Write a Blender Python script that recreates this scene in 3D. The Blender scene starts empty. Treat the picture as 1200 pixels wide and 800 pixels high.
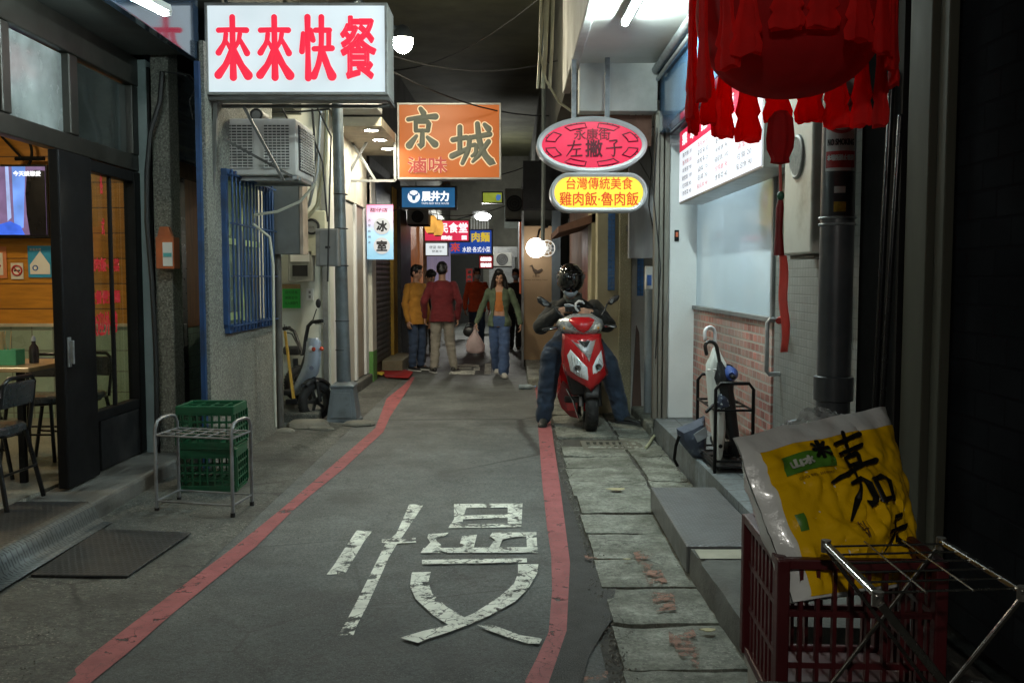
import bpy, math, random
from mathutils import Vector, Matrix, noise as mnoise
R = math.radians
V = Vector
SC = bpy.context.scene
COL = SC.collection

# ---------------------------------------------------------------- camera, world, exposure
F = 1100.0                      # focal length in the photograph's pixels (1200 wide)
PITCH = math.atan(75 / F)
CAMZ = 1.5
cd = bpy.data.cameras.new('camera')
cam = bpy.data.objects.new('camera', cd)
COL.objects.link(cam)
cam.location = (0, 0, CAMZ)
cam.rotation_euler = (R(90) - PITCH, 0, 0)
cd.sensor_width = 36
cd.lens = F / 1200 * 36
cd.clip_start = 0.05
cd.clip_end = 500
SC.camera = cam
world = bpy.data.worlds.new('World')
SC.world = world
world.use_nodes = True
bg = world.node_tree.nodes['Background']
bg.inputs['Color'].default_value = (0.62, 0.66, 0.60, 1)   # city-lit night sky
bg.inputs['Strength'].default_value = 0.014
SC.view_settings.view_transform = 'Standard'
SC.view_settings.look = 'None'
SC.view_settings.exposure = 0.0
SC.view_settings.gamma = 1.0
SC.view_settings.use_curve_mapping = False
SC.cycles.use_denoising = True
SC.cycles.max_bounces = 7
SC.cycles.transparent_max_bounces = 12
SC.cycles.sample_clamp_indirect = 4.0
# strengths of the lamps of the street
TUBE_L, TUBE_R, STREET_LAMP, DOWNLIGHT = 205.0, 740.0, 520.0, 360.0

# ---------------------------------------------------------------- pixel of the photo -> point of the place
CP, SP = math.cos(PITCH), math.sin(PITCH)
def ray(x, y):
    u, v = (x - 600) / F, (400 - y) / F
    return V((u, CP + v * SP, -SP + v * CP))
CAMP = V((0, 0, CAMZ))
def atY(x, y, Y):
    d = ray(x, y)
    return CAMP + d * (Y / d.y)
def atX(x, y, X):
    d = ray(x, y)
    return CAMP + d * (X / d.x)
def atZ(x, y, Z=0.0):
    d = ray(x, y)
    return CAMP + d * ((Z - CAMZ) / d.z)

# ---------------------------------------------------------------- materials
MATS = {}
def nd(nt, typ, **kw):
    n = nt.nodes.new(typ)
    for k, v in kw.items():
        if k.startswith('_'):
            setattr(n, k[1:], v)
        else:
            n.inputs[k.replace('__', ' ')].default_value = v
    return n
def c4(c):
    return (c[0], c[1], c[2], 1)
def mixrgb(nt, fac, a, b, mode='MIX'):
    m = nt.nodes.new('ShaderNodeMix')
    m.data_type = 'RGBA'
    m.blend_type = mode
    for sock, v in ((m.inputs[0], fac), (m.inputs[6], a), (m.inputs[7], b)):
        if isinstance(v, bpy.types.NodeSocket):
            nt.links.new(v, sock)
        elif isinstance(v, (int, float)):
            sock.default_value = v
        else:
            sock.default_value = c4(v)
    return m.outputs[2]
def ramp(nt, src, p0, p1):
    r = nt.nodes.new('ShaderNodeMapRange')
    r.inputs['From Min'].default_value = p0
    r.inputs['From Max'].default_value = p1
    nt.links.new(src, r.inputs['Value'])
    return r.outputs['Result']
def noise_tex(nt, vec, scale, detail=5, rough=.6):
    n = nt.nodes.new('ShaderNodeTexNoise')
    n.inputs['Scale'].default_value = scale
    n.inputs['Detail'].default_value = detail
    n.inputs['Roughness'].default_value = rough
    nt.links.new(vec, n.inputs['Vector'])
    return n.outputs['Fac']
def coords(nt, plane=None, scale=(1, 1, 1)):
    tc = nt.nodes.new('ShaderNodeTexCoord')
    out = tc.outputs['Object']
    if plane:
        s = nt.nodes.new('ShaderNodeSeparateXYZ')
        nt.links.new(out, s.inputs[0])
        c = nt.nodes.new('ShaderNodeCombineXYZ')
        for i, ax in enumerate(plane):
            nt.links.new(s.outputs['XYZ'.index(ax.upper())], c.inputs[i])
        out = c.outputs[0]
    if scale != (1, 1, 1):
        mp = nt.nodes.new('ShaderNodeMapping')
        mp.inputs['Scale'].default_value = scale
        nt.links.new(out, mp.inputs['Vector'])
        out = mp.outputs[0]
    return out
def mat(name, col, rough=.5, metal=0.0, var=.18, vs=5.0, bump=0.0, bs=60.0, dirt=None, ds=1.6, dlo=.5, dhi=.75, da=.8,
        spec=.5, coat=0.0, emit=0.0, ecol=None, alpha=1.0, trans=0.0, tile=None, waves=None, speck=None, sheen=0.0, scale=(1, 1, 1), grain=None):
    """one procedural surface: base colour with noise, optional dirt, specks, tiles (plane,w,h,mortar colour,gap,colour spread) and bump"""
    if name in MATS:
        return MATS[name]
    m = bpy.data.materials.new(name)
    m.use_nodes = True
    nt = m.node_tree
    b = nt.nodes['Principled BSDF']
    vec = coords(nt, scale=scale)
    n1 = noise_tex(nt, vec, vs)
    lo = tuple(max(0, x * (1 - var)) for x in col)
    hi = tuple(min(1, x * (1 + var)) for x in col)
    c = mixrgb(nt, ramp(nt, n1, .3, .7), lo, hi)
    hgt = None
    if tile:
        plane, w, h, mort, gap, spread = tile[:6]
        tv = coords(nt, plane)
        br = nt.nodes.new('ShaderNodeTexBrick')
        nt.links.new(tv, br.inputs['Vector'])
        br.offset = tile[6] if len(tile) > 6 else .5
        br.inputs['Scale'].default_value = 1
        br.inputs['Brick Width'].default_value = w
        br.inputs['Row Height'].default_value = h
        br.inputs['Mortar Size'].default_value = gap
        br.inputs['Mortar Smooth'].default_value = .2
        br.inputs['Bias'].default_value = 0
        br.inputs['Color1'].default_value = c4(tuple(max(0, 1 - spread) for _ in col))
        br.inputs['Color2'].default_value = c4((1 + spread,) * 3)
        br.inputs['Mortar'].default_value = (1, 1, 1, 1)
        c = mixrgb(nt, 1.0, c, br.outputs['Color'], 'MULTIPLY')
        c = mixrgb(nt, br.outputs['Fac'], c, mort)
        inv = nt.nodes.new('ShaderNodeMath')
        inv.operation = 'SUBTRACT'
        inv.inputs[0].default_value = 1
        nt.links.new(br.outputs['Fac'], inv.inputs[1])
        hgt = inv.outputs[0]
    if grain:
        for gs, lo_, hi_ in grain:
            gr_ = nt.nodes.new('ShaderNodeMapRange')
            gr_.inputs['From Min'].default_value = .33
            gr_.inputs['From Max'].default_value = .67
            gr_.inputs['To Min'].default_value = lo_
            gr_.inputs['To Max'].default_value = hi_
            nt.links.new(noise_tex(nt, vec, gs, 3, .7), gr_.inputs['Value'])
            c = mixrgb(nt, 1.0, c, gr_.outputs[0], 'MULTIPLY')
    if speck:
        sn = noise_tex(nt, vec, speck[0], 2, .5)
        c = mixrgb(nt, ramp(nt, sn, speck[1], speck[1] + .06), c, speck[2])
    rs = None
    if dirt:
        dn = noise_tex(nt, vec, ds, 8, .65)
        f = nt.nodes.new('ShaderNodeMath')
        f.operation = 'MULTIPLY'
        nt.links.new(ramp(nt, dn, dlo, dhi), f.inputs[0])
        f.inputs[1].default_value = da
        c = mixrgb(nt, f.outputs[0], c, dirt)
    nt.links.new(c, b.inputs['Base Color'])
    rn = nt.nodes.new('ShaderNodeMapRange')
    rn.inputs['To Min'].default_value = max(0.02, rough - .12)
    rn.inputs['To Max'].default_value = min(1, rough + .12)
    nt.links.new(noise_tex(nt, vec, vs * 2.3, 4), rn.inputs['Value'])
    nt.links.new(rn.outputs[0], b.inputs['Roughness'])
    b.inputs['Metallic'].default_value = metal
    b.inputs['Specular IOR Level'].default_value = spec
    b.inputs['Coat Weight'].default_value = coat
    b.inputs['Coat Roughness'].default_value = .08
    b.inputs['Sheen Weight'].default_value = sheen
    b.inputs['Alpha'].default_value = alpha
    b.inputs['Transmission Weight'].default_value = trans
    if emit:
        b.inputs['Emission Strength'].default_value = emit
        b.inputs['Emission Color'].default_value = c4(ecol or col)
    if waves:
        wv = nt.nodes.new('ShaderNodeTexWave')
        wv.bands_direction = waves[0]
        wv.inputs['Scale'].default_value = waves[1]
        nt.links.new(vec, wv.inputs['Vector'])
        hgt = wv.outputs['Fac']
    if bump or hgt is not None:
        bp = nt.nodes.new('ShaderNodeBump')
        bp.inputs['Strength'].default_value = bump if hgt is None else (waves[2] if waves else .6)
        bp.inputs['Distance'].default_value = .01
        nt.links.new(hgt if hgt is not None else noise_tex(nt, vec, bs, 6, .7), bp.inputs['Height'])
        last = bp.outputs[0]
        if hgt is not None and bump:
            b2 = nt.nodes.new('ShaderNodeBump')
            b2.inputs['Strength'].default_value = bump
            b2.inputs['Distance'].default_value = .01
            nt.links.new(noise_tex(nt, vec, bs, 6, .7), b2.inputs['Height'])
            nt.links.new(last, b2.inputs['Normal'])
            last = b2.outputs[0]
        nt.links.new(last, b.inputs['Normal'])
    MATS[name] = m
    return m
def glow(name, col, strength, var=.06, vs=3.0):
    """a lit surface: the lamp behind it shows slightly uneven"""
    if name in MATS:
        return MATS[name]
    m = bpy.data.materials.new(name)
    m.use_nodes = True
    nt = m.node_tree
    b = nt.nodes['Principled BSDF']
    b.inputs['Base Color'].default_value = c4(tuple(x * .3 for x in col))
    b.inputs['Roughness'].default_value = .4
    b.inputs['Specular IOR Level'].default_value = .25
    c = mixrgb(nt, ramp(nt, noise_tex(nt, coords(nt), vs, 2), .3, .7), tuple(x * (1 - var) for x in col), tuple(x * (1 + var) for x in col))
    nt.links.new(c, b.inputs['Emission Color'])
    b.inputs['Emission Strength'].default_value = strength
    MATS[name] = m
    return m
def cloth_through(name, col, tr=.4, rough=.8):
    """thin cloth or film: light comes through it"""
    if name in MATS:
        return MATS[name]
    m = mat(name, col, rough, var=.2, vs=9, bump=.15, bs=90)
    nt = m.node_tree
    b = nt.nodes['Principled BSDF']
    t = nt.nodes.new('ShaderNodeBsdfTranslucent')
    t.inputs['Color'].default_value = c4(tuple(min(1, x * 1.3) for x in col))
    mx = nt.nodes.new('ShaderNodeMixShader')
    mx.inputs[0].default_value = tr
    nt.links.new(b.outputs[0], mx.inputs[1])
    nt.links.new(t.outputs[0], mx.inputs[2])
    nt.links.new(mx.outputs[0], nt.nodes['Material Output'].inputs['Surface'])
    return m
def glass(name, tint=(.8, .9, .9), clear=.8, rough=.03, haze=0.0):
    """a pane: mostly see-through, mirror sheen, optional milky film"""
    if name in MATS:
        return MATS[name]
    m = bpy.data.materials.new(name)
    m.use_nodes = True
    nt = m.node_tree
    nt.nodes.remove(nt.nodes['Principled BSDF'])
    t = nt.nodes.new('ShaderNodeBsdfTransparent')
    t.inputs[0].default_value = c4(tint)
    g = nt.nodes.new('ShaderNodeBsdfGlossy')
    g.inputs['Roughness'].default_value = rough
    g.inputs['Color'].default_value = (.9, .95, 1, 1)
    fr = nt.nodes.new('ShaderNodeLayerWeight')
    pw = nt.nodes.new('ShaderNodeMath')
    pw.operation = 'POWER'
    pw.inputs[1].default_value = 3.5
    nt.links.new(fr.outputs['Facing'], pw.inputs[0])
    fr = nt.nodes.new('ShaderNodeMapRange')
    fr.inputs['To Min'].default_value = (1 - clear) * .3
    fr.inputs['To Max'].default_value = .8
    nt.links.new(pw.outputs[0], fr.inputs['Value'])
    mx = nt.nodes.new('ShaderNodeMixShader')
    nt.links.new(fr.outputs[0], mx.inputs[0])
    nt.links.new(t.outputs[0], mx.inputs[1])
    nt.links.new(g.outputs[0], mx.inputs[2])
    out = mx.outputs[0]
    if haze:
        d = nt.nodes.new('ShaderNodeBsdfDiffuse')
        d.inputs[0].default_value = (.8, .86, .88, 1)
        tl = nt.nodes.new('ShaderNodeBsdfTranslucent')
        tl.inputs[0].default_value = (.8, .86, .88, 1)
        a = nt.nodes.new('ShaderNodeAddShader')
        m0 = nt.nodes.new('ShaderNodeMixShader')
        nt.links.new(d.outputs[0], m0.inputs[1])
        nt.links.new(tl.outputs[0], m0.inputs[2])
        m2 = nt.nodes.new('ShaderNodeMixShader')
        fac = ramp(nt, noise_tex(nt, coords(nt), .7, 1.5), -.6, .7)
        mm = nt.nodes.new('ShaderNodeMath')
        mm.operation = 'MULTIPLY'
        nt.links.new(fac, mm.inputs[0])
        mm.inputs[1].default_value = haze
        nt.links.new(mm.outputs[0], m2.inputs[0])
        nt.links.new(out, m2.inputs[1])
        nt.links.new(m0.outputs[0], m2.inputs[2])
        out = m2.outputs[0]
        nt.nodes.remove(a)
    nt.links.new(out, nt.nodes['Material Output'].inputs['Surface'])
    MATS[name] = m
    return m

# ---------------------------------------------------------------- mesh builder
def frame_of(d, up=None):
    d = V(d).normalized()
    a = V(up) if up is not None else (V((0, 0, 1)) if abs(d.z) < .9 else V((1, 0, 0)))
    s = d.cross(a)
    if s.length < 1e-6:
        s = d.cross(V((0, 1, 0)))
    s.normalize()
    return s, s.cross(d).normalized()
class MB:
    def __init__(self):
        self.v, self.f, self.mi, self.m = [], [], [], 0
    def add(self, vs, fs):
        o = len(self.v)
        self.v += [V(p) for p in vs]
        for f in fs:
            self.f.append([o + i for i in f])
            self.mi.append(self.m)
        return self
    def bx(self, x0, x1, y0, y1, z0, z1):
        return self.hexa([(x0, y0, z0), (x1, y0, z0), (x1, y1, z0), (x0, y1, z0)], [(x0, y0, z1), (x1, y0, z1), (x1, y1, z1), (x0, y1, z1)])
    def hexa(self, lo, hi):
        return self.add(list(lo) + list(hi), [(3, 2, 1, 0), (4, 5, 6, 7), (0, 1, 5, 4), (1, 2, 6, 5), (2, 3, 7, 6), (3, 0, 4, 7)])
    def ob(self, c, s, rot=(0, 0, 0)):
        from mathutils import Euler
        m = Euler(rot).to_matrix()
        h = [x / 2 for x in s]
        pts = [V(c) + m @ V((sx * h[0], sy * h[1], sz * h[2])) for sz in (-1, 1) for sx, sy in ((-1, -1), (1, -1), (1, 1), (-1, 1))]
        return self.hexa(pts[:4], pts[4:])
    def bar(self, p0, p1, w, t, up=None):
        p0, p1 = V(p0), V(p1)
        s, u = frame_of(p1 - p0, up)
        q = lambda p: [p + s * (a * w / 2) + u * (b * t / 2) for a, b in ((-1, -1), (1, -1), (1, 1), (-1, 1))]
        return self.hexa(q(p0), q(p1))
    def loft(self, secs, closed=True, caps=True):
        n = len(secs[0])
        o = len(self.v)
        self.v += [V(p) for s in secs for p in s]
        for k in range(len(secs) - 1):
            for i in range(n if closed else n - 1):
                j = (i + 1) % n
                self.f.append([o + k * n + i, o + k * n + j, o + (k + 1) * n + j, o + (k + 1) * n + i])
                self.mi.append(self.m)
        if caps and closed:
            self.f.append([o + i for i in range(n)][::-1])
            self.mi.append(self.m)
            e = o + (len(secs) - 1) * n
            self.f.append([e + i for i in range(n)])
            self.mi.append(self.m)
        return self
    def tube(self, pts, r, seg=8, flat=None, closed=False, round_ends=False):
        pts = [V(p) for p in pts]
        rs = list(r) if isinstance(r, (list, tuple)) else [r] * len(pts)
        if round_ends:
            d0 = (pts[0] - pts[1]).normalized()
            d1 = (pts[-1] - pts[-2]).normalized()
            p0, p1, r0, r1 = pts[0], pts[-1], rs[0], rs[-1]
            pts = [p0 + d0 * r0 * a for a in (.98, .75, .4)] + pts + [p1 + d1 * r1 * a for a in (.4, .75, .98)]
            rs = [r0 * a for a in (.2, .66, .92)] + rs + [r1 * a for a in (.92, .66, .2)]
        n = len(pts)
        secs, prev = [], None
        for i in range(n):
            if closed:
                d = pts[(i + 1) % n] - pts[i - 1]
            else:
                d = pts[min(i + 1, n - 1)] - pts[max(i - 1, 0)]
            if flat is not None:
                u = V(flat[0])
                s = d.cross(u).normalized()
                k = flat[1]
            else:
                s, u = frame_of(d, prev)
                k = 1
                prev = u
            secs.append([pts[i] + s * (rs[i] * math.cos(a)) + u * (rs[i] * k * math.sin(a)) for a in (2 * math.pi * j / seg for j in range(seg))])
        if closed:
            secs.append(secs[0])
        return self.loft(secs, True, not closed)
    def cyl(self, p0, p1, r, seg=16, r1=None):
        return self.tube([p0, p1], [r, r if r1 is None else r1], seg)
    def sph(self, c, r, seg=16, rings=10):
        c = V(c)
        rr = V((r, r, r)) if isinstance(r, (int, float)) else V(r)
        secs = []
        for k in range(rings + 1):
            t = math.pi * (k / rings)
            t = min(max(t, .03), math.pi - .03)
            secs.append([c + V((rr.x * math.sin(t) * math.cos(a), rr.y * math.sin(t) * math.sin(a), -rr.z * math.cos(t))) for a in (2 * math.pi * j / seg for j in range(seg))])
        return self.loft(secs)
    def lathe(self, prof, c=(0, 0, 0), axis=(0, 0, 1), seg=24, caps=True):
        c, ax = V(c), V(axis).normalized()
        s, u = frame_of(ax)
        return self.loft([[c + ax * z + (s * math.cos(a) + u * math.sin(a)) * max(r, 1e-4) for a in (2 * math.pi * j / seg for j in range(seg))] for r, z in prof], True, caps)
    def ring(self, c, R0, r, axis=(0, 0, 1), seg=28, rseg=8):
        c, ax = V(c), V(axis).normalized()
        s, u = frame_of(ax)
        return self.tube([c + (s * math.cos(a) + u * math.sin(a)) * R0 for a in (2 * math.pi * j / seg for j in range(seg))], r, rseg, closed=True)
    def prism(self, pts, d):
        """polygon of points extruded by vector d"""
        pts = [V(p) for p in pts]
        d = V(d)
        n = len(pts)
        return self.add(pts + [p + d for p in pts], [list(range(n))[::-1], list(range(n, 2 * n))] + [(i, (i + 1) % n, n + (i + 1) % n, n + i) for i in range(n)])
    def poly(self, pts):
        return self.add(pts, [list(range(len(pts)))])
    def strip(self, a, b):
        n = len(a)
        return self.add(list(a) + list(b), [(i, i + 1, n + i + 1, n + i) for i in range(n - 1)])
    def build(self, name, mt, parent=None, world=True, smooth=False, bevel=0.0, seg=2, solid=0.0, rough=None):
        me = bpy.data.meshes.new(name)
        me.from_pydata([tuple(p) for p in self.v], [], self.f)
        for q in (mt if isinstance(mt, (list, tuple)) else [mt]):
            me.materials.append(q)
        if isinstance(mt, (list, tuple)):
            me.polygons.foreach_set('material_index', self.mi)
        me.validate()
        fix_normals(me)
        if rough:
            roughen(me, *rough)
        if smooth:
            me.shade_smooth()
            try:
                me.set_sharp_from_angle(angle=R(40 if smooth is True else smooth))
            except Exception:
                pass
        o = bpy.data.objects.new(name, me)
        COL.objects.link(o)
        if parent is not None:
            o.parent = parent
            if world:
                p, off = parent, V((0, 0, 0))
                while p is not None:
                    off += p.location
                    p = p.parent
                o.location = -off
        if solid:
            md = o.modifiers.new('thickness', 'SOLIDIFY')
            md.thickness = solid
            md.offset = 0
        if bevel:
            md = o.modifiers.new('edge', 'BEVEL')
            md.width = bevel
            md.segments = seg
            md.limit_method = 'ANGLE'
            md.angle_limit = R(35)
            md.harden_normals = False
        return o
import bmesh
def fix_normals(me):
    bm = bmesh.new()
    bm.from_mesh(me)
    bmesh.ops.recalc_face_normals(bm, faces=bm.faces)
    bm.to_mesh(me)
    bm.free()
def roughen(me, size, amp, scale):
    """cut long edges and push the points about: chipped, uneven stone"""
    bm = bmesh.new()
    bm.from_mesh(me)
    for k in range(6):
        es = [e for e in bm.edges if e.calc_length() > size * 1.5]
        if not es:
            break
        bmesh.ops.subdivide_edges(bm, edges=es, cuts=1, use_grid_fill=True)
    bmesh.ops.triangulate(bm, faces=[f for f in bm.faces if len(f.verts) > 4])
    bm.normal_update()
    for v in bm.verts:
        sharp = any(len(e.link_faces) == 2 and e.calc_face_angle(0) > .6 for e in v.link_edges)
        a = mnoise.noise(v.co * scale) + .6 * mnoise.noise(v.co * scale * 2.7 + V((4, 1, 7)))
        if sharp:
            a = -abs(a) * 2.2 - max(0, mnoise.noise(v.co * scale * .5) - .15) * 6
        v.co += v.normal * (amp * a)
    bm.to_mesh(me)
    bm.free()
def tag(o, label=None, cat=None, group=None, kind=None):
    for k, v in (('label', label), ('category', cat), ('group', group), ('kind', kind)):
        if v:
            o[k] = v
    return o
def thing(name, label, cat, loc=(0, 0, 0), rz=0.0, group=None):
    o = bpy.data.objects.new(name, None)
    o.empty_display_size = .1
    o.location = loc
    o.rotation_euler = (0, 0, rz)
    COL.objects.link(o)
    return tag(o, label, cat, group)
def copy_tree(o, parent=None):
    c = o.copy()
    COL.objects.link(c)
    c.parent = parent
    for ch in [x for x in COL.objects if x.parent == o]:
        copy_tree(ch, c)
    return c
def structure(mb, name, mt, **kw):
    return tag(mb.build(name, mt, **kw), kind='structure')
# fused organic shapes: many overlapping closed shapes become one skin
def fuse(name, mb, mt, parent, voxel=.012, it=4, wr=None, cut=None, world=False, split=None):
    me = bpy.data.meshes.new('tmp')
    me.from_pydata([tuple(p) for p in mb.v], [], mb.f)
    me.validate()
    fix_normals(me)
    t = bpy.data.objects.new('tmp', me)
    COL.objects.link(t)
    md = t.modifiers.new('r', 'REMESH')
    md.mode = 'VOXEL'
    md.voxel_size = voxel
    s = t.modifiers.new('s', 'SMOOTH')
    s.factor = .5
    s.iterations = it
    dg = bpy.context.evaluated_depsgraph_get()
    out = bpy.data.meshes.new_from_object(t.evaluated_get(dg))
    bpy.data.objects.remove(t)
    bpy.data.meshes.remove(me)
    out.name = name
    if cut or wr:
        bm = bmesh.new()
        bm.from_mesh(out)
        if cut:
            bmesh.ops.delete(bm, geom=[f for f in bm.faces if cut(f.calc_center_median())], context='FACES')
        if wr:
            amp, sc = wr[0], V(wr[1])
            bm.normal_update()
            mv = [(v, v.normal * (amp * (mnoise.noise(V((v.co.x * sc.x, v.co.y * sc.y, v.co.z * sc.z))) + .5 * mnoise.noise(V((v.co.x * sc.x * 2.3 + 5, v.co.y * sc.y * 2.3, v.co.z * sc.z * 2.3)))))) for v in bm.verts]
            for v, d in mv:
                v.co += d
        bm.to_mesh(out)
        bm.free()
    out.materials.clear()
    for q in (mt if isinstance(mt, (list, tuple)) else [mt]):
        out.materials.append(q)
    if split:
        for p in out.polygons:
            p.material_index = split(p.center)
    out.shade_smooth()
    o = bpy.data.objects.new(name, out)
    COL.objects.link(o)
    if parent is not None:
        o.parent = parent
        if world:
            o.location = -parent.location
    return o

# ---------------------------------------------------------------- lettering
GLYPH = {}
def glyphs(s):
    if s not in GLYPH:
        cu = bpy.data.curves.new('t', 'FONT')
        cu.body = s
        cu.resolution_u = 3
        o = bpy.data.objects.new('t', cu)
        COL.objects.link(o)
        dg = bpy.context.evaluated_depsgraph_get()
        me = bpy.data.meshes.new_from_object(o.evaluated_get(dg))
        bm = bmesh.new()
        bm.from_mesh(me)
        bmesh.ops.remove_doubles(bm, verts=bm.verts, dist=1e-5)
        vs = [(v.co.x, v.co.y) for v in bm.verts]
        fs = [[v.index for v in f.verts] for f in bm.faces]
        es = [[v.index for v in e.verts] for e in bm.edges if len(e.link_faces) == 1]
        bm.free()
        bpy.data.objects.remove(o)
        bpy.data.curves.remove(cu)
        bpy.data.meshes.remove(me)
        xs, ys = [p[0] for p in vs], [p[1] for p in vs]
        GLYPH[s] = (vs, fs, es, min(xs), max(xs), min(ys), max(ys))
    return GLYPH[s]
def text(mb, s, c, ux, uy, w, h, bold=0.0, lift=.003, slant=0.0):
    """letters fitted into a w x h box centred on c in the plane ux,uy; bold in metres"""
    vs, fs, es, x0, x1, y0, y1 = glyphs(s)
    c, ux, uy = V(c), V(ux).normalized(), V(uy).normalized()
    n = ux.cross(uy)
    W, H = max(w - 2 * bold, .001), max(h - 2 * bold, .001)
    P = []
    for x, y in vs:
        b = (y - y0) / (y1 - y0) - .5
        P.append(c + ux * (((x - x0) / (x1 - x0) - .5) * W + slant * b * h) + uy * (b * H) + n * lift)
    mb.add(P, fs)
    if bold:
        for a, b in es:
            p, q = P[a], P[b]
            d = q - p
            if d.length < 1e-6:
                continue
            d.normalize()
            mb.tube([p - d * bold * .9, p - d * bold * .45, p, q, q + d * bold * .45, q + d * bold * .9], [bold * .35, bold * .85, bold, bold, bold * .85, bold * .35], 6, flat=(n, min(.9, lift * .9 / bold)))
    return mb
BRUSH = {
 'lai': [[(.08,.79,.05),(.5,.80,.045),(.92,.79,.055)],[(.5,1,.055),(.5,.5,.055),(.5,.03,.07)],[(.3,.73,.045),(.27,.6,.045),(.07,.43,.06)],[(.3,.62,.03),(.42,.5,.04)],[(.72,.73,.045),(.68,.61,.04),(.57,.51,.035)],[(.72,.64,.035),(.93,.42,.06)],[(.47,.5,.04),(.32,.26,.06),(.05,.07,.08)],[(.53,.5,.04),(.7,.26,.065),(.95,.06,.09)]],
 'kuai': [[(.1,.74,.04),(.06,.45,.055)],[(.24,1,.06),(.24,.5,.05),(.24,.02,.065)],[(.34,.8,.035),(.4,.63,.05)],[(.48,.79,.05),(.9,.79,.05)],[(.88,.79,.05),(.87,.5,.045)],[(.43,.49,.05),(.97,.5,.055)],[(.66,1,.055),(.65,.5,.05),(.56,.24,.055),(.41,.05,.07)],[(.68,.48,.04),(.8,.24,.065),(.96,.05,.09)]],
 'jing': [[(.46,.99,.05),(.56,.88,.07)],[(.05,.73,.05),(.5,.79,.05),(.95,.8,.075)],[(.3,.68,.05),(.3,.46,.05)],[(.3,.67,.045),(.74,.69,.06),(.7,.46,.05)],[(.3,.46,.045),(.7,.46,.045)],[(.52,.46,.05),(.5,.06,.065),(.38,.12,.025)],[(.32,.33,.04),(.08,.1,.085)],[(.68,.3,.04),(.93,.13,.085)]],
 'cheng': [[(.02,.6,.05),(.36,.66,.05)],[(.2,.92,.05),(.2,.3,.05)],[(.0,.2,.06),(.4,.38,.05)],[(.38,.64,.045),(.95,.74,.055)],[(.45,.66,.05),(.42,.36,.05),(.26,.02,.04)],[(.48,.46,.04),(.62,.49,.045),(.6,.26,.045),(.5,.2,.03)],[(.64,1,.05),(.68,.6,.06),(.8,.25,.065),(1.02,.0,.075),(1.02,.12,.02)],[(.92,.56,.05),(.7,.25,.05),(.52,.06,.03)],[(.82,.98,.04),(.92,.87,.065)]],
 'jia': [[(.36,.92,.022),(.86,.97,.034)],[(.6,1.03,.03),(.55,.79,.032)],[(.38,.79,.022),(.8,.83,.03)],[(.44,.73,.026),(.47,.63,.026)],[(.44,.73,.02),(.74,.76,.032),(.68,.63,.026)],[(.46,.63,.022),(.7,.64,.022)],[(.0,.47,.012),(.25,.53,.03),(.62,.6,.028),(.98,.63,.04)],[(.26,.42,.02),(.58,.47,.034),(.52,.13,.04),(.42,.2,.012)],[(.46,.58,.032),(.4,.33,.034),(.1,.02,.012)],[(.68,.41,.03),(.72,.15,.03)],[(.68,.4,.022),(1.0,.45,.036),(.93,.15,.03)],[(.7,.17,.022),(.93,.18,.022)]],
 'tian': [[(.25,.82,.03),(.8,.9,.045)],[(.05,.5,.03),(.95,.6,.05)],[(.52,.86,.05),(.42,.42,.05),(.05,.02,.012)],[(.48,.5,.04),(.7,.2,.055),(1.05,.04,.07)]],
 'zuo': [[(.08,.73,.035),(.92,.8,.045)],[(.5,1.02,.05),(.4,.6,.045),(.0,.05,.015)],[(.42,.48,.03),(.88,.52,.04)],[(.66,.5,.04),(.62,.1,.04)],[(.3,.06,.035),(.98,.1,.045)]],
 'zi': [[(.2,.88,.035),(.78,.93,.05),(.5,.7,.03)],[(.5,.72,.04),(.56,.32,.05),(.5,.02,.045),(.34,.12,.012)],[(.0,.48,.035),(1.0,.54,.05)]],
 'mi': [[(.5,1,.05),(.5,0,.05)],[(.05,.5,.05),(.95,.52,.05)],[(.22,.88,.03),(.33,.7,.06)],[(.8,.88,.03),(.67,.7,.06)],[(.42,.42,.04),(.1,.1,.06)],[(.58,.42,.04),(.9,.1,.06)]],
}
def brush(mb, key, c, ux, uy, w, h, k=1.0, lift=.003, grow=0.0):
    c, ux, uy = V(c), V(ux).normalized(), V(uy).normalized()
    n = ux.cross(uy)
    s = min(w, h) * k if k > 0 else -k
    for i, st in enumerate(BRUSH[key]):
        pts = [c + ux * ((x - .5) * w) + uy * ((y - .5) * h) + n * (lift + i * .0002) for x, y, _ in st]
        rs = [q[2] * s + grow for q in st]
        # round the corners of a stroke a little
        P, Q = [pts[0]], [rs[0]]
        for a in range(1, len(pts) - 1):
            for t in (-.25, 0, .25):
                o = pts[a - 1] if t < 0 else pts[a + 1]
                P.append(pts[a].lerp(o, abs(t)) if t else pts[a] * .8 + (pts[a - 1] + pts[a + 1]) * .1)
                Q.append(rs[a])
        P.append(pts[-1])
        Q.append(rs[-1])
        mb.tube(P, Q, 10, flat=(n, min(.5, lift * .8 / max(Q))), round_ends=True)
    return mb
EX, EY, EZ = V((1, 0, 0)), V((0, 1, 0)), V((0, 0, 1))
RND = random.Random(7)

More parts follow.
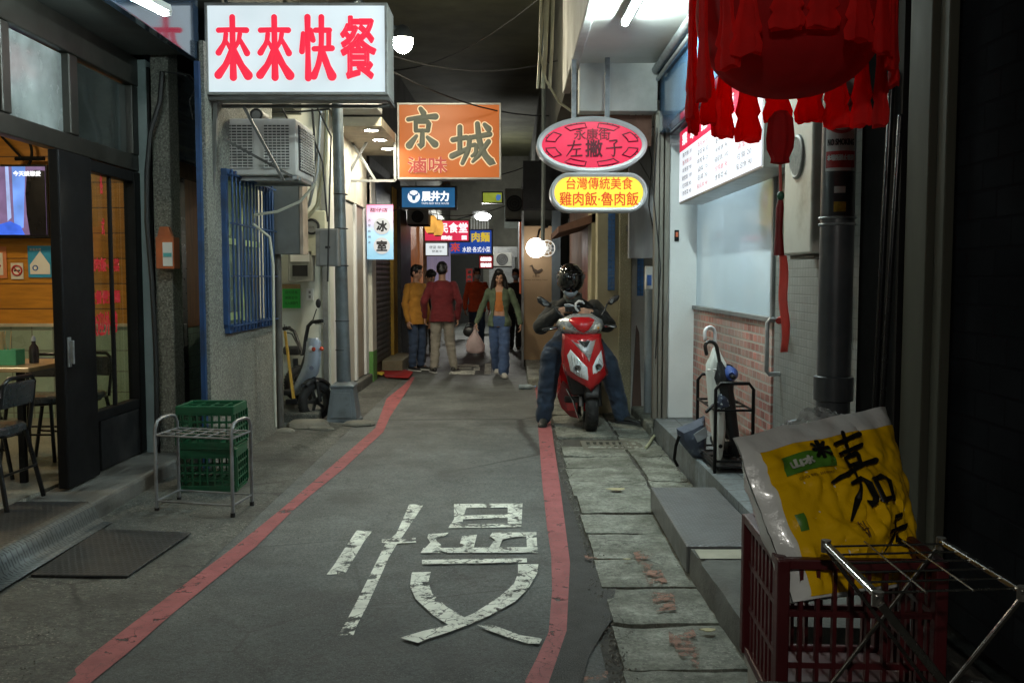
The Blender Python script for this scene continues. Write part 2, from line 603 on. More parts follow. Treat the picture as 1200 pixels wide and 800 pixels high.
# ================================================================ THE SETTING
def paint(name, col, wear, cs=9.0, crack=.010):
    """road paint worn through to the asphalt in cracks and flakes"""
    m = mat(name, col, .75, var=.16, vs=7, bump=.12, bs=120, dirt=tuple(x * .45 for x in col), ds=4, dlo=.45, dhi=.75, da=.6)
    nt = m.node_tree
    b = nt.nodes['Principled BSDF']
    vec = coords(nt)
    n1 = noise_tex(nt, vec, cs, 9, .72)
    vo = nt.nodes.new('ShaderNodeTexVoronoi')
    vo.feature = 'DISTANCE_TO_EDGE'
    vo.inputs['Scale'].default_value = 11
    wv = mixrgb(nt, .08, vec, n1, 'LINEAR_LIGHT')
    nt.links.new(wv, vo.inputs['Vector'])
    cr = ramp(nt, vo.outputs['Distance'], crack, crack * 2.6)
    mul = nt.nodes.new('ShaderNodeMath')
    mul.operation = 'MULTIPLY'
    nt.links.new(ramp(nt, n1, wear, wear + .05), mul.inputs[0])
    nt.links.new(cr, mul.inputs[1])
    nt.links.new(mul.outputs[0], b.inputs['Alpha'])
    return m
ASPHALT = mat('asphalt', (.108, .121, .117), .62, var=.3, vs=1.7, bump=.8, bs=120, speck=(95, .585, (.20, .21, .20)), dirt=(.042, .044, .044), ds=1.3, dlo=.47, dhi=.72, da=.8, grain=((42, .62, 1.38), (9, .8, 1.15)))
PATCH = mat('asphalt_patch', (.034, .036, .036), .7, var=.3, vs=5, bump=.8, bs=150, speck=(150, .64, (.09, .09, .085)))
APRON = mat('apron_concrete', (.10, .105, .094), .7, var=.4, vs=3, bump=1.0, bs=45, dirt=(.034, .034, .03), ds=1.5, dlo=.40, dhi=.62, da=.9, grain=((34, .55, 1.45), (11, .7, 1.25)), speck=(80, .6, (.25, .24, .2)))
SLAB = mat('drain_slab_concrete', (.225, .235, .20), .75, var=.3, vs=4, bump=.6, bs=80, dirt=(.052, .055, .038), ds=2.6, dlo=.42, dhi=.66, da=.9, grain=((38, .6, 1.4), (10, .72, 1.2)), speck=(90, .6, (.34, .33, .29)))
CURB = mat('platform_tile', (.15, .17, .18), .55, var=.2, vs=5, bump=.15, tile=('YXZ', .3, .3, (.06, .06, .06), .006, .12, 0), grain=((30, .75, 1.25),), dirt=(.06, .06, .055), ds=2, dlo=.45, dhi=.7, da=.7)
SOIL = mat('drain_gravel', (.055, .052, .045), .9, var=.4, vs=12, bump=.9, bs=55)
WHITE_PAINT = paint('white_road_paint', (.78, .80, .72), .415)
RED_PAINT = paint('red_road_paint', (.33, .095, .10), .365, 8, .003)
ORANGE_PAINT = paint('faded_orange_paint', (.26, .13, .09), .50, 7)

def cracks(m, sc, w, col, seed, amt=.85):
    """thin wandering cracks that come and go"""
    nt = m.node_tree
    b = nt.nodes['Principled BSDF']
    old = b.inputs['Base Color'].links[0].from_socket
    mp = nt.nodes.new('ShaderNodeMapping')
    mp.inputs['Location'].default_value = (seed, seed * .7, 0)
    nt.links.new(coords(nt), mp.inputs['Vector'])
    n = noise_tex(nt, mp.outputs[0], sc * 3, 6, .7)
    vo = nt.nodes.new('ShaderNodeTexVoronoi')
    vo.feature = 'DISTANCE_TO_EDGE'
    vo.inputs['Scale'].default_value = sc
    nt.links.new(mixrgb(nt, .16, mp.outputs[0], n, 'LINEAR_LIGHT'), vo.inputs['Vector'])
    k = nt.nodes.new('ShaderNodeMath')
    k.operation = 'MULTIPLY'
    nt.links.new(ramp(nt, vo.outputs['Distance'], w, w * .3), k.inputs[0])
    nt.links.new(ramp(nt, noise_tex(nt, mp.outputs[0], sc * .7, 2), .46, .56), k.inputs[1])
    k2 = nt.nodes.new('ShaderNodeMath')
    k2.operation = 'MULTIPLY'
    k2.inputs[1].default_value = amt
    nt.links.new(k.outputs[0], k2.inputs[0])
    nt.links.new(mixrgb(nt, k2.outputs[0], old, col), b.inputs['Base Color'])
def dark_front(m):
    """base colour darkened at the near end of the road, with a ragged noise edge"""
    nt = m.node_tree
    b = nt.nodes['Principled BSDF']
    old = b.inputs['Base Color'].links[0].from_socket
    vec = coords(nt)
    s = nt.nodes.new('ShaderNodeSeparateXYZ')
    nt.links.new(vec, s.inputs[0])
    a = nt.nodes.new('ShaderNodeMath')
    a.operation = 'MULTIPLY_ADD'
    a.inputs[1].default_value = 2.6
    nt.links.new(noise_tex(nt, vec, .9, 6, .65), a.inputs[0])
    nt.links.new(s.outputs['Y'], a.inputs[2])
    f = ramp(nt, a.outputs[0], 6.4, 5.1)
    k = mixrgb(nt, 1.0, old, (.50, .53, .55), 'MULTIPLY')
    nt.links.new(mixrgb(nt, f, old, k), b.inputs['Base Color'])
dark_front(ASPHALT)
cracks(ASPHALT, .8, .007, (.03, .03, .03), 3.3, .6)
cracks(ASPHALT, .23, .006, (.022, .022, .022), 8.1)
cracks(APRON, 1.3, .022, (.018, .018, .016), 5.2)
cracks(SLAB, 1.7, .012, (.03, .03, .024), 1.7, .7)
g = MB(); g.add([(-60, -6, -.012), (60, -6, -.012), (60, 160, -.012), (-60, 160, -.012)], [(0, 1, 2, 3)])
structure(g, 'ground', SOIL)
def sheet(name, mt, pts, z):
    return structure(MB().poly([(x, y, z) for x, y in pts]), name, mt)
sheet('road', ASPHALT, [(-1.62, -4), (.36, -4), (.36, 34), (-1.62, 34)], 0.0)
# concrete apron on the left, a little uneven, slightly above the road
a = MB()
xs = [-3.0, -2.7, -2.4, -2.1, -1.85, -1.6]
ys = [3 + .25 * i for i in range(100)]
vs = [(x, y, (.004 if x > -1.7 else .012 + .014 * mnoise.noise(V((x * 2, y * 1.3, 3))) + .012 * (-1.6 - x))) for y in ys for x in xs]
n = len(xs)
a.add(vs, [(r * n + c, r * n + c + 1, (r + 1) * n + c + 1, (r + 1) * n + c) for r in range(len(ys) - 1) for c in range(n - 1)])
structure(a, 'apron', APRON, smooth=True)
# worn asphalt edge beside the slabs, near right
pp = [atZ(*q, 0) for q in [(655, 560), (672, 600), (688, 652), (700, 668), (722, 690), (726, 715), (708, 740), (690, 770), (680, 810), (640, 810), (664, 740), (668, 660)]]
sheet('road_patch', PATCH, [(p.x, p.y) for p in pp], .006)
# covered drain: cast slabs with open joints, real gaps
s = MB()
rr = random.Random(3)
y = 3.0
while y < 15.5:
    L = .475
    for x0, x1, in ((.43, .99), (1.0, 1.315)):
        if x0 > .9 and y < 4.5:
            continue
        if x0 < .9 and 8.05 < y < 8.5:
            continue
        dz = [rr.uniform(-.006, .008) for _ in range(4)]
        e = rr.uniform(.006, .014)
        gx = rr.uniform(-.012, .012)
        b = [(x0 + gx, y + e), (x1 - .008, y + e), (x1 - .008, y + L - e * .4), (x0 + gx, y + L - e * .4)]
        s.hexa([(p[0], p[1], -.05) for p in b], [(p[0], p[1], .012 + d) for p, d in zip(b, dz)])
    y += L
structure(s, 'pavement', SLAB, rough=(.07, .006, 9), smooth=25)
# red no-parking lines traced on the ground
def ribbon(name, mt, left, right, z=.005):
    L = [atZ(*q, z) for q in left]
    Rr = [atZ(*q, z) for q in right]
    return structure(MB().strip(L, Rr), name, mt)
ribbon('red_line', RED_PAINT, [(40, 818), (62, 800), (110, 764), (168, 720), (275, 640), (331, 595), (352, 577), (387, 547), (440, 501), (453, 467), (473, 451), (483, 441)],
       [(82, 818), (105, 800), (150, 764), (200, 720), (300, 640), (345, 596), (365, 579), (400, 551), (449, 506), (457, 488), (478, 456), (486, 442)])
ribbon('red_line', RED_PAINT, [(606, 815), (614, 800), (629, 770), (643, 740), (647, 692), (646, 650), (641, 617), (635, 560), (631, 505), (629, 470), (624, 430), (617, 402)],
       [(641, 815), (650, 800), (655, 782), (665, 755), (673, 722), (675, 671), (668, 629), (655, 560), (647, 505), (641, 470), (630, 430), (621, 402)])
# the big painted character (slow) on the asphalt
K = lambda pts, z: [atZ(340 + x / 3.3333, 560 + y / 3.3333, z) for x, y in pts]
SLOW = [
 [(465,102),(523,100),(480,165),(440,225),(420,252),(385,310),(345,400),(300,500),(260,575),(248,612),(188,612),(215,565),(255,490),(305,390),(345,310),(375,250),(415,215),(440,160)],
 [(260,203),(320,208),(290,245),(250,312),(215,372),(142,376),(170,340),(215,270)],
 [(358,238),(490,232),(492,250),(430,254),(385,258),(358,250)],
 [(640,100),(908,98),(907,113),(645,116)], [(672,146),(852,140),(852,154),(668,160)], [(618,194),(625,180),(903,176),(903,190)],
 [(640,100),(690,112),(676,150),(672,190),(618,194),(640,160)], [(850,100),(908,98),(903,190),(850,185)],
 [(510,291),(520,272),(968,268),(968,290)], [(540,218),(620,212),(600,228),(568,240),(592,262),(580,288),(510,290),(548,250),(536,232)], [(672,225),(730,220),(715,280),(655,282)],
 [(790,212),(960,210),(960,226),(880,228),(830,238),(812,280),(770,280),(800,240),(780,225)], [(922,212),(962,210),(966,285),(926,285)],
 [(515,318),(925,312),(925,328),(515,335)],
 [(475,367),(550,365),(540,405),(555,450),(610,500),(690,548),(640,585),(560,535),(490,470),(468,420)],
 [(730,572),(800,575),(900,612),(985,625),(975,645),(930,645),(850,620),(760,588)],
 [(890,335),(970,335),(965,370),(930,430),(880,480),(780,535),(700,570),(620,600),(540,625),(500,642),(430,622),(520,595),(610,575),(640,560),(720,525),(820,460),(875,410),(890,370)]]
sl = MB()
for i, q in enumerate(SLOW):
    sl.poly(K(q, .0045 + i * .0004))
structure(sl, 'road_marking', WHITE_PAINT)
sl = MB()
K2 = lambda pts, z: [atZ(420 + x / 4.446, 280 + y / 4.446, z) for x, y in pts]
for i, q in enumerate([[(478,690),(500,682),(610,684),(604,706),(470,704)], [(660,648),(690,648),(690,705),(655,705)], [(486,655),(560,650),(628,655),(630,668),(600,664),(520,662),(490,676),(478,672)], [(600,672),(634,668),(632,684),(600,684)], [(480,676),(500,672),(505,682),(482,684)], [(515,668),(590,667),(588,676),(515,677)]]):
    sl.poly(K2(q, .0045 + i * .0004))
structure(sl, 'road_marking', WHITE_PAINT)
for i, q in enumerate([[(684, 655), (700, 658), (704, 667), (690, 666)], [(742, 652), (762, 648), (772, 668), (790, 702), (792, 720), (768, 722), (760, 690)], [(783, 742), (812, 742), (822, 765), (818, 790), (786, 778)], [(690, 778), (716, 770), (712, 800), (682, 812)]]):
    sheet('faded_marking', ORANGE_PAINT, [tuple(atZ(*p, 0).xy) for p in q], .024 if i in (1, 2) else .0245)
# damp dark patches on the asphalt
for q in ([(508, 524), (520, 506), (540, 500), (560, 499), (578, 508), (574, 519), (556, 527), (530, 530)], [(534, 462), (548, 448), (556, 446), (550, 462), (540, 472)]):
    sheet('damp_patch', paint('damp_asphalt', (.062, .062, .06), .44, 5, .0), [tuple(atZ(*p, 0).xy) for p in q], .003)

# ---------------------------------------------------------------- materials of the buildings
BLACK = mat('black_frame_metal', (.006, .006, .0065), .5, .0, spec=.18, var=.4, vs=3, bump=.04, bs=40)
DARK = mat('dark_metal', (.03, .031, .033), .5, .5, var=.3, bump=.06)
GREYM = mat('grey_aluminium', (.28, .29, .29), .42, .55, var=.18, vs=4, bump=.04, dirt=(.1, .09, .08), ds=3)
STEEL = mat('galvanised_steel', (.33, .35, .36), .45, .7, var=.25, vs=14, bump=.04, dirt=(.12, .11, .1), ds=3)
RUST = mat('rusty_brown_steel', (.12, .06, .04), .8, .1, var=.4, vs=6, bump=.3)
TERRAZZO = mat('grey_pebble_dash', (.17, .17, .145), .8, var=.15, vs=2, bump=.9, bs=70, speck=(70, .55, (.31, .31, .27)), grain=((55, .5, 1.5),), dirt=(.08, .075, .07), ds=1.2, dlo=.5, dhi=.8, da=.6)
PLASTER_B = mat('pale_blue_plaster', (.25, .31, .31), .75, var=.2, vs=2, bump=.2, bs=30, dirt=(.10, .13, .13), ds=1.5)
CREAM = mat('cream_painted_wall', (.60, .61, .54), .7, var=.1, vs=2, bump=.12, bs=25, dirt=(.26, .24, .18), ds=1.6, dlo=.55, dhi=.8, da=.6)
WHITEW = mat('white_painted_wall', (.66, .67, .66), .7, var=.08, vs=2, bump=.22, bs=35, dirt=(.34, .33, .3), ds=1.7, dlo=.55, dhi=.8, da=.55)
DIRTYW = mat('sooty_white_concrete', (.5, .5, .48), .8, var=.16, vs=2.5, bump=.25, bs=30, dirt=(.19, .18, .16), ds=1.1, dlo=.42, dhi=.7, da=.7)
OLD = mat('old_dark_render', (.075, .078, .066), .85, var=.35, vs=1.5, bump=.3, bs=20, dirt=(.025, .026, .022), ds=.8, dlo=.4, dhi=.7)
BEIGE = mat('beige_wall', (.40, .36, .24), .75, var=.15, vs=2, bump=.2, bs=40, dirt=(.18, .15, .1), ds=1.4, dlo=.5, dhi=.8, da=.6)
SPECK = mat('speckled_column_stone', (.24, .22, .14), .7, var=.2, vs=3, bump=.35, bs=90, speck=(80, .56, (.38, .36, .26)))
GREENT = mat('pale_green_tile', (.30, .40, .32), .3, var=.12, vs=4, tile=('XZY', .2, .2, (.18, .2, .17), .006, .08, 0), coat=.2)
GREENT2 = mat('pale_green_tile_side', (.30, .40, .32), .3, var=.12, vs=4, tile=('YZX', .1, .1, (.18, .2, .17), .004, .08, 0), coat=.2)
WOOD = mat('orange_wood_panel', (.46, .20, .018), .45, var=.25, vs=3, tile=('XZY', 4.0, .24, (.12, .05, .015), .006, .12), scale=(1, 1, 9), coat=.15)
WOOD2 = mat('brown_wood_board', (.25, .10, .03), .5, var=.3, vs=3, scale=(1, 8, 1))
PANE_D = glass('dark_pane', (.5, .55, .55), .72, .04)
PANE_I = glass('shop_pane', (.88, .92, .88), .86, .03)
FLOORT = mat('shop_floor_terrazzo', (.20, .20, .17), .35, var=.2, vs=3, speck=(60, .55, (.34, .33, .28)), bump=.03)
FASCIA = mat('blue_glossy_fascia', (.035, .06, .10), .09, .35, var=.3, vs=2, bump=.012, bs=8, coat=.8)
BLUEP = mat('blue_window_paint', (.018, .06, .17), .45, .1, var=.25, vs=6, bump=.1, dirt=(.02, .03, .05), ds=5)

# ---------------------------------------------------------------- left: the lunch restaurant
FX = -2.9                                     # plane of its shop front
rest = thing('restaurant_building', 'dark fronted restaurant with an open door, wood panelled room and glass bay beside the kerb', 'building', (FX, 5.5, 0))
def part(mb, name, mt, parent, **kw):
    return mb.build(name, mt, parent, **kw)
part(MB().bx(-2.9, -2.36, -3, 7.2, 3.17, 3.26), 'soffit', mat('dark_soffit', (.07, .075, .07), .6, var=.3, vs=2, bump=.1), rest)
part(MB().bx(-2.41, -2.35, -3, 7.18, 3.12, 4.35), 'fascia_board', FASCIA, rest, bevel=.006)
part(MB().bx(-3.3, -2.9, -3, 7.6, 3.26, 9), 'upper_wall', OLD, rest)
fr = MB()
fr.bx(-2.96, -2.86, 3.6, 7.3, 2.95, 3.165)                       # head
fr.bx(-2.95, -2.87, 3.6, 7.3, 2.31, 2.43)                        # rail under the fanlights
for y0, y1 in ((3.6, 3.7), (5.36, 5.46), (6.18, 6.30), (7.19, 7.3)):
    fr.bx(-2.945, -2.865, y0, y1, 2.432, 2.948)
part(fr, 'front_frame', mat('bronze_frame', (.034, .032, .027), .4, .5, var=.25, vs=4, bump=.04), rest, bevel=.008)
w = part(MB().bx(-2.925, -2.915, 5.462, 6.178, 2.44, 2.94), 'fanlight', mat('milky_fanlight', (.20, .22, .22), .25, var=.6, vs=3, bump=.02, coat=.5), rest)
w['label'] = 'milky fanlight above the open door'
part(MB().bx(-2.925, -2.915, 6.302, 7.188, 2.44, 2.94), 'fanlight', mat('dark_fanlight', (.03, .035, .033), .12, var=.3, vs=3, coat=.5), rest)
part(MB().bx(-2.925, -2.915, 3.702, 5.358, 2.44, 2.94), 'fanlight', MATS['dark_fanlight'], rest)
d = part(MB().bx(-2.90, -2.83, 5.92, 6.38, .15, 2.30), 'door', BLACK, rest, bevel=.01)
h = MB().bx(-2.828, -2.815, 5.945, 5.985, .93, 1.12); h.bx(-2.815, -2.79, 5.955, 5.975, .95, 1.1)
part(h, 'handle', STEEL, d, bevel=.004)
bay = MB()
bay.bx(-2.92, -2.86, 6.385, 6.44, .15, 2.30); bay.bx(-2.95, -2.86, 7.18, 7.29, .15, 2.30); bay.bx(-2.945, -2.865, 6.44, 7.18, .50, .57); bay.bx(-2.945, -2.865, 6.44, 7.18, 2.22, 2.30)
bay.bx(-2.915, -2.885, 6.80, 6.825, .57, 2.22)
wf = part(bay, 'window', BLACK, rest, bevel=.008)
pn = part(MB().bx(-2.926, -2.918, 6.44, 7.18, .57, 2.22), 'pane', PANE_I, wf)
part(MB().bx(-2.94, -2.87, 6.5, 7.18, .15, .498), 'sill_panel', mat('black_kick_panel', (.012, .012, .013), .5, 0, spec=.2, var=.3, vs=5, bump=.05, dirt=(.05, .048, .045), ds=3), rest, bevel=.004)
tx = MB()
for s_, y_, z_, ww, hh in (('各', 6.72, 2.16, .05, .14), ('式', 6.73, 1.86, .05, .12), ('滷肉飯·小菜', 6.73, 1.59, .52, .10), ('快餐便當麵', 6.73, 1.36, .52, .10), ('歡迎外帶', 6.70, 1.17, .46, .17)):
    text(tx, s_, (-2.9165, y_, z_), EY, EZ, ww, hh, bold=.004, lift=.002)
part(tx, 'lettering', mat('red_window_vinyl', (.62, .02, .03), .5), rest)
part(MB().bx(-2.96, -2.80, 7.3, 7.5, 0.0, 3.16), 'column', PLASTER_B, rest, bevel=.01)
part(MB().bx(-2.795, -2.775, 7.29, 7.5, 0, 3.1), 'drain_channel', BLACK, rest)
part(MB().bx(-2.77, -2.632, 7.3, 7.52, 0, 3.3), 'pillar', TERRAZZO, rest, bevel=.012)
part(MB().bx(-2.99, -2.54, 4.0, 7.29, 0, .135), 'plinth', mat('plinth_concrete', (.16, .155, .14), .8, var=.25, vs=4, bump=.5, bs=60, dirt=(.05, .05, .045), ds=2.5, dlo=.4, dhi=.7), rest, bevel=.02)
# the room behind the front
part(MB().bx(-7.6, -2.99, 3.2, 9.1, .09, .15), 'floor', FLOORT, rest)
part(MB().bx(-7.6, -2.99, 9.0, 9.1, 1.05, 3.1), 'wood_wall', WOOD, rest)
part(MB().bx(-7.6, -2.99, 8.98, 9.09, .15, 1.03), 'wainscot', GREENT, rest)
part(MB().bx(-7.6, -2.99, 8.96, 9.0, 1.03, 1.06), 'dado_rail', mat('pale_rail', (.5, .47, .38), .5), rest)
part(MB().bx(-7.7, -7.6, 3.2, 9.1, .1, 3.1), 'side_wall', CREAM, rest)
part(MB().bx(-7.6, -2.97, 3.1, 3.2, .1, 3.1), 'front_wall', CREAM, rest)
part(MB().bx(-7.6, -2.97, 3.2, 9.1, 3.02, 3.1), 'ceiling', mat('room_ceiling', (.5, .45, .34), .8), rest)
part(MB().bx(-2.99, -2.97, 7.5, 9.1, .15, 3.1), 'party_wall', CREAM, rest)
for yy in (5.4, 7.6):
    t = thing('ceiling_lamp', 'round lamp on the restaurant ceiling, ' + ('over the wooden table by the door' if yy < 6 else 'in front of the wood panelled wall'), 'lamp', (-4.6, yy, 3.0), group='restaurant ceiling lamps')
    part(MB().lathe([(.2, .02), (.21, 0), (.2, -.05), (.1, -.055)], (0, 0, 0)), 'lamp_housing', WHITEW, t, world=False, smooth=True)
    part(MB().lathe([(.001, -.075), (.12, -.07), (.18, -.056)], (0, 0, 0)), 'diffuser', glow('warm_diffuser', (1, .78, .46), 72), t, world=False, smooth=True)

# ---------------------------------------------------------------- left: recessed doorway and grey house with the barred window
grey = thing('grey_building', 'grey pebble dash house with a blue barred window and a blue white roller shutter', 'building', (-2.3, 8.0, 0))
wd = MB().prism([(-2.3, 7.13, 0), (-2.27, 9.0, 0), (-2.87, 9.0, 0), (-2.335, 7.13, 0)], (0, 0, 1.09))
wd.prism([(-2.3, 7.13, 2.36), (-2.27, 9.0, 2.36), (-2.87, 9.0, 2.36), (-2.335, 7.13, 2.36)], (0, 0, .9))
wd.prism([(-2.3, 7.13, 1.09), (-2.295, 7.47, 1.09), (-2.45, 7.47, 1.09), (-2.335, 7.13, 1.09)], (0, 0, 1.27))
part(wd, 'wall', TERRAZZO, grey)
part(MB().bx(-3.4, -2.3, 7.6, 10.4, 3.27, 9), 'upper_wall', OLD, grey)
part(MB().bx(-2.36, -2.325, 7.085, 7.125, 0, 3.1), 'corner_strip', BLUEP, grey)
part(MB().bx(-2.90, -2.86, 7.53, 8.98, 2.49, 3.3), 'roller_shutter', mat('blue_white_shutter', (.42, .46, .5), .4, .3, var=.15, vs=2, waves=('Z', 4.6, .8), dirt=(.03, .10, .28), ds=1.1, dlo=.46, dhi=.52, da=.9, scale=(1, 1, 1)), grey)
sb = MB()
for k in range(8):
    sb.tube([(-2.855, 7.53, 2.53 + k * .1), (-2.855, 8.97, 2.53 + k * .1)], .018, 8)
part(sb, 'shutter_rib', MATS['blue_white_shutter'], grey, smooth=True)
part(MB().bx(-2.91, -2.83, 7.53, 8.98, 2.36, 2.487), 'lintel', RUST, grey)
dd = MB().bx(-2.89, -2.855, 7.53, 8.26, .02, 2.355)
d = part(dd, 'door', mat('dark_lift_door', (.045, .045, .05), .3, .6, var=.3, vs=3, scale=(1, 1, 4)), grey)
part(MB().bx(-2.853, -2.84, 8.12, 8.20, .9, 1.1), 'handle', STEEL, d, bevel=.004)
part(MB().bx(-2.89, -2.858, 8.27, 8.98, 1.06, 2.355), 'wood_panel', WOOD2, grey)
part(MB().bx(-2.89, -2.856, 8.27, 8.98, .02, 1.055), 'tiled_dado', GREENT2, grey)
# window
W0, W1, Z0, Z1 = 7.49, 8.93, 1.09, 2.36
wx = -2.285
f = MB()
for y0, y1, z0, z1 in ((W0, W1, Z0 - .04, Z0 + .03), (W0, W1, Z1 - .06, Z1), (W0 - .03, W0 + .03, Z0 + .03, Z1 - .06), (W1 - .03, W1 + .03, Z0 + .03, Z1 - .06)):
    f.bx(wx - .05, wx + .03, y0, y1, z0, z1)
win = part(f, 'window', BLUEP, grey, bevel=.004)
bars = MB()
for k in range(13):
    yy = W0 + .09 + k * (W1 - W0 - .18) / 12
    bars.tube([(wx + .045, yy, Z0 - .03), (wx + .045, yy, Z1)], .009, 6)
for zz in (Z0 + .02, Z0 + .42, Z0 + .84, Z1 - .04):
    bars.bar((wx + .055, W0, zz), (wx + .055, W1, zz), .012, .012)
part(bars, 'window_bar_grille', BLUEP, win)
part(MB().bx(wx - .13, wx - .12, W0, W1, Z0, Z1), 'pane', mat('lit_window_pane', (.05, .08, .12), .15, var=.5, vs=2.5, coat=.4, dirt=(.22, .28, .14), ds=2.2, dlo=.5, dhi=.6, da=.8, emit=.07, ecol=(.45, .62, .35)), win)  # pale green patches and faint glow stand for the lit room behind
sf = MB()
for y0, y1 in ((7.72, 7.78), (8.30, 8.36)):
    sf.bx(wx - .118, wx - .09, y0, y1, Z0 + .03, Z1 - .06)
sf.bx(wx - .115, wx - .092, 7.53, 8.9, 1.78, 1.83); sf.bx(wx - .115, wx - .092, 7.53, 8.3, 1.14, 1.2)
part(sf, 'sash', mat('pale_green_sash', (.42, .5, .22), .5), win)
wh = MB()
for p0, p1 in (((-2.33, 8.0, 1.12), (-2.33, 8.06, 2.0)), ((-2.33, 8.25, 1.12), (-2.33, 8.12, 1.9)), ((-2.33, 8.5, 1.12), (-2.33, 8.34, 1.7))):
    wh.tube([p0, p1], .012, 6)
part(wh, 'stored_rod', GREYM, win)

# ---------------------------------------------------------------- left: cream house with the meters, then the white-door shop and the shuttered shop
cream = thing('cream_building', 'cream walled house carrying meters and a green notice behind the blue scooter', 'building', (-2.2, 10.6, 0))
part(MB().bx(-3.2, -2.03, 10.5, 10.7, 0, 3.6), 'wall', CREAM, cream)
part(MB().bx(-2.95, -2.66, 9.02, 10.5, 0, 3.2), 'side_wall', CREAM, cream)
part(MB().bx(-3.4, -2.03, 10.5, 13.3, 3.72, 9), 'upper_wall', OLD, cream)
part(MB().bx(-2.11, -2.055, 10.46, 10.5, 0, 3.3), 'corner_conduit', GREYM, cream)
part(MB().bx(-2.655, -1.99, 9.5, 10.49, 0, .12), 'step', APRON, cream, bevel=.02)
shop = thing('white_door_shop', 'shop with white folding doors and a ceiling of downlights beyond the grey street pole', 'building', (-2.05, 12, 0))
df = MB()
for y0, y1 in ((10.71, 10.86), (11.45, 11.56), (12.25, 12.36), (13.05, 13.3)):
    df.bx(-2.12, -2.03, y0, y1, .15, 2.45)
part(df, 'door_post', WHITEW, shop, bevel=.006)
for k, (y0, y1) in enumerate(((10.87, 11.44), (11.57, 12.24), (12.37, 13.04))):
    d = part(MB().bx(-2.10, -2.06, y0, y1, .15, 2.44), 'door', mat('shop_door_panel', (.30, .25, .19), .5, var=.2, vs=2) if k != 1 else mat('pale_door_panel', (.55, .53, .46), .5, var=.1, vs=2), shop, bevel=.004)
    part(MB().bx(-2.059, -2.045, y0 + .05, y0 + .08, .95, 1.2), 'handle', STEEL, d)
part(MB().bx(-2.14, -2.04, 10.71, 13.3, 2.46, 3.2), 'lit_wall', mat('cream_fascia_wall', (.72, .68, .55), .6), shop)
part(MB().bx(-2.14, -1.47, 10.71, 13.3, 3.2, 3.3), 'soffit', mat('warm_white_soffit', (.6, .54, .42), .6), shop)
part(MB().bx(-1.98, -1.46, 10.3, 10.7, 3.32, 3.62), 'box_beam', DIRTYW, shop, bevel=.01)
part(MB().bx(-2.6, -1.98, 10.71, 13.3, 0, .14), 'step', APRON, shop, bevel=.02)
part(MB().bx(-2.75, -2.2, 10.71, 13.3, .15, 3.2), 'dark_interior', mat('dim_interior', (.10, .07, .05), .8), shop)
for x, yy in ((-1.62, 10.95), (-1.63, 11.7), (-1.64, 12.5)):
    t = thing('downlight', 'round recessed downlight in the warm shop soffit, ' + {10.95: 'nearest to the cream box beam', 11.7: 'middle one of the three', 12.5: 'farthest from the grey street pole'}[yy], 'downlight', (x, yy, 3.197), group='downlights in the shop soffit')
    part(MB().ring((0, 0, -.004), .085, .012), 'trim_ring', WHITEW, t, world=False, smooth=True)
    part(MB().lathe([(.001, -.012), (.05, -.011), (.078, -.004)], (0, 0, 0)), 'lens', glow('downlight_lens', (1, .93, .76), DOWNLIGHT), t, world=False, smooth=True)
shut = thing('shuttered_shop', 'closed shop with a dark roller shutter beside the ice room banner', 'building', (-2.05, 14.6, 0))
rs = MB()
n = 26
prof = []
for k in range(n * 4 + 1):
    z = .2 + k * (2.35 - .2) / (n * 4)
    prof.append((-2.04 + .012 * abs(math.sin(k * math.pi / 4)), z))
rs.strip([(x, 13.72, z) for x, z in prof], [(x, 15.72, z) for x, z in prof])
part(rs, 'roller_shutter', mat('dark_shutter', (.10, .095, .09), .5, .4, var=.25, vs=3, dirt=(.04, .035, .03), ds=2), shut)
part(MB().bx(-2.12, -1.98, 13.31, 13.7, .45, 2.9), 'pilaster', mat('white_pilaster', (.62, .60, .52), .6, var=.12, vs=4), shut)
part(MB().bx(-2.125, -1.975, 13.31, 13.7, .0, .448), 'pilaster_foot', mat('green_paint', (.10, .26, .06), .6, var=.2), shut)
part(MB().bx(-2.3, -2.0, 13.31, 15.75, 2.36, 3.2), 'shutter_housing', DARK, shut)
part(MB().bx(-2.10, -1.98, 15.73, 16.25, 0, 3.0), 'yellow_strip', mat('ochre_board', (.42, .25, .03), .6, var=.2), shut)
part(MB().bx(-2.6, -2.06, 13.71, 15.72, 0, .18), 'threshold', APRON, shut)
part(MB().bx(-3.4, -2.03, 13.31, 20, 3.21, 9.5), 'upper_wall', OLD, shut)
far = thing('amber_shop', 'dim shop with glowing amber panels and a black column behind the group of men', 'building', (-2.05, 18.5, 0))
part(MB().bx(-2.3, -1.92, 16.26, 17.9, 0, 3.2), 'black_column', mat('black_column', (.02, .02, .02), .5, var=.3), far)
part(MB().bx(-2.3, -2.0, 17.92, 21.6, 1.2, 3.2), 'amber_panel', mat('glowing_amber_board', (.45, .14, .03), .6, var=.35, vs=2, emit=.16, ecol=(.8, .26, .05)), far)  # board emits a faint glow standing for the lit shop interior
part(MB().bx(-2.3, -1.99, 17.92, 21.6, 0, 1.19), 'lower_panel', mat('dark_brown_board', (.06, .03, .02), .6, var=.3), far)
part(MB().bx(-3.4, -2.02, 20.01, 31, 3.21, 9.5), 'upper_wall', OLD, far)
part(MB().bx(-2.3, -1.3, 17.5, 21.0, 3.0, 3.08), 'awning', DARK, far)
far2 = thing('grey_shop', 'pale grey shop front at the far bend with a glowing lilac cloth column', 'building', (-1.9, 24, 0))
part(MB().bx(-2.4, -1.95, 21.7, 30, 0, 3.2), 'wall', mat('far_grey_wall', (.34, .35, .33), .7, var=.2, vs=1.5), far2)
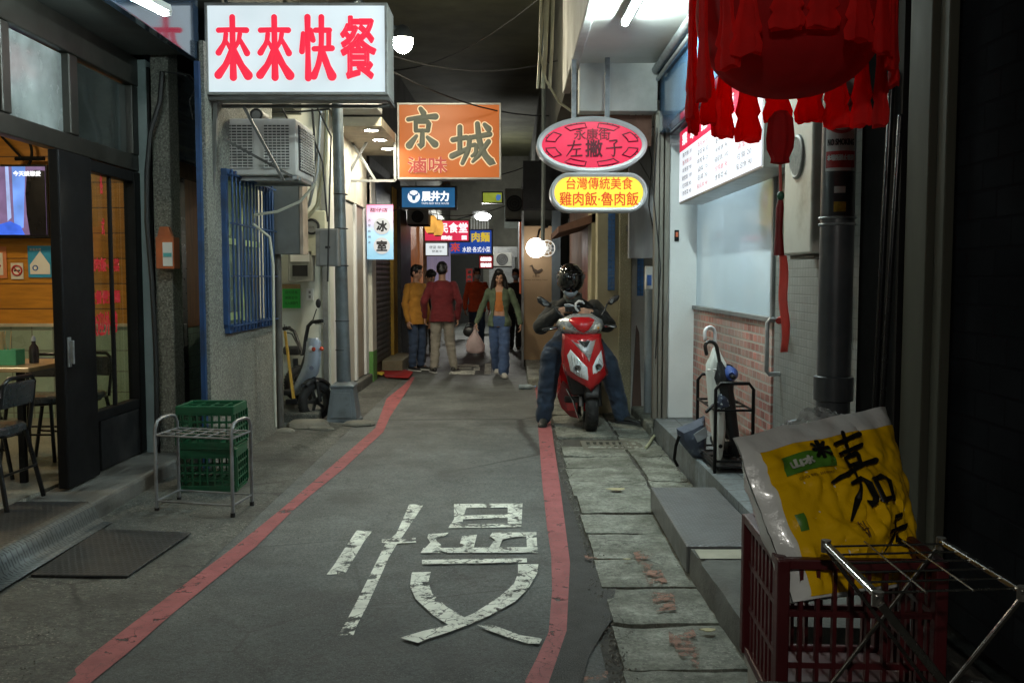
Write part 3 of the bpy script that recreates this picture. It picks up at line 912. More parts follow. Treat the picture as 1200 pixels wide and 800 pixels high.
part(MB().bx(-1.9, -1.35, 20.6, 20.7, .9, 2.15), 'glowing_lilac_cloth', mat('glowing_lilac_cloth', (.56, .52, .78), .8, var=.25, vs=2, scale=(8, 1, .5), emit=.22), far2)  # cloth emits a faint glow in place of light falling on it
part(MB().bx(-1.94, -1.86, 20.55, 20.75, 0, 3.0), 'post', GREYM, far2)

# ---------------------------------------------------------------- the end of the lane
end = thing('end_building', 'dark old building with a roller door closing the far end of the lane', 'building', (-.6, 31, 0))
part(MB().bx(-4, 4, 31, 31.5, 0, 9.5), 'wall', mat('end_wall_render', (.20, .20, .17), .85, var=.3, vs=1, bump=.2, dirt=(.07, .07, .06), ds=.7, dlo=.4, dhi=.7), end)
part(MB().bx(-.75, .1, 30.9, 30.98, 0, 2.15), 'roller_door', mat('grey_roller_door', (.30, .31, .31), .5, .3, waves=('Z', 5, .6)), end)
part(MB().bx(-.85, .2, 30.85, 30.99, 2.16, 2.5), 'door_head', GREYM, end)
part(MB().bx(-2.0, -.95, 30.88, 30.98, 0, 2.3), 'dark_opening', mat('dim_opening', (.03, .03, .028), .8), end)
wl = MB()
for k in range(7):
    wl.bx(-1.35 + k * .09, -1.30 + k * .09, 30.9, 30.97, 2.95, 3.5)
part(wl, 'window_slat', WHITEW, end)
part(MB().bx(-.25, .35, 30.92, 30.99, 3.1, 4.2), 'shutter_window', mat('grey_green_window', (.16, .19, .17), .5), end)

# ---------------------------------------------------------------- right: rice shop with the canopy
rice = thing('rice_shop_building', 'white rice shop with a steamy window over a brick dado and a concrete canopy', 'building', (1.67, 7.3, 0))
RX = 1.67
part(MB().bx(.60, 2.2, -2.0, 8.5, 3.40, 3.52), 'canopy', mat('white_canopy_soffit', (.55, .55, .51), .75, var=.1, vs=1.5, bump=.15, bs=14, dirt=(.36, .35, .31), ds=.9, dlo=.5, dhi=.8, da=.6), rice)
part(MB().bx(.52, .598, -2.0, 9.8, 3.38, 4.9), 'canopy_fascia', DIRTYW, rice, bevel=.01)
part(MB().bx(.60, 1.30, 8.5, 8.7, 2.98, 3.52), 'canopy_beam', DIRTYW, rice, bevel=.01)
part(MB().bx(1.45, 3.6, 8.7, 9.0, .2, 3.4), 'end_wall', WHITEW, rice)
part(MB().bx(1.44, 1.695, 8.62, 8.698, .2, 2.72), 'white_column', WHITEW, rice, bevel=.01)
tr = MB()
for x0, x1 in ((1.30, 1.335), (1.345, 1.375), (1.39, 1.43)):
    tr.bx(x0, x1, 8.60, 8.7, .2, 3.0)
part(tr, 'shutter_track', mat('grimy_track', (.20, .19, .16), .5, .5, var=.3, vs=8, scale=(1, 1, .2)), rice)
part(MB().bx(RX, RX + .1, 6.02, 8.62, .2, 1.21), 'brick_dado', mat('salmon_brick', (.38, .15, .12), .6, var=.25, vs=9, bump=.15, bs=60, tile=('YZX', .11, .062, (.36, .34, .30), .008, .35), dirt=(.38, .34, .30), ds=1.7, dlo=.42, dhi=.62, da=.6), rice)
pf = MB().bx(RX - .02, RX + .11, 6.0, 8.62, 1.212, 1.245)
pf.bx(RX - .02, RX + .08, 5.97, 6.015, 1.245, 2.6)
wfr = part(pf, 'window', GREYM, rice, bevel=.004)
part(MB().bx(RX + .02, RX + .03, 6.015, 8.62, 1.245, 2.72), 'pane', glass('steamy_pane', (.84, .93, .96), .80, .05, haze=.62), wfr)
# kitchen behind the pane
part(MB().bx(RX + .12, 3.6, 5.9, 8.7, 2.9, 3.0), 'kitchen_ceiling', WHITEW, rice)
part(MB().bx(3.5, 3.6, 5.9, 8.7, .2, 2.9), 'kitchen_wall', mat('kitchen_wall', (.45, .54, .58), .5, var=.1), rice)
part(MB().bx(RX + .12, 3.6, 5.85, 5.9, .2, 2.9), 'kitchen_side', MATS['kitchen_wall'], rice)
kb = MB().bx(2.0, 2.5, 6.2, 8.3, .2, 1.3); kb.bx(2.9, 3.4, 7.2, 8.4, .2, 2.2); kb.bx(2.2, 2.4, 7.5, 7.9, 1.302, 1.75)
part(kb, 'kitchen_counter', STEEL, rice, bevel=.02)
t = thing('kitchen_lamp', 'bright strip lamp inside the steamy kitchen window', 'lamp', (2.6, 7.3, 2.86))
part(MB().bx(2.5, 2.7, 6.6, 8.0, 2.84, 2.895), 'lamp_housing', WHITEW, t)
part(MB().bx(2.53, 2.67, 6.65, 7.95, 2.815, 2.838), 'diffuser', glow('kitchen_diffuser', (.85, .95, 1), 70), t)
part(MB().bx(RX, RX + .1, 4.0, 5.965, .2, 3.4), 'tiled_wall', mat('small_grey_tile', (.20, .20, .185), .45, var=.15, vs=3, tile=('YZX', .05, .05, (.15, .15, .14), .004, .08, 0), dirt=(.12, .11, .09), ds=1.2, dlo=.5, dhi=.75, da=.6), rice)
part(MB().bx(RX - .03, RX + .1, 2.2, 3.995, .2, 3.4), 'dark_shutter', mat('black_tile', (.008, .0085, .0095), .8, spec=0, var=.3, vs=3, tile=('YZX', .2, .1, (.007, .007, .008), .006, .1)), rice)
dj = MB()
for y0, y1, x0 in ((3.50, 3.58, 1.6), (3.60, 3.80, 1.58), (3.82, 3.86, 1.61)):
    dj.bx(x0, RX - .032, y0, y1, .2, 3.4)
part(dj, 'door_jamb', mat('olive_jamb', (.05, .05, .038), .7, .0, spec=.05, var=.15, vs=5, scale=(1, 1, .3)), rice, bevel=.006)
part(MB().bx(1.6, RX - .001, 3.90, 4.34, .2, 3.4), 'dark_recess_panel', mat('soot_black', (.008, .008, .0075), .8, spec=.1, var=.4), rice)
part(MB().bx(1.35, 1.66, 2.0, 8.6, 3.04, 3.13), 'conduit_shelf', DARK, rice)
sb2 = MB().bx(1.33, 1.42, 5.2, 8.58, 2.80, 3.36)
part(sb2, 'blue_signboard', mat('blue_signboard', (.10, .22, .38), .22, .2, var=.3, vs=1.6, coat=.6), rice, bevel=.01)
part(MB().bx(1.43, RX, 5.2, 8.58, 2.775, 2.80), 'signboard_soffit', mat('mauve_metal', (.12, .10, .12), .4, .3), rice)
pt = MB()
pt.tube([(1.27, -1, 3.33), (1.27, 8.45, 3.33)], .035, 10)
pt.tube([(1.29, -1, 3.25), (1.29, 8.45, 3.25)], .018, 8)
part(pt, 'ceiling_pipe', STEEL, rice, smooth=True)
# raised tiled platform
pl = MB().bx(1.32, 1.70, 4.66, 8.69, -.02, .2)
structure(pl, 'kerb_platform', CURB, rough=(.09, .004, 8), smooth=25)
structure(MB().bx(1.302, 1.66, 8.7, 10.2, -.02, .1), 'doorstep', SLAB, bevel=.02)

# ---------------------------------------------------------------- right: beige house beyond the rider
beige = thing('beige_building', 'beige house with speckled columns and blue tile strips behind the motorcyclist', 'building', (1.2, 10.6, 0))
part(MB().bx(1.30, 1.75, 10.25, 10.5, 0, 3.4), 'white_wall', DIRTYW, beige)
part(MB().bx(1.16, 1.298, 10.2, 10.45, 0, 3.2), 'column', SPECK, beige, bevel=.01)
part(MB().bx(.93, 1.158, 10.24, 10.5, 0, 3.2), 'front_wall', BEIGE, beige)
bs_ = MB()
bs_.bx(1.04, 1.115, 10.215, 10.239, 1.36, 3.0)
part(bs_, 'blue_tile_strip', mat('blue_mosaic', (.03, .13, .36), .3, var=.2, vs=5, tile=('XZY', .04, .04, (.04, .1, .2), .004, .15, 0)), beige)
part(MB().bx(1.36, 1.43, 10.225, 10.249, 1.3, 1.72), 'blue_tile_strip', MATS['blue_mosaic'], beige)
part(MB().prism([(1.31, 10.2, .02), (1.42, 10.2, .02), (1.385, 10.2, .9), (1.355, 10.2, .98)], (0, .045, 0)), 'stain_board', mat('dark_brown_stain', (.08, .05, .04), .8), beige)
part(MB().bx(.95, 1.6, 10.51, 15.6, 0, 3.2), 'lane_wall', mat('brown_lane_wall', (.14, .08, .055), .7, var=.35, vs=1.4), beige)
dr = MB().bx(.915, .948, 11.2, 12.3, .1, 2.15)
d = part(dr, 'door', mat('maroon_door', (.12, .04, .03), .5, var=.3, vs=3), beige)
part(MB().bx(.90, .914, 11.3, 11.34, 1.0, 1.2), 'handle', STEEL, d)
part(MB().bx(.895, .948, 10.6, 11.1, .1, 2.3), 'pale_panel', mat('olive_panel', (.36, .33, .2), .6, var=.1), beige)
part(MB().hexa([(.52, 10.6, 2.0), (.94, 10.6, 2.12), (.94, 12.6, 2.12), (.52, 12.6, 2.0)], [(.52, 10.6, 2.07), (.94, 10.6, 2.22), (.94, 12.6, 2.22), (.52, 12.6, 2.07)]), 'awning', RUST, beige)
part(MB().bx(.55, 3.0, 9.81, 31, 3.42, 9.5), 'upper_wall', OLD, beige)
part(MB().bx(.62, 1.28, 8.72, 9.8, 2.7, 2.98), 'rusty_ledge', RUST, beige)
part(MB().hexa([(.62, 8.9, 2.86), (1.28, 8.9, 2.86), (1.28, 12, 2.76), (.62, 12, 2.76)], [(.62, 8.9, 2.88), (1.28, 8.9, 2.88), (1.28, 12, 2.78), (.62, 12, 2.78)]), 'sheet_awning', mat('corrugated_rust_sheet', (.09, .05, .035), .8, .1, var=.4, vs=5, bump=.3, waves=('X', 5, .7)), beige)
kraft = thing('kraft_front_shop', 'shop front clad in plain brown board behind the white globe lamp', 'building', (.45, 15.9, 0))
part(MB().bx(.20, .78, 15.7, 15.85, .12, 2.35), 'board', mat('kraft_board', (.34, .23, .13), .7, var=.12, vs=1.6, bump=.06), kraft)
part(MB().bx(.16, .198, 15.66, 15.9, 0, 2.6), 'post', GREYM, kraft)
part(MB().bx(.66, .80, 15.55, 15.69, 1.0, 2.6), 'grey_post', mat('slate_post', (.11, .14, .16), .5), kraft)
part(MB().bx(.18, .94, 15.86, 31, 0, 3.2), 'side_wall', OLD, kraft)
part(MB().bx(.18, .94, 15.5, 15.86, 2.62, 3.4), 'head', DARK, kraft)
part(MB().bx(.14, .17, 17.5, 18.1, 1.2, 2.9), 'orange_sign_strip', mat('orange_strip', (.6, .13, .04), .5, emit=.15, ecol=(.8, .16, .05)), kraft)
structure(MB().bx(.22, .93, 12.8, 15.69, -.02, .12), 'pavement_ramp', SLAB, bevel=.02)
# olive sheet roof added over the lane to stand in for the lamp's hazy glow
roof = thing('glow_roof', 'flat olive sheet roof added high over the lane in place of the hazy street lamp glow', 'roof', (-.7, 16, 5))
rf = MB()
A = [(-2.1 + i * .54, 9.9, 4.95) for i in range(6)]
rf.strip(A, [(x, 31.0, z + .5) for x, y, z in A])
part(rf, 'sheeting', mat('dark_roof_sheet', (.085, .085, .048), .8, .0, spec=.2, var=.35, vs=1.2, dirt=(.07, .07, .05), ds=.9), roof)
part(MB().bx(-2.1, .6, 9.82, 9.9, 4.85, 5.02), 'edge_beam', DARK, roof)

# ================================================================ LAMPS, SIGNS AND WALL FITTINGS
def rect(x0, y0, x1, y1, Y):
    a, b = atY(x0, (y0 + y1) / 2, Y), atY(x1, (y0 + y1) / 2, Y)
    t, u = atY((x0 + x1) / 2, y0, Y), atY((x0 + x1) / 2, y1, Y)
    return a.x, b.x, u.z, t.z
TUBE_ML = glow('fluorescent_tube_left', (.80, 1, .97), TUBE_L, 0)
TUBE_MR = glow('fluorescent_tube_right', (.82, 1, .97), TUBE_R, 0)
def strip_lamp(label, a, b, m, up=EZ):
    a, b = V(a), V(b)
    d = (b - a).normalized()
    t = thing('fluorescent_lamp', label, 'lamp', (a + b) / 2)
    s, u = frame_of(d, up)
    hb = MB()
    pr = [(-.032, .018), (-.022, .06), (.022, .06), (.032, .018), (.028, .016), (.018, .05), (-.018, .05), (-.028, .016)]
    hb.loft([[p + s * x + u * z for x, z in pr] for p in (a, b)])
    hb.bar(a + u * .02, a + u * .02 + d * .03, .05, .05, u); hb.bar(b + u * .02 - d * .03, b + u * .02, .05, .05, u)
    part(hb, 'lamp_housing', WHITEW, t)
    part(MB().tube([a + d * .031, b - d * .031], .0135, 10), 'tube', m, t, smooth=True)
    return t
l1 = strip_lamp('glaring fluorescent tube hung outside the blue fascia board', (-2.02, 5.62, 3.03), (-2.20, 4.65, 3.03), TUBE_ML)
part(MB().bar((-2.08, 5.3, 3.09), (-2.36, 5.3, 3.14), .02, .02).bar((-2.17, 4.75, 3.09), (-2.36, 4.75, 3.14), .02, .02), 'bracket', DARK, l1)
l2a, l2b = atY(732, 40, 7.0), atY(748, 3, 6.2)
l2 = strip_lamp('bright fluorescent tube fixed under the white canopy', (l2a.x, 7.0, 3.335), (l2a.x + .03, 5.8, 3.335), TUBE_MR)

# street lamp: pedestal, pole, arm, globe of light
px_ = -1.75
sl_ = thing('street_lamp', 'grey steel street lamp on a tapered pedestal beside the red kerb line', 'street lamp', (px_, 9.72, 0))
q = lambda w, z: [(px_ - w, 9.72 - w, z), (px_ + w, 9.72 - w, z), (px_ + w, 9.72 + w, z), (px_ - w, 9.72 + w, z)]
pb = MB().loft([q(.165, 0), q(.165, .03), q(.155, .035), q(.115, .36), q(.125, .365), q(.125, .39), q(.075, .42)])
STEELB = mat('blue_grey_paint', (.15, .18, .20), .45, .3, var=.22, vs=5, bump=.06, dirt=(.06, .065, .065), ds=3, dlo=.5, dhi=.7)
part(pb, 'base', STEELB, sl_, bevel=.008)
pnl = MB().prism([(px_ - .11, 9.72 - .158, .06), (px_ + .11, 9.72 - .158, .06), (px_ + .085, 9.72 - .128, .32), (px_ - .085, 9.72 - .128, .32)], (0, -.008, 0))
part(pnl, 'hatch', STEELB, sl_, bevel=.003)
part(MB().tube([(px_, 9.72, .41), (px_ - .01, 9.72, 1.2), (px_ - .02, 9.72, 2.2), (px_ - .045, 9.72, 4.2)], [.075, .066, .06, .05], 18), 'pole', STEELB, sl_, smooth=True)
bd = MB()
for z in (.75, 1.05, 1.62, 2.0, 2.35):
    bd.ring((px_ - .01, 9.72, z), .068, .006, seg=18, rseg=5)
part(bd, 'strap', DARK, sl_, smooth=True)
lp = atY(472, 46, 9.72)
part(MB().tube([(px_ - .045, 9.72, 4.18), (px_ + .2, 9.72, 4.3), (lp.x - .1, 9.72, lp.z + .12), (lp.x, 9.72, lp.z + .1)], .022, 8), 'arm', STEELB, sl_, smooth=True)
hd = part(MB().lathe([(.02, .14), (.06, .12), (.10, .06), (.115, .02), (.11, .0)], lp), 'lamp_head', STEELB, sl_, smooth=True)
part(MB().sph(lp - V((0, 0, .04)), (.10, .10, .10), 20, 12), 'bulb', glow('street_bulb', (1, .92, .68), STREET_LAMP, 0), hd, smooth=True)
# added lamp, unseen behind the camera, to brighten the rice sack
s2 = copy_tree(sl_)
s2.location = (px_, -3.4, 0)
s2['label'] = 'added copy of the grey street lamp, unseen behind the camera, to light the rice sack'
sl_['group'] = s2['group'] = 'street lamps of the lane'
for o_ in list(COL.objects):
    if o_.parent and o_.parent.parent == s2 and o_.name.startswith('bulb'):
        o_.data = o_.data.copy()
        o_.data.materials[0] = glow('fill_bulb_white', (1, .97, .88), 820.0, 0)
b = thing('pole_box', 'grey steel control box strapped to the street lamp pole', 'junction box', (-1.9, 9.6, 1.8))
x0, x1, z0, z1 = rect(371, 268, 397, 312, 9.55)
part(MB().bx(x0, x1, 9.5, 9.66, z0, z1), 'body', GREYM, b, bevel=.006)
dd = part(MB().bx(x0 + .04, x1 - .008, 9.492, 9.499, z0 + .01, z1 - .015), 'door', mat('box_door', (.22, .23, .23), .5, .3, var=.12), b, bevel=.003)
part(MB().bx(x0 + .10, x0 + .15, 9.482, 9.491, (z0 + z1) / 2 - .012, (z0 + z1) / 2 + .012), 'latch', DARK, dd)

# the big white lightbox
def lightbox(name, label, px0, py0, px1, py1, Y, depth, face, framem, edge=.03, group=None, cat='sign'):
    x0, x1, z0, z1 = rect(px0, py0, px1, py1, Y)
    t = thing(name, label, cat, ((x0 + x1) / 2, Y, z0), group=group)
    fb = MB()
    fb.bx(x0 - edge, x1 + edge, Y - .01, Y + depth, z0 - edge, z0); fb.bx(x0 - edge, x1 + edge, Y - .01, Y + depth, z1, z1 + edge)
    fb.bx(x0 - edge, x0, Y - .01, Y + depth, z0, z1); fb.bx(x1, x1 + edge, Y - .01, Y + depth, z0, z1)
    fb.bx(x0, x1, Y + depth - .02, Y + depth - .002, z0, z1)
    part(fb, 'frame', framem, t, bevel=.004)
    fc = part(MB().bx(x0, x1, Y, Y + .02, z0, z1), 'face', face, t)
    return t, fc, (x0, x1, z0, z1)
SFRAME = mat('sign_frame', (.34, .35, .34), .45, .5, var=.2, vs=4, bump=.05, dirt=(.14, .12, .10), ds=2.5, dlo=.5, dhi=.72)
YS = 7.2
t, fc, (x0, x1, z0, z1) = lightbox('lightbox_sign', 'big white lightbox sign with four bold red characters above the air conditioner', 244, 7, 451, 108, YS, .36, glow('white_sign_face', (.76, .88, .93), .88, .12, 1.6), SFRAME, .022)
part(MB().bx(x0, x1, YS + .362, YS + .375, z0, z1), 'rear_face', MATS['white_sign_face'], t)
RED_L = glow('red_sign_letters', (.95, .03, .07), .95, .06)
def pr(px, py, Y):
    return atY(px, py, Y - .004)
def chars(parent, name, m, items, Y, lift=.004):
    mb = MB()
    for it in items:
        kind, s_, xa, ya, xb, yb, bold = it[:7]
        c = pr((xa + xb) / 2, (ya + yb) / 2, Y)
        w_, h_ = (xb - xa) / F * Y, (yb - ya) / F * Y
        if kind == 't':
            text(mb, s_, c, EX, EZ, w_, h_, bold, lift, *it[7:])
        else:
            brush(mb, s_, c, EX, EZ, w_, h_, it[7] if len(it) > 7 else 1, lift, grow=bold)
    return part(mb, name, m, parent)
chars(fc, 'lettering', RED_L, [('b', 'lai', 254, 22, 292, 92, .002, 1.5), ('b', 'lai', 303, 22, 341, 92, .002, 1.5), ('b', 'kuai', 352, 22, 390, 92, .002, 1.5), ('t', '餐', 399, 20, 441, 92, .0105)], YS)
fb = MB()
for p0, p1 in (((x0 - .03, YS + .02, z0 - .045), (x1 + .03, YS + .02, z0 - .045)), ((x0 - .03, YS + .34, z0 - .045), (x1 + .03, YS + .34, z0 - .045)), ((x0 - .02, YS + .02, z0 - .05), (x0 - .02, YS + .34, z0 - .05)), ((x1 + .02, YS + .02, z0 - .05), (x1 + .02, YS + .34, z0 - .05))):
    fb.bar(p0, p1, .025, .025)
a_, b_ = atY(286, 126, 7.3), atY(332, 211, 7.3)
fb.bar(a_, b_, .035, .02); fb.bar(atY(262, 163, 7.34), atY(341, 206, 7.34), .035, .02); fb.bar((x0 + .02, YS + .1, z0 - .06), (-2.31, YS + .1, 2.2), .035, .03)
part(fb, 'support_bracket', mat('dark_bracket', (.13, .13, .125), .6, .5, var=.3), t)
part(MB().tube([(x0 + .1, YS + .2, z1 + .03), (-2.38, YS + .5, z1 + .5)], .015, 6), 'stay_rod', STEEL, t)
# the same four characters start on the glossy fascia: a small perpendicular panel behind the tube mirrors them
# air conditioner on its bracket
ac = thing('window_air_conditioner', 'white boxy air conditioner with two grille panels under the big white sign', 'air conditioner', (-2.1, 8.0, 2.3))
AX0, AX1, AZ0, AZ1, AY = -2.38, -1.755, 2.33, 2.785, 7.72
WHP = mat('yellowed_white_plastic', (.52, .51, .49), .5, var=.1, vs=3, bump=.04, dirt=(.28, .26, .22), ds=2.2, dlo=.5, dhi=.75, da=.6)
part(MB().bx(AX0, AX1, AY, AY + .66, AZ0, AZ1), 'body', WHP, ac, bevel=.012)
for xa, xb in ((AX0 + .02, (AX0 + AX1) / 2 - .035), ((AX0 + AX1) / 2 + .055, AX1 - .05)):
    gm = MB()
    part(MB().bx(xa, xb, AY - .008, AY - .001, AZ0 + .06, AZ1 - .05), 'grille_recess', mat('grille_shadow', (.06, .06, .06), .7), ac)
    nz = 15
    for k in range(nz + 1):
        z = AZ0 + .06 + k * (AZ1 - AZ0 - .11) / nz
        gm.bx(xa, xb, AY - .018, AY - .009, z - .005, z + .005)
    for k in range(7):
        x = xa + k * (xb - xa) / 6
        gm.bx(x - .003, x + .003, AY - .0205, AY - .0185, AZ0 + .055, AZ1 - .045)
    part(gm, 'grille', WHP, ac)
gm = MB()
for k in range(16):
    gm.bx(AX1 + .012, AX1 + .02, AY + .09, AY + .60, AZ0 + .06 + k * .0225, AZ0 + .068 + k * .0225)
for k in range(9):
    yy = AY + .09 + k * .06375
    gm.bx(AX1 + .0205, AX1 + .024, yy - .003, yy + .003, AZ0 + .05, AZ1 - .05)
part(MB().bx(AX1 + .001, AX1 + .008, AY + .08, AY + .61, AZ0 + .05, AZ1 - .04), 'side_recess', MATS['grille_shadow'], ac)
part(gm, 'side_grille', WHP, ac)
bk = MB()
for yy in (AY + .1, AY + .56):
    bk.bar((-2.4, yy, AZ0 - .02), (AX1 + .02, yy, AZ0 - .02), .035, .03)
bk.bar((AX1 - .01, AY - .02, AZ0 - .02), (AX1 - .01, AY + .70, AZ0 - .02), .035, .028)
part(bk, 'support_bracket', STEEL, ac)
# meter motor above it
fm = thing('exhaust_motor', 'small dusty fan motor perched on top of the white air conditioner', 'motor', (-2.0, 8.0, AZ1 + .01))
fc_ = atY(304, 130, 8.0)
part(MB().cyl((fc_.x, 7.9, AZ1 + .06), (fc_.x, 8.12, AZ1 + .06), .055, 18), 'body', mat('motor_grey', (.16, .16, .15), .5, .5, var=.3), fm, smooth=True, bevel=.006)
part(MB().ring((fc_.x, 7.895, AZ1 + .06), .045, .008, EY), 'rim', DARK, fm, smooth=True)
part(MB().bx(fc_.x - .1, fc_.x + .06, 7.93, 8.1, AZ1 + .002, AZ1 + .01), 'foot', DARK, fm)

# orange sign
YO = 12.0
t, fc, (x0, x1, z0, z1) = lightbox('orange_sign', 'orange sign with two large grey brush characters hanging over the lane', 468, 123, 585, 208, YO, .22, glow('orange_sign_face', (.80, .20, .035), .40, .12, 1.2), SFRAME, .025)
OUT = glow('cream_letter_outline', (.95, .72, .42), .75)
INK = mat('sign_ink_grey', (.07, .078, .06), .6, var=.15, emit=.12, ecol=(.5, .5, .34))
chars(fc, 'lettering_outline', OUT, [('b', 'jing', 477, 128, 512, 175, .017, 1.35), ('b', 'cheng', 530, 146, 576, 192, .017, 1.2), ('t', '滷味', 478, 184, 524, 203, .012)], YO, .004)
chars(fc, 'lettering', INK, [('b', 'jing', 477, 128, 512, 175, .002, 1.35), ('b', 'cheng', 530, 146, 576, 192, .002, 1.2)], YO, .014)
chars(fc, 'red_lettering', glow('brick_red_letters', (.62, .10, .08), .6), [('t', '滷味', 478, 184, 524, 203, .005)], YO, .016)
br_ = MB()
bxa, bxb, bz0, bz1 = rect(402, 157, 463, 212, YO)
for p0, p1 in (((bxa, YO, bz0), (bxb, YO, bz0)), ((bxa, YO, bz1), (bxb, YO, bz1)), ((bxb, YO, bz0), (bxb, YO, bz1)), ((bxa + .02, YO, bz0), (bxb - .3, YO, bz1)), ((bxa + .05, YO + .03, bz1), (bxb - .25, YO + .03, bz0))):
    br_.bar(p0, p1, .035, .03)
br_.bar((bxa, YO, bz0), (-2.05, YO, bz0), .03, .03); br_.bar((bxa, YO, bz1), (-2.05, YO, bz1), .03, .03)
part(br_, 'support_bracket', SFRAME, t)

# small signs further on
t, fc, r_ = lightbox('blue_sign', 'small blue lit sign with a white round bull emblem below the orange sign', 471, 220, 533, 243, 15.0, .2, glow('blue_sign_face', (.02, .13, .30), .75, .25, 2), DARK, .03)
WL = glow('white_letters', (.95, .97, 1), 1.1, 0)
chars(fc, 'lettering', WL, [('t', '展井力', 494, 224, 526, 236, .008), ('t', 'TAIPEI BEEF RICE HOUSE', 494, 237.3, 526, 239.5, .0)], 15.0)
em = MB()
c = atY(485, 230.5, 14.994)
em.lathe([(.001, .0), (.098, .0), (.098, .006)], c, (0, -1, 0), 24)
part(em, 'emblem', WL, fc)
em = MB()
for sx in (-1, 1):
    em.tube([c + V((sx * .02, -.012, .015)), c + V((sx * .06, -.012, .03)), c + V((sx * .07, -.012, .075))], [.014, .012, .004], 6, flat=(EY, .3))
em.tube([c + V((0, -.012, .02)), c + V((0, -.012, -.055))], [.035, .02], 8, flat=(EY, .2))
part(em, 'emblem_bull', MATS['blue_sign_face'], fc)
t, fc, r_ = lightbox('pink_sign', 'pink lit sign with white outlined characters behind the two paper lanterns', 498, 259, 549, 282, 19.5, .2, glow('pink_sign_face', (.80, .04, .10), .9, .12), SFRAME, .03)
chars(fc, 'lettering', WL, [('t', '庶民食堂', 503, 261, 548, 273, .006), ('t', '樂在', 517, 276, 530, 281, .006), ('t', '回', 541, 276, 547, 281, .006)], 19.5)
t, fc, r_ = lightbox('noodle_sign', 'deep blue noodle sign with yellow and white characters partly behind the pink sign', 527, 270, 576, 297, 21.5, .2, glow('deep_blue_face', (.02, .07, .36), .8, .15), SFRAME, .03)
chars(fc, 'yellow_lettering', glow('yellow_letters', (.85, .62, .05), .7), [('t', '肉麵', 552.5, 272, 574, 283.5, .007)], 21.5)
chars(fc, 'red_lettering', glow('red_letters_far', (.75, .08, .05), .7), [('t', '來', 528, 284.5, 539, 295, .007)], 21.5)
chars(fc, 'white_lettering', WL, [('t', '水餃·各式小菜', 542, 289, 574.5, 295.5, .001)], 21.5)
t, fc, r_ = lightbox('white_sign', 'plain white lit sign panel below the pink sign', 499, 285, 524, 299, 20.3, .2, glow('far_white_face', (.80, .86, .88), .95), SFRAME, .02)
chars(fc, 'lettering', mat('grey_print', (.3, .32, .35), .6), [('t', '便當·麵食', 503, 288, 521, 291.5, 0), ('t', '營業中', 506, 293, 518, 296, 0)], 20.3)
t, fc, r_ = lightbox('menu_sign', 'tiny red sign with glowing white characters far down the lane', 562, 300, 577, 314, 26, .15, glow('far_red_face', (.5, .03, .03), .6), DARK, .03)
chars(fc, 'lettering', WL, [('t', '鹹酥雞', 563, 301, 576, 306, .012), ('t', '滷肉飯', 563, 308, 576, 313, .016)], 26)
t, fc, r_ = lightbox('vertical_sign', 'tall narrow red and white sign standing by the far drainpipe', 546.5, 315, 553.5, 346, 24, .1, mat('dull_red_face', (.45, .06, .05), .5, emit=.25, ecol=(.6, .06, .05)), SFRAME, .02)
mb_ = MB()
for k, ch in enumerate('滷肉飯麵食'):
    text(mb_, ch, atY(550, 318.5 + k * 6, 23.99), EX, EZ, .105, .105, .008, .003)
part(mb_, 'lettering', mat('white_vinyl', (.75, .73, .70), .5), fc)
t, fc, r_ = lightbox('lime_sign', 'dim lime green sign high up at the far bend', 566, 226, 588, 237, 25, .15, glow('lime_face', (.42, .50, .06), .55, .3), DARK, .03)
chars(fc, 'lettering', glow('blue_badge', (.1, .25, .6), .6), [('t', '停', 581, 228, 587, 235, .02)], 25)
# pink and blue banner (ice room)
bn = thing('ice_room_banner', 'pink and blue hanging banner with two black characters in white discs', 'banner', (-1.85, 13.0, 2.6))
x0, x1, z0, z1 = rect(430, 240, 461, 304, 13.0)
def grad_mat(name, stops, z0, z1, e):
    m = mat(name, (.5, .5, .5), .6, emit=e)
    nt = m.node_tree
    s = nt.nodes.new('ShaderNodeSeparateXYZ')
    nt.links.new(coords(nt), s.inputs[0])
    cr = nt.nodes.new('ShaderNodeValToRGB')
    el = cr.color_ramp.elements
    el[0].position, el[0].color = stops[0][0], c4(stops[0][1])
    el[1].position, el[1].color = stops[-1][0], c4(stops[-1][1])
    for p_, c_ in stops[1:-1]:
        e_ = el.new(p_)
        e_.color = c4(c_)
    nt.links.new(ramp(nt, s.outputs['Z'], z0, z1), cr.inputs[0])
    b = nt.nodes['Principled BSDF']
    nt.links.new(cr.outputs[0], b.inputs['Base Color'])
    nt.links.new(cr.outputs[0], b.inputs['Emission Color'])
    return m
fcb = part(MB().bx(x0, x1, 12.99, 13.0, z0, z1), 'cloth', grad_mat('banner_print', [(0, (.25, .52, .78)), (.5, (.38, .62, .85)), (.8, (.85, .55, .78)), (1, (.9, .28, .52))], z0, z1, .32), bn)
dm = MB(); lm = MB()
for py, ch in ((265, '冰'), (288, '室')):
    c = atY(447.5, py, 12.985)
    dm.lathe([(.001, 0), (.115, 0), (.115, .004)], c, (0, -1, 0), 28)
    text(lm, ch, c - V((0, .004, 0)), EX, EZ, .15, .15, .007, .003)
part(dm, 'disc', glow('banner_disc', (.9, .92, .95), .45), fcb)
text(lm, '甜仔店', atY(444, 246, 12.988), EX, EZ, .24, .055, .001, .003)
for k, ch in enumerate('古早味剉冰'):
    text(lm, ch, atY(433, 258 + k * 6.5, 12.988), EX, EZ, .035, .035, 0, .003)
part(lm, 'lettering', mat('black_print', (.02, .02, .025), .6), fcb)
part(MB().tube([((x0 + x1) / 2 - .05, 13, z1), ((x0 + x1) / 2 - .06, 13, z1 + .2)], .006, 5).tube([(x0, 12.995, z1 + .004), (x1, 12.995, z1 + .004)], .008, 6), 'hanger', DARK, bn)
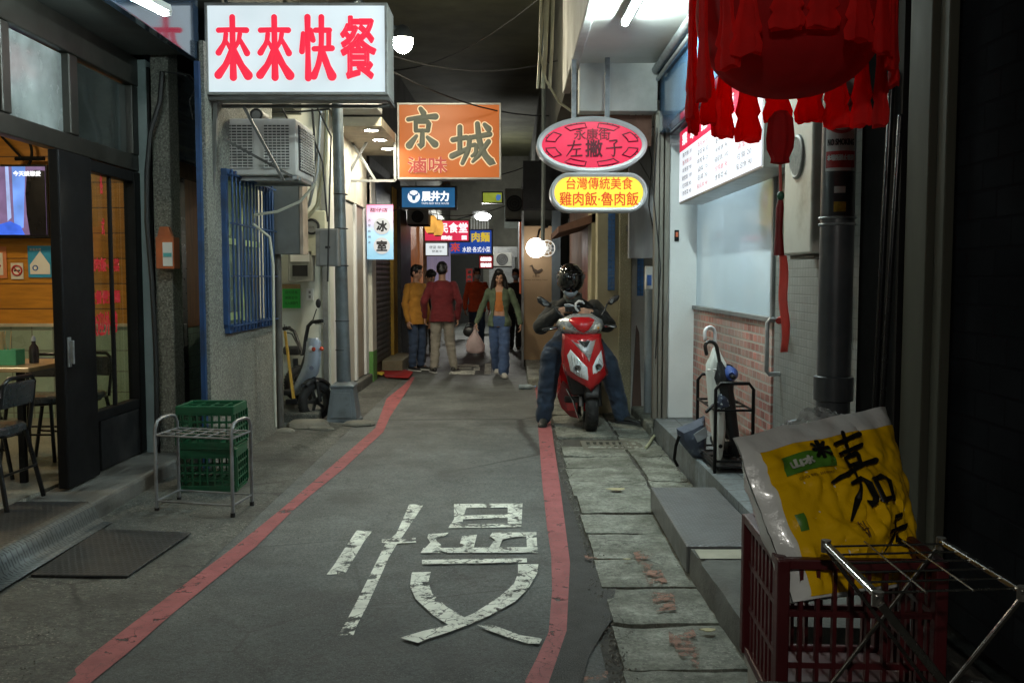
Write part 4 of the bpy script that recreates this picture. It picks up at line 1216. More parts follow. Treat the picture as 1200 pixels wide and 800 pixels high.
# paper lanterns
for k, (px, py, Y, r) in enumerate(((505, 263, 17.6, .125), (513, 267, 18.3, .115))):
    c = atY(px, py, Y)
    t = thing('paper_lantern', ['ribbed yellow paper lantern, the nearer and larger of the pair at the pink sign', 'ribbed yellow paper lantern, the smaller one overlapping the pink sign'][k], 'lantern', c - V((0, 0, r * 1.3)), group='paper lanterns by the pink sign')
    prof = [(.05, -r * 1.25)] + [(r * math.sin(math.pi * (.12 + .76 * j / 24)) ** .5 * (1 + .03 * (j % 2)), r * 1.25 * (j / 12 - 1)) for j in range(25)] + [(.05, r * 1.25)]
    part(MB().lathe(prof, c), 'shade', glow('paper_lantern_glow', (1, .50, .10), .85, .3, 5), t, smooth=60)
    part(MB().lathe([(.055, r * 1.2), (.06, r * 1.4), (.01, r * 1.42)], c).lathe([(.01, -r * 1.42), (.06, -r * 1.4), (.055, -r * 1.2)], c), 'cap', DARK, t, smooth=True)
    part(MB().tube([c + V((0, 0, r * 1.4)), c + V((-.05, 0, r * 1.4 + .4))], .008, 5), 'cord', DARK, t)
# bright far bulb and the white globe
c = atY(566, 254, 27)
t = thing('far_floodlight', 'small glaring floodlight high on the dark end wall', 'lamp', c)
part(MB().bx(c.x - .3, c.x + .1, 27.0, 27.12, c.z - .04, c.z + .16), 'lamp_housing', DARK, t)
part(MB().sph(c, (.22, .08, .1), 14, 8), 'bulb', glow('floodlight_bulb', (1, 1, .92), 500, 0), t, smooth=True)
part(MB().tube([c + V((-.1, .1, .1)), c + V((-1.3, .3, -.2))], .02, 6), 'arm', DARK, t)
c = atY(628, 290.5, 15.3)
t = thing('globe_lamp', 'glowing white globe lamp in front of the brown board shop', 'lamp', c)
part(MB().sph(c, .16, 28, 18), 'globe', glow('globe_glow', (1, .96, .88), 9, 0), t, smooth=True)
part(MB().tube([c + V((.02, .05, .13)), c + V((.06, .15, .3)), c + V((.2, .3, .36))], .018, 8).ring(c + V((.0, .0, .13)), .06, .012), 'fitting', DARK, t, smooth=True)
c2 = atY(641, 291, 15.5)
t = thing('wall_fan', 'small white caged fan behind the globe lamp', 'fan', c2)
fgm = MB().ring(c2, .13, .008, EY).ring(c2, .07, .005, EY)
for k in range(10):
    a = k * math.pi / 5
    fgm.tube([c2, c2 + V((math.cos(a) * .13, 0, math.sin(a) * .13))], .004, 4)
part(fgm, 'cage', WHITEW, t, smooth=True)
part(MB().cyl(c2, c2 + V((0, .12, 0)), .04, 12), 'motor', GREYM, t, smooth=True)
t = thing('bird_logo_board', 'brown bird emblem with a small line of type on the kraft board', 'sign', (.42, 15.69, 1.5))
lg = MB()
bc = atY(628, 316, 15.69)
lg.prism([bc + V((x, 0, z)) for x, z in ((-.11, .06), (-.06, .085), (-.03, .02), (.03, -.01), (.10, .02), (.12, -.01), (.05, -.06), (-.02, -.06), (-.05, -.02), (-.07, .05))], (0, -.006, 0))
lg.tube([bc + V((0, -.003, -.06)), bc + V((0, -.003, -.10))], .006, 5)
part(lg, 'emblem', mat('dark_brown_print', (.06, .035, .02), .6), t)
lg = MB()
text(lg, '小食館', atY(628, 323.5, 15.69), EX, EZ, .12, .035, 0, .003)
text(lg, 'HANDMADE · FROM MORNING TO NIGHT', atY(628, 328, 15.69), EX, EZ, .40, .022, 0, .003)
part(lg, 'lettering', MATS['dark_brown_print'], t)

# ---------------------------------------------------------------- right signs
YE = 8.2
ce = atY(693.5, 170, YE)
RX_, RZ_ = 64 / F * YE, 32.5 / F * YE
es = thing('oval_sign', 'glowing pink oval sign with a dark lattice border hanging from two poles', 'sign', (ce.x, YE, ce.z - RZ_))
def ell(rx, rz, y, n=56):
    return [ce + V((rx * math.cos(2 * math.pi * k / n), y, rz * math.sin(2 * math.pi * k / n))) for k in range(n)]
e = MB().loft([ell(RX_, RZ_, .2), ell(RX_, RZ_, -.02), ell(RX_ - .02, RZ_ - .02, -.03), ell(RX_ - .045, RZ_ - .045, -.02), ell(RX_ - .05, RZ_ - .05, .19)], True, True)
part(e, 'frame', mat('sign_edge_silver', (.50, .51, .52), .4, .4, var=.1), es, smooth=True)
fce = part(MB().prism(ell(RX_ - .046, RZ_ - .046, -.012), (0, .02, 0)), 'face', glow('pink_oval_face', (.84, .02, .085), .80, .12, 2.5), es)
DK = glow('maroon_print', (.10, .004, .016), .5)
lb = MB()
def arcpt(a, k):
    return ce + V(((RX_ - .046) * k * math.cos(a), -.016, (RZ_ - .046) * k * math.sin(a)))
for q0 in (0, 1, 2, 3):
    for s0, s1 in ((.17, .62), (.95, 1.42)):
        a0, a1 = [(x if q0 in (0, 2) else math.pi / 2 - x + 0) + 0 for x in (s0, s1)]
        if q0 == 0: rg = (s0, s1)
        elif q0 == 1: rg = (math.pi - s1, math.pi - s0)
        elif q0 == 2: rg = (math.pi + s0, math.pi + s1)
        else: rg = (2 * math.pi - s1, 2 * math.pi - s0)
        n_ = 6
        out = [arcpt(rg[0] + (rg[1] - rg[0]) * j / n_, .94) for j in range(n_ + 1)]
        inn = [arcpt(rg[0] + (rg[1] - rg[0]) * j / n_, .74) for j in range(n_, -1, -1)]
        lb.tube(out + inn, .0055, 5, closed=True)
        am = (rg[0] + rg[1]) / 2
        lb.tube([arcpt(am - .06, .94), arcpt(am - .06, .985)], .0045, 5); lb.tube([arcpt(am + .06, .94), arcpt(am + .06, .985)], .0045, 5)
part(lb, 'lattice_border', DK, fce)
YF = YE - .014
chars(fce, 'small_lettering', glow('wine_print', (.16, .002, .012), .5), [('t', '永康街', 673, 151, 715, 164, .0015)], YF)
chars(fce, 'lettering', DK, [('b', 'zuo', 664, 166, 682, 184, .001), ('t', '撇', 686, 164, 706, 184, .004), ('b', 'zi', 711, 163, 728, 184, .001)], YF)
ph = MB()
for pxx in (672.5, 711.5):
    X = atY(pxx, 100, YE + .1).x
    ph.bar((X, YE + .1, ce.z + RZ_ * .8), (X, YE + .1, 3.398), .05, .04)
part(ph, 'hanging_post', mat('worn_grey_post', (.18, .19, .20), .6, .4, var=.35, vs=14), es)
cy = atY(701.5, 225.5, YE)
ys = thing('yellow_sign', 'yellow rounded sign with red dish names fixed below the pink oval sign', 'sign', (cy.x, YE, cy.z - .17))
W_, H_ = 56.5 / F * YE, 22.5 / F * YE
def stad(inset, y):
    r = H_ - inset
    L = W_ - H_
    return [cy + V((L + r * math.cos(a), y, r * math.sin(a))) for a in [math.pi * (j / 14 - .5) for j in range(15)]] + [cy + V((-L + r * math.cos(a), y, r * math.sin(a))) for a in [math.pi * (j / 14 + .5) for j in range(15)]]
part(MB().loft([stad(0, .2), stad(0, -.02), stad(.016, -.03), stad(.036, -.02), stad(.04, .19)], True, True), 'frame', MATS['sign_edge_silver'], ys, smooth=True)
fcy = part(MB().prism(stad(.037, -.012), (0, .02, 0)), 'face', glow('yellow_face', (.95, .70, .06), 1.08, .08, 2), ys)
OR = glow('red_orange_print', (.72, .07, .02), .8)
chars(fcy, 'lettering', OR, [('t', '台灣傳統美食', 664, 208, 741, 222, .001), ('t', '雞肉飯·魯肉飯', 656, 225, 748, 241, .0016)], YF)

# blank steel board and the wall box beside it
t = thing('steel_wall_board', 'tall blank grey steel board beside the yellow rounded sign', 'board', (1.38, 9.9, 1.7))
x0, x1, z0, z1 = rect(737, 142, 768, 303, 9.8)
part(MB().bx(x0, x1, 9.78, 9.86, z0, z1), 'panel', mat('streaked_steel', (.34, .35, .37), .45, .3, var=.2, vs=2, bump=.05, scale=(4, 1, .6), dirt=(.18, .18, .19), ds=1.6), t, bevel=.006)
part(MB().bx(x0 + .02, x1 - .02, 9.861, 10.23, z0 + .3, z0 + .36), 'bracket', DARK, t)
t = thing('isolator_box', 'small white switch box with a blue label on the grey conduit', 'switch box', (1.45, 9.9, 1.4))
x0, x1, z0, z1 = rect(756, 312, 765, 340, 9.8)
part(MB().bx(x0, x1, 9.76, 9.84, z0, z1), 'body', WHITEW, t, bevel=.008)
part(MB().bx(x0 + .015, x1 - .02, 9.754, 9.759, z0 + .05, z1 - .09), 'label_plate', mat('blue_label', (.05, .14, .45), .4), t)
t = thing('conduit_bundle', 'bundle of grey pipes and cables climbing the wall beside the white column', 'pipes', (1.5, 9.6, 0))
cb = MB()
X = atY(760, 420, 9.7).x
part(MB().cyl((X, 9.7, 0), (X, 9.7, 1.38), .045, 14), 'drainpipe', mat('grey_pvc_pipe', (.17, .19, .20), .45, var=.2), t, smooth=True)
for k, (xx, r, m) in enumerate(((1.50, .014, 0), (1.535, .01, 0), (1.57, .012, 0))):
    pts = [(xx + .012 * math.sin(z * 3 + k), 9.62 + .02 * k, z) for z in [0.05 + .2 * j for j in range(17)]]
    cb.tube(pts, r, 6)
cb.tube([(1.5, 9.6, 2.2), (1.38, 9.55, 2.5), (1.25, 9.5, 2.7), (1.1, 9.4, 2.95)], .006, 5)
cb.tube([(1.5, 9.6, 2.0), (1.56, 9.5, 2.4), (1.46, 9.4, 2.75)], .006, 5)
part(cb, 'cable', mat('grey_cable', (.13, .13, .12), .6), t, smooth=True)
hs = thing('rubber_hose', 'pale green hose running down the conduit to the drain grate', 'hose', (1.4, 9.0, 0))
part(MB().tube([(1.50, 9.55, 1.1), (1.49, 9.45, .6), (1.46, 9.2, .25), (1.36, 8.75, .04), (1.28, 8.5, .03), (1.22, 8.25, .035), (1.16, 8.05, .03)], .013, 8), 'hose_line', mat('pale_green_hose', (.38, .38, .24), .5), hs, smooth=True)
w0 = [(1.335, 8.66, 1.76 - .45), (0, 0, 0)]
t = thing('call_button', 'small black call button plate on the white column', 'switch', (1.54, 8.61, 1.6))
c = atY(793, 276, 8.61)
part(MB().bx(c.x - .02, c.x + .02, 8.602, 8.619, c.z - .05, c.z + .05), 'plate', BLACK, t, bevel=.003)
part(MB().bx(c.x - .011, c.x + .011, 8.596, 8.601, c.z - .012, c.z + .03), 'button', mat('red_orange_button', (.55, .12, .05), .4), t)

# menu lightbox over the steamy window
mn = thing('menu_lightbox', 'bright white menu lightbox with a red heading band over the steamy window', 'menu board', (1.5, 6.9, 2.15))
MX = 1.45
def mq(px, py):
    return atX(px, py, MX)
ya, yb, mz0, mz1 = 5.52, 8.2, 2.15, 2.74
part(MB().bx(MX + .004, RX - .003, ya - .03, yb + .03, mz0 - .02, mz1 + .02), 'case', mat('menu_case', (.55, .56, .56), .4, .2), mn, bevel=.01)
fcm = part(MB().bx(MX - .002, MX + .003, ya, yb, mz0, mz1 - .17), 'face', glow('menu_white', (.86, .90, .96), .95, .06, 1.2), mn)
part(MB().bx(MX - .002, MX + .003, ya, yb, mz1 - .168, mz1), 'heading_band', glow('menu_red', (.80, .02, .08), .9, .05), mn)
NX = V((0, -1, 0))
hd_ = MB()
for y_, ch in ((7.95, '菜'), (7.6, '單'), (7.15, '雞'), (6.7, '肉'), (6.3, '飯'), (5.9, '湯')):
    text(hd_, ch, (MX - .003, y_, mz1 - .083), NX, EZ, .20, .10, .006, .003)
part(hd_, 'heading_lettering', WL, mn)
rg_ = random.Random(5)
rows = ['雞肉飯 30', '魯肉飯 30', '排骨飯 90', '雞腿飯 100', '焢肉飯 85', '燙青菜 40', '貢丸湯 35', '蛋花湯 30', '味噌湯 25', '滷蛋 15', '豆腐 20', '虱目魚 90']
ml, mr_ = MB(), MB()
i = 0
for c_ in range(4):
    for r__ in range(6):
        y_ = yb - .36 - c_ * .64
        z_ = mz1 - .215 - r__ * .064
        s_ = rows[i % len(rows)]
        text(mr_ if (i % 5 == 1) else ml, s_, (MX - .003, y_, z_), NX, EZ, .40 + .03 * (len(s_) - 6), .04, 0, .002)
        i += 1
part(ml, 'price_lettering', mat('menu_grey_print', (.03, .03, .04), .6), fcm)
part(mr_, 'red_price_lettering', mat('menu_red_print', (.55, .05, .07), .6), fcm)
t = thing('reflected_round_sign', 'round yellow and white sign added behind the steamy window in place of a reflection', 'sign', (2.0, 7.3, 2.0))  # disc built behind the pane to stand for a reflection in the glass
c = V((RX + .14, 6.32, 2.02))
part(MB().lathe([(.001, 0), (.20, 0), (.20, .05)], c, (-1, 0, 0), 30), 'rim', WHITEW, t, smooth=True)
fy = part(MB().lathe([(.001, .052), (.16, .052), (.16, .055)], c, (-1, 0, 0), 30), 'face', glow('round_yellow', (.85, .62, .1), .8), t)
part(text(MB(), '飯', c + V((-.056, 0, 0)), NX, EZ, .13, .13, .005, .004), 'lettering', OR, fy)

# water heater box on the tiled wall
wh_ = thing('water_heater', 'grimy white wall heater with a round port beside the dark drainpipe', 'water heater', (1.6, 5.0, 1.62))
part(MB().bx(1.50, RX - .002, 4.74, 5.22, 1.62, 2.5), 'case', mat('grimy_white_enamel', (.50, .49, .43), .4, var=.12, vs=3, bump=.04, dirt=(.2, .17, .12), ds=3, dlo=.52, dhi=.75), wh_, bevel=.012)
part(MB().ring((1.497, 4.98, 2.13), .105, .012, EX), 'port_rim', GREYM, wh_, smooth=True)
part(MB().lathe([(.001, 0), (.10, 0), (.10, .01)], (1.499, 4.98, 2.13), (-1, 0, 0), 28), 'port_mesh', mat('dusty_mesh', (.16, .15, .13), .8, var=.4, vs=40), wh_)
part(MB().bx(1.53, 1.66, 4.78, 5.18, 1.60, 1.618), 'base_tray', mat('soot_tray', (.08, .07, .05), .7, var=.4, vs=20), wh_)
# dark pipe with stickers
pp_ = thing('drainpipe', 'thick dark grey drainpipe carrying a no smoking sticker', 'drainpipe', (1.52, 4.4, 0))
PX, PY, PR = 1.515, 4.40, .077
part(MB().cyl((PX, PY, .2), (PX, PY, 3.38), PR, 28), 'pipe', mat('dark_pvc', (.045, .05, .055), .35, var=.25, vs=4, bump=.03, dirt=(.09, .085, .08), ds=3), pp_, smooth=True)
part(MB().lathe([(PR + .004, -.06), (PR + .014, -.055), (PR + .014, .055), (PR + .004, .06)], (PX, PY, .98), seg=28), 'coupling', MATS['dark_pvc'], pp_, smooth=True)
cl = MB()
for z in (1.745, 1.775):
    cl.ring((PX, PY, z), PR + .003, .006, seg=28, rseg=6)
part(cl, 'clamp', STEEL, pp_, smooth=True)
def wrap(z0, z1, a0, a1, r):
    n_ = 10
    return [[V((PX + r * math.sin(a0 + (a1 - a0) * j / n_), PY - r * math.cos(a0 + (a1 - a0) * j / n_), z)) for j in range(n_ + 1)] for z in (z0, z1)]
def wrapstrip(mb, z0, z1, a0, a1, r):
    s0, s1 = wrap(z0, z1, a0, a1, r)
    return mb.strip(s0, s1)
st = part(wrapstrip(MB(), 1.985, 2.40, -1.15, .75, PR + .0015), 'sticker', mat('white_sticker', (.60, .58, .56), .45), pp_)
part(wrapstrip(MB(), 2.0, 2.075, -1.1, .7, PR + .0026), 'red_band', mat('sticker_red', (.42, .03, .03), .5), st)
tz = MB()
def curve_text(mb, s_, z, h, a0, a1, r):
    m0 = MB()
    text(m0, s_, (0, 0, 0), EX, EZ, (a1 - a0) * r, h, .0016, .001)
    for v in m0.v:
        a = (a0 + a1) / 2 + v.x / r
        mb.v.append(V((PX + (r - v.y) * math.sin(a), PY - (r - v.y) * math.cos(a), z + v.z)))
    o_ = len(mb.v) - len(m0.v)
    for f_ in m0.f:
        mb.f.append([o_ + i_ for i_ in f_]); mb.mi.append(0)
curve_text(tz, 'NO SMOKING', 2.115, .03, -1.0, .6, PR + .003)
part(tz, 'lettering', mat('sticker_black', (.03, .03, .03), .5), st)
tz = MB()
curve_text(tz, '本場所禁止吸菸', 2.045, .028, -1.0, .6, PR + .004)
part(tz, 'band_lettering', WHITEW, st)
tz = MB()
ng = [V((PX + (PR + .004) * math.sin(-.2 + .085 / PR * math.cos(a) * .9), PY - (PR + .004) * math.cos(-.2 + .085 / PR * math.cos(a) * .9), 2.245 + .085 * math.sin(a))) for a in [2 * math.pi * k / 24 for k in range(24)]]
tz.tube(ng, .008, 6, closed=True)
tz.tube([ng[3], V((PX + (PR + .005) * math.sin(-.2), PY - (PR + .005) * math.cos(-.2), 2.245)), ng[15]], .008, 6)
part(tz, 'ban_ring', MATS['sticker_red'], st, smooth=True)
part(wrapstrip(MB(), 1.885, 1.915, -.55, .1, PR + .0015), 'small_sticker', MATS['white_sticker'], pp_)
part(wrapstrip(MB(), 1.80, 1.845, -.55, .15, PR + .0015), 'small_sticker', mat('yellow_sticker', (.45, .30, .03), .5, var=.5, vs=30), pp_)
# red door pull on the tiled wall + pink streamer of the lantern comes later
dh = thing('door_pull', 'red and chrome door pull on the small grey tiles beside the brick dado', 'door handle', (1.62, 5.95, 1.0))
hm = MB().tube([(1.668, 5.82, 1.24), (1.60, 5.82, 1.24), (1.585, 5.82, 1.22), (1.585, 5.82, .92), (1.60, 5.82, .90), (1.668, 5.82, .90)], .014, 8)
part(hm, 'grip', STEEL, dh, smooth=True)
part(MB().tube([(1.66, 5.80, 1.24), (1.60, 5.62, 1.24)], .02, 8), 'red_sleeve', mat('red_sleeve', (.5, .04, .03), .5), dh, smooth=True)

# meters and notices on the cream wall
def meter(label, pxs, Y, round_dial):
    x0, x1, z0, z1 = rect(*pxs, Y)
    t = thing('electric_meter', label, 'meter', ((x0 + x1) / 2, Y, z0), group='meters on the cream wall')
    m = mat('cream_enamel', (.52, .52, .40), .45, var=.1, dirt=(.3, .28, .2), ds=3) if round_dial else mat('grey_enamel', (.30, .31, .28), .5, var=.15, dirt=(.15, .14, .12), ds=3)
    part(MB().bx(x0, x1, Y - .14, Y, z0, z1), 'case', m, t, bevel=.008)
    if round_dial:
        c = V(((x0 + x1) / 2 - .0, Y - .141, z1 - .17))
        part(MB().ring(c, .075, .014, EY), 'dial_rim', DARK, t, smooth=True)
        part(MB().lathe([(.001, .0), (.072, .0), (.072, .006)], c, (0, -1, 0)), 'dial', mat('dial_face', (.25, .26, .25), .2, coat=.5), t)
        part(text(MB(), '2375', c + V((0, -.009, -.01)), EX, EZ, .06, .022, 0, .002), 'digits', MATS['black_print'], t)
    else:
        part(MB().bx(x0 + .03, x1 - .03, Y - .148, Y - .141, z1 - .12, z1 - .02), 'paper_label', mat('white_paper', (.70, .70, .66), .7, var=.05), t)
        part(MB().bx(x0 + .05, x1 - .05, Y - .15, Y - .141, z0 + .06, z0 + .18), 'vent_plate', DARK, t)
    return t
meter('cream electric meter with a round dial, above the grey meter', (353, 248, 384, 300), 10.4, True)
meter('grey electric meter with a paper label, below the dial meter', (341, 294, 369, 330), 10.4, False)
gn = thing('green_notice', 'bright green notice sheet hung on the cream wall', 'notice', (-2.4, 10.47, 1.2))
x0, x1, z0, z1 = rect(331, 333, 352, 361, 10.46)
gp = part(MB().bx(x0, x1, 10.455, 10.465, z0, z1 - .05), 'sheet', mat('green_paper', (.03, .42, .06), .6, var=.08), gn)
gt = MB()
for k, s_ in enumerate(('請勿停車', '謝謝合作', '出入請關門')):
    text(gt, s_, ((x0 + x1) / 2, 10.454, z1 - .09 - k * .06), EX, EZ, .14, .035, 0, .002)
part(gt, 'lettering', mat('dark_green_ink', (.01, .08, .02), .6), gp)
part(MB().bx(x0, x1, 10.453, 10.467, z1 - .049, z1 + .0), 'cardboard_top', mat('cardboard', (.32, .22, .11), .8), gn)
sw = thing('wall_socket', 'small white socket plate on the cream wall beside the green notice', 'socket', (-2.1, 10.49, 1.2))
c = atY(363, 345, 10.48)
part(MB().bx(c.x - .04, c.x + .04, 10.48, 10.497, c.z - .065, c.z + .065), 'plate', WHITEW, sw, bevel=.003)
part(MB().bx(c.x - .012, c.x + .012, 10.474, 10.479, c.z + .01, c.z + .04).bx(c.x - .012, c.x + .012, 10.474, 10.479, c.z - .04, c.z - .01), 'outlet', GREYM, sw)
cbn = thing('grey_cabinet', 'flat grey steel cabinet between the barred window and the meters', 'cabinet', (-2.15, 9.1, 1.7))
x0, x1, z0, z1 = rect(318, 216, 352, 298, 9.02)
xr = atY(327, 400, 9.1).x
part(MB().bx(x0, x1, 9.0, 9.2, z0, z1), 'case', mat('cabinet_grey', (.17, .18, .175), .5, .2, var=.2, vs=3, dirt=(.1, .09, .08), ds=2), cbn, bevel=.006)
part(MB().bx(x1 + .001, x1 + .03, 8.99, 9.21, z0, z1 + .02), 'rusty_edge', mat('pinkish_edge', (.36, .29, .23), .7, var=.3), cbn)
part(MB().cyl((xr, 9.1, .0), (xr, 9.1, z0), .035, 10), 'riser_pipe', mat('dark_riser', (.10, .095, .085), .6, var=.3), cbn, smooth=True)
# orange letter box on the pillar
lb_ = thing('letter_box', 'orange metal letter box with a pale label on the pebble dash pillar', 'letter box', (-2.68, 7.2, 1.56))
x0, x1, z0, z1 = rect(187, 266, 208, 315, 7.25)
part(MB().bx(x0, x1, 7.17, 7.296, z0, z1 - .08).prism([(x0, 7.2, z1 - .081), (x1 - .02, 7.2, z1 - .081), (x1 - .05, 7.2, z1), (x0 + .02, 7.2, z1)], (0, .05, 0)), 'box', mat('orange_metal', (.50, .13, .04), .5, .1, var=.15, vs=5, dirt=(.25, .08, .04), ds=4), lb_, bevel=.004)
ll = part(MB().bx(x0 + .055, x1 - .01, 7.163, 7.169, z0 + .02, z1 - .12), 'label_card', MATS['white_paper'], lb_)
part(MB().bx(x0 + .06, x1 - .015, 7.158, 7.162, z0 + .09, z0 + .12), 'label_stripe', mat('teal_print', (.1, .4, .4), .6), ll)

# ---------------------------------------------------------------- cables, pipes and condensers overhead
CBM = mat('black_cable', (.014, .014, .014), .55)
def cable(name, label, pts, r=.008, m=None):
    t = MB().tube([V(p) for p in pts], r, 6).build(name, m or CBM, smooth=True)
    return tag(t, label, 'cable')
def sag(a, b, s, n=10):
    a, b = V(a), V(b)
    return [a.lerp(b, k / n) - V((0, 0, s * 4 * (k / n) * (1 - k / n))) for k in range(n + 1)]
cable('hanging_cable', 'thick black cable drooping down the pale blue plaster column', [atY(*q, 7.15) for q in ((190, 84), (187, 120), (176, 155), (172, 200), (172, 260), (178, 330), (183, 420), (184, 520))], .018)
cable('thin_cable', 'thin wire looping from the lightbox to the pebble dash pillar', [atY(*q, 7.1) for q in ((190, 84), (222, 88), (232, 100), (222, 118), (226, 140))], .006)
cable('white_hose', 'pale hose sweeping from the air conditioner across the barred window', [atY(*q, 8.2) for q in ((371, 214), (352, 236), (325, 248), (298, 252), (296, 262), (316, 278), (320, 310), (321, 420), (323, 500))], .013, mat('pale_hose', (.5, .5, .42), .5))
for k, q in enumerate((((376, 130), (372, 200), (362, 240), (345, 262)), ((383, 128), (381, 190), (372, 240), (360, 256)), ((366, 128), (370, 180), (366, 225)))):
    cable('conduit_cable', ['grey cable bending down to the round dial meter', 'yellowish conduit curving behind the street pole', 'dark cable hanging behind the air conditioner'][k], [atY(x, y, 9.3) for x, y in q], (.016, .02, .012)[k], (GREYM, mat('yellowed_pipe', (.36, .34, .22), .5), CBM)[k])
t = thing('gutter_pipes', 'cluster of pale pipes dropping along the canopy edge at the top', 'pipes', (.42, 8.9, 3.2))
for k, (xa, xb) in enumerate(((648, 640), (641, 634), (655, 648))):
    m_ = MB().tube([atY(xa - 6, -30, 9.0), atY((xa + xb) / 2 - 5, 60, 9.0), atY(xb - 4, 104, 9.05)], (.022, .012, .016)[k], 8)
    part(m_, 'pipe', mat('pale_pipe', (.40, .38, .27), .5, var=.2), t, smooth=True)
cable('drooping_cable', 'loose cable looping beside the canopy fascia', [atY(*q, 9.0) for q in ((640, -10), (632, 60), (640, 95), (655, 120), (672, 132))], .012, mat('pale_pipe2', (.36, .33, .22), .5))
cable('downpipe', 'slim grey downpipe on the dark wall left of the oval sign', [atY(*q, 12.5) for q in ((637, 30), (637, 200), (636, 282))], .03, mat('slim_pipe', (.10, .12, .12), .5))
def condenser(label, px0, py0, px1, py1, Y):
    x0, x1, z0, z1 = rect(px0, py0, px1, py1, Y)
    t = thing('outdoor_condenser', label, 'air conditioner', ((x0 + x1) / 2, Y, z0), group='outdoor condensers')
    part(MB().bx(x0, x1, Y, Y + .5, z0, z1), 'case', mat('old_condenser_case', (.26, .26, .24), .6, var=.2, dirt=(.12, .11, .1), ds=2), t, bevel=.01)
    c = V(((x0 + x1) / 2, Y - .012, (z0 + z1) / 2))
    r = min(x1 - x0, z1 - z0) * .4
    part(MB().ring(c, r, .012, EY).ring(c, r * .6, .008, EY).ring(c, r * .25, .008, EY), 'fan_guard', DARK, t, smooth=True)
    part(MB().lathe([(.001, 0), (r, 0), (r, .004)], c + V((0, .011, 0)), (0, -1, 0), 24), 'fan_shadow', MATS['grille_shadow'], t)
    part(MB().bar((x0, Y + .1, z0 - .02), (x1, Y + .1, z0 - .02), .03, .03).bar((x0, Y + .4, z0 - .02), (x1, Y + .4, z0 - .02), .03, .03), 'support_bracket', DARK, t)
condenser('grey condenser high on the right wall beside the lime sign', 592, 221, 614, 256, 16.5)
condenser('small condenser with a dark fan above the far roller door', 577, 296, 600, 312, 28.5)
condenser('condenser under the small blue sign on the left wall', 477, 246, 502, 262, 17)
for k, (a, b_, s) in enumerate((((-2.0, 11, 4.3), (.55, 11.5, 4.1), .25), ((-2.0, 13.4, 4.4), (.55, 9.9, 4.6), .3), ((-1.76, 9.72, 3.9), (.5, 13, 3.7), .2), ((-1.9, 17, 3.4), (.55, 16, 3.5), .25), ((-1.9, 20, 2.9), (.2, 18, 3.0), .2))):
    cable('overhead_wire', ['sagging wire crossing the lane just beyond the street lamp', 'long sagging wire slanting to the canopy corner', 'wire from the street lamp to the right wall', 'wire strung over the small blue sign', 'wire strung over the pink sign far down'][k], sag(a, b_, s), .009)
t = thing('wire_bracket', 'rusty angle iron bracket reaching out above the small blue sign', 'bracket', (-1.9, 14.9, 3.0))
part(MB().bar((-2.0, 15.1, 3.05), (-.75, 15.1, 3.05), .03, .03).bar((-2.0, 15.1, 2.5), (-1.0, 15.1, 3.03), .025, .025).bar((-1.0, 15.1, 3.05), (-1.0, 15.1, 2.97), .02, .02), 'arm', RUST, t)

for k, q in enumerate((((330, 126), (342, 150), (366, 158), (378, 190), (384, 260)), ((372, 126), (388, 160), (386, 240), (384, 330)), ((300, 126), (320, 132), (352, 131), (386, 128)))):
    cable('wall_cable', ['loose black cable draped over the back of the air conditioner', 'grey cable running straight down beside the dial meter', 'short slack cable above the air conditioner'][k], [atY(x, y, 8.9 + .1 * k) for x, y in q], .009)
for k, q in enumerate((((752, 128), (764, 190), (760, 240), (772, 300)), ((770, 150), (766, 230), (774, 310), (768, 420)), ((735, 118), (748, 140), (762, 150), (775, 146)))):
    cable('tangled_wire', ['thin wire crossing the face of the steel wall board', 'black wire snaking down the grimy shutter tracks', 'short tangled wire above the steel wall board'][k], [atY(x, y, 8.55 if k == 1 else 9.6) for x, y in q], .006)
# ---------------------------------------------------------------- the big red lantern
LC = V((.93, 3.2, 2.39))
ln = thing('red_lantern', 'large red cloth lantern with a ring of tassels hanging near the camera', 'lantern', LC)
RED_C = cloth_through('red_lantern_cloth', (.46, .010, .012), .5)
prof = []
for j in range(33):
    a = math.pi * (.06 + .88 * j / 32)
    prof.append((.305 * math.sin(a) ** .8, -.285 * math.cos(a)))
lt = MB()
NS = 112
secs = []
for r, z in prof:
    secs.append([LC + V((math.cos(2 * math.pi * k / NS) * r * (1 + .022 * abs(math.sin(k * math.pi / 7))), math.sin(2 * math.pi * k / NS) * r * (1 + .022 * abs(math.sin(k * math.pi / 7))), z)) for k in range(NS)])
lt.loft(secs)
part(lt, 'body', RED_C, ln, smooth=True)
part(MB().lathe([(.05, .27), (.16, .275), (.165, .33), (.05, .335)], LC), 'cap', mat('dark_red_cap', (.16, .02, .012), .6), ln, smooth=True)
NT = 19
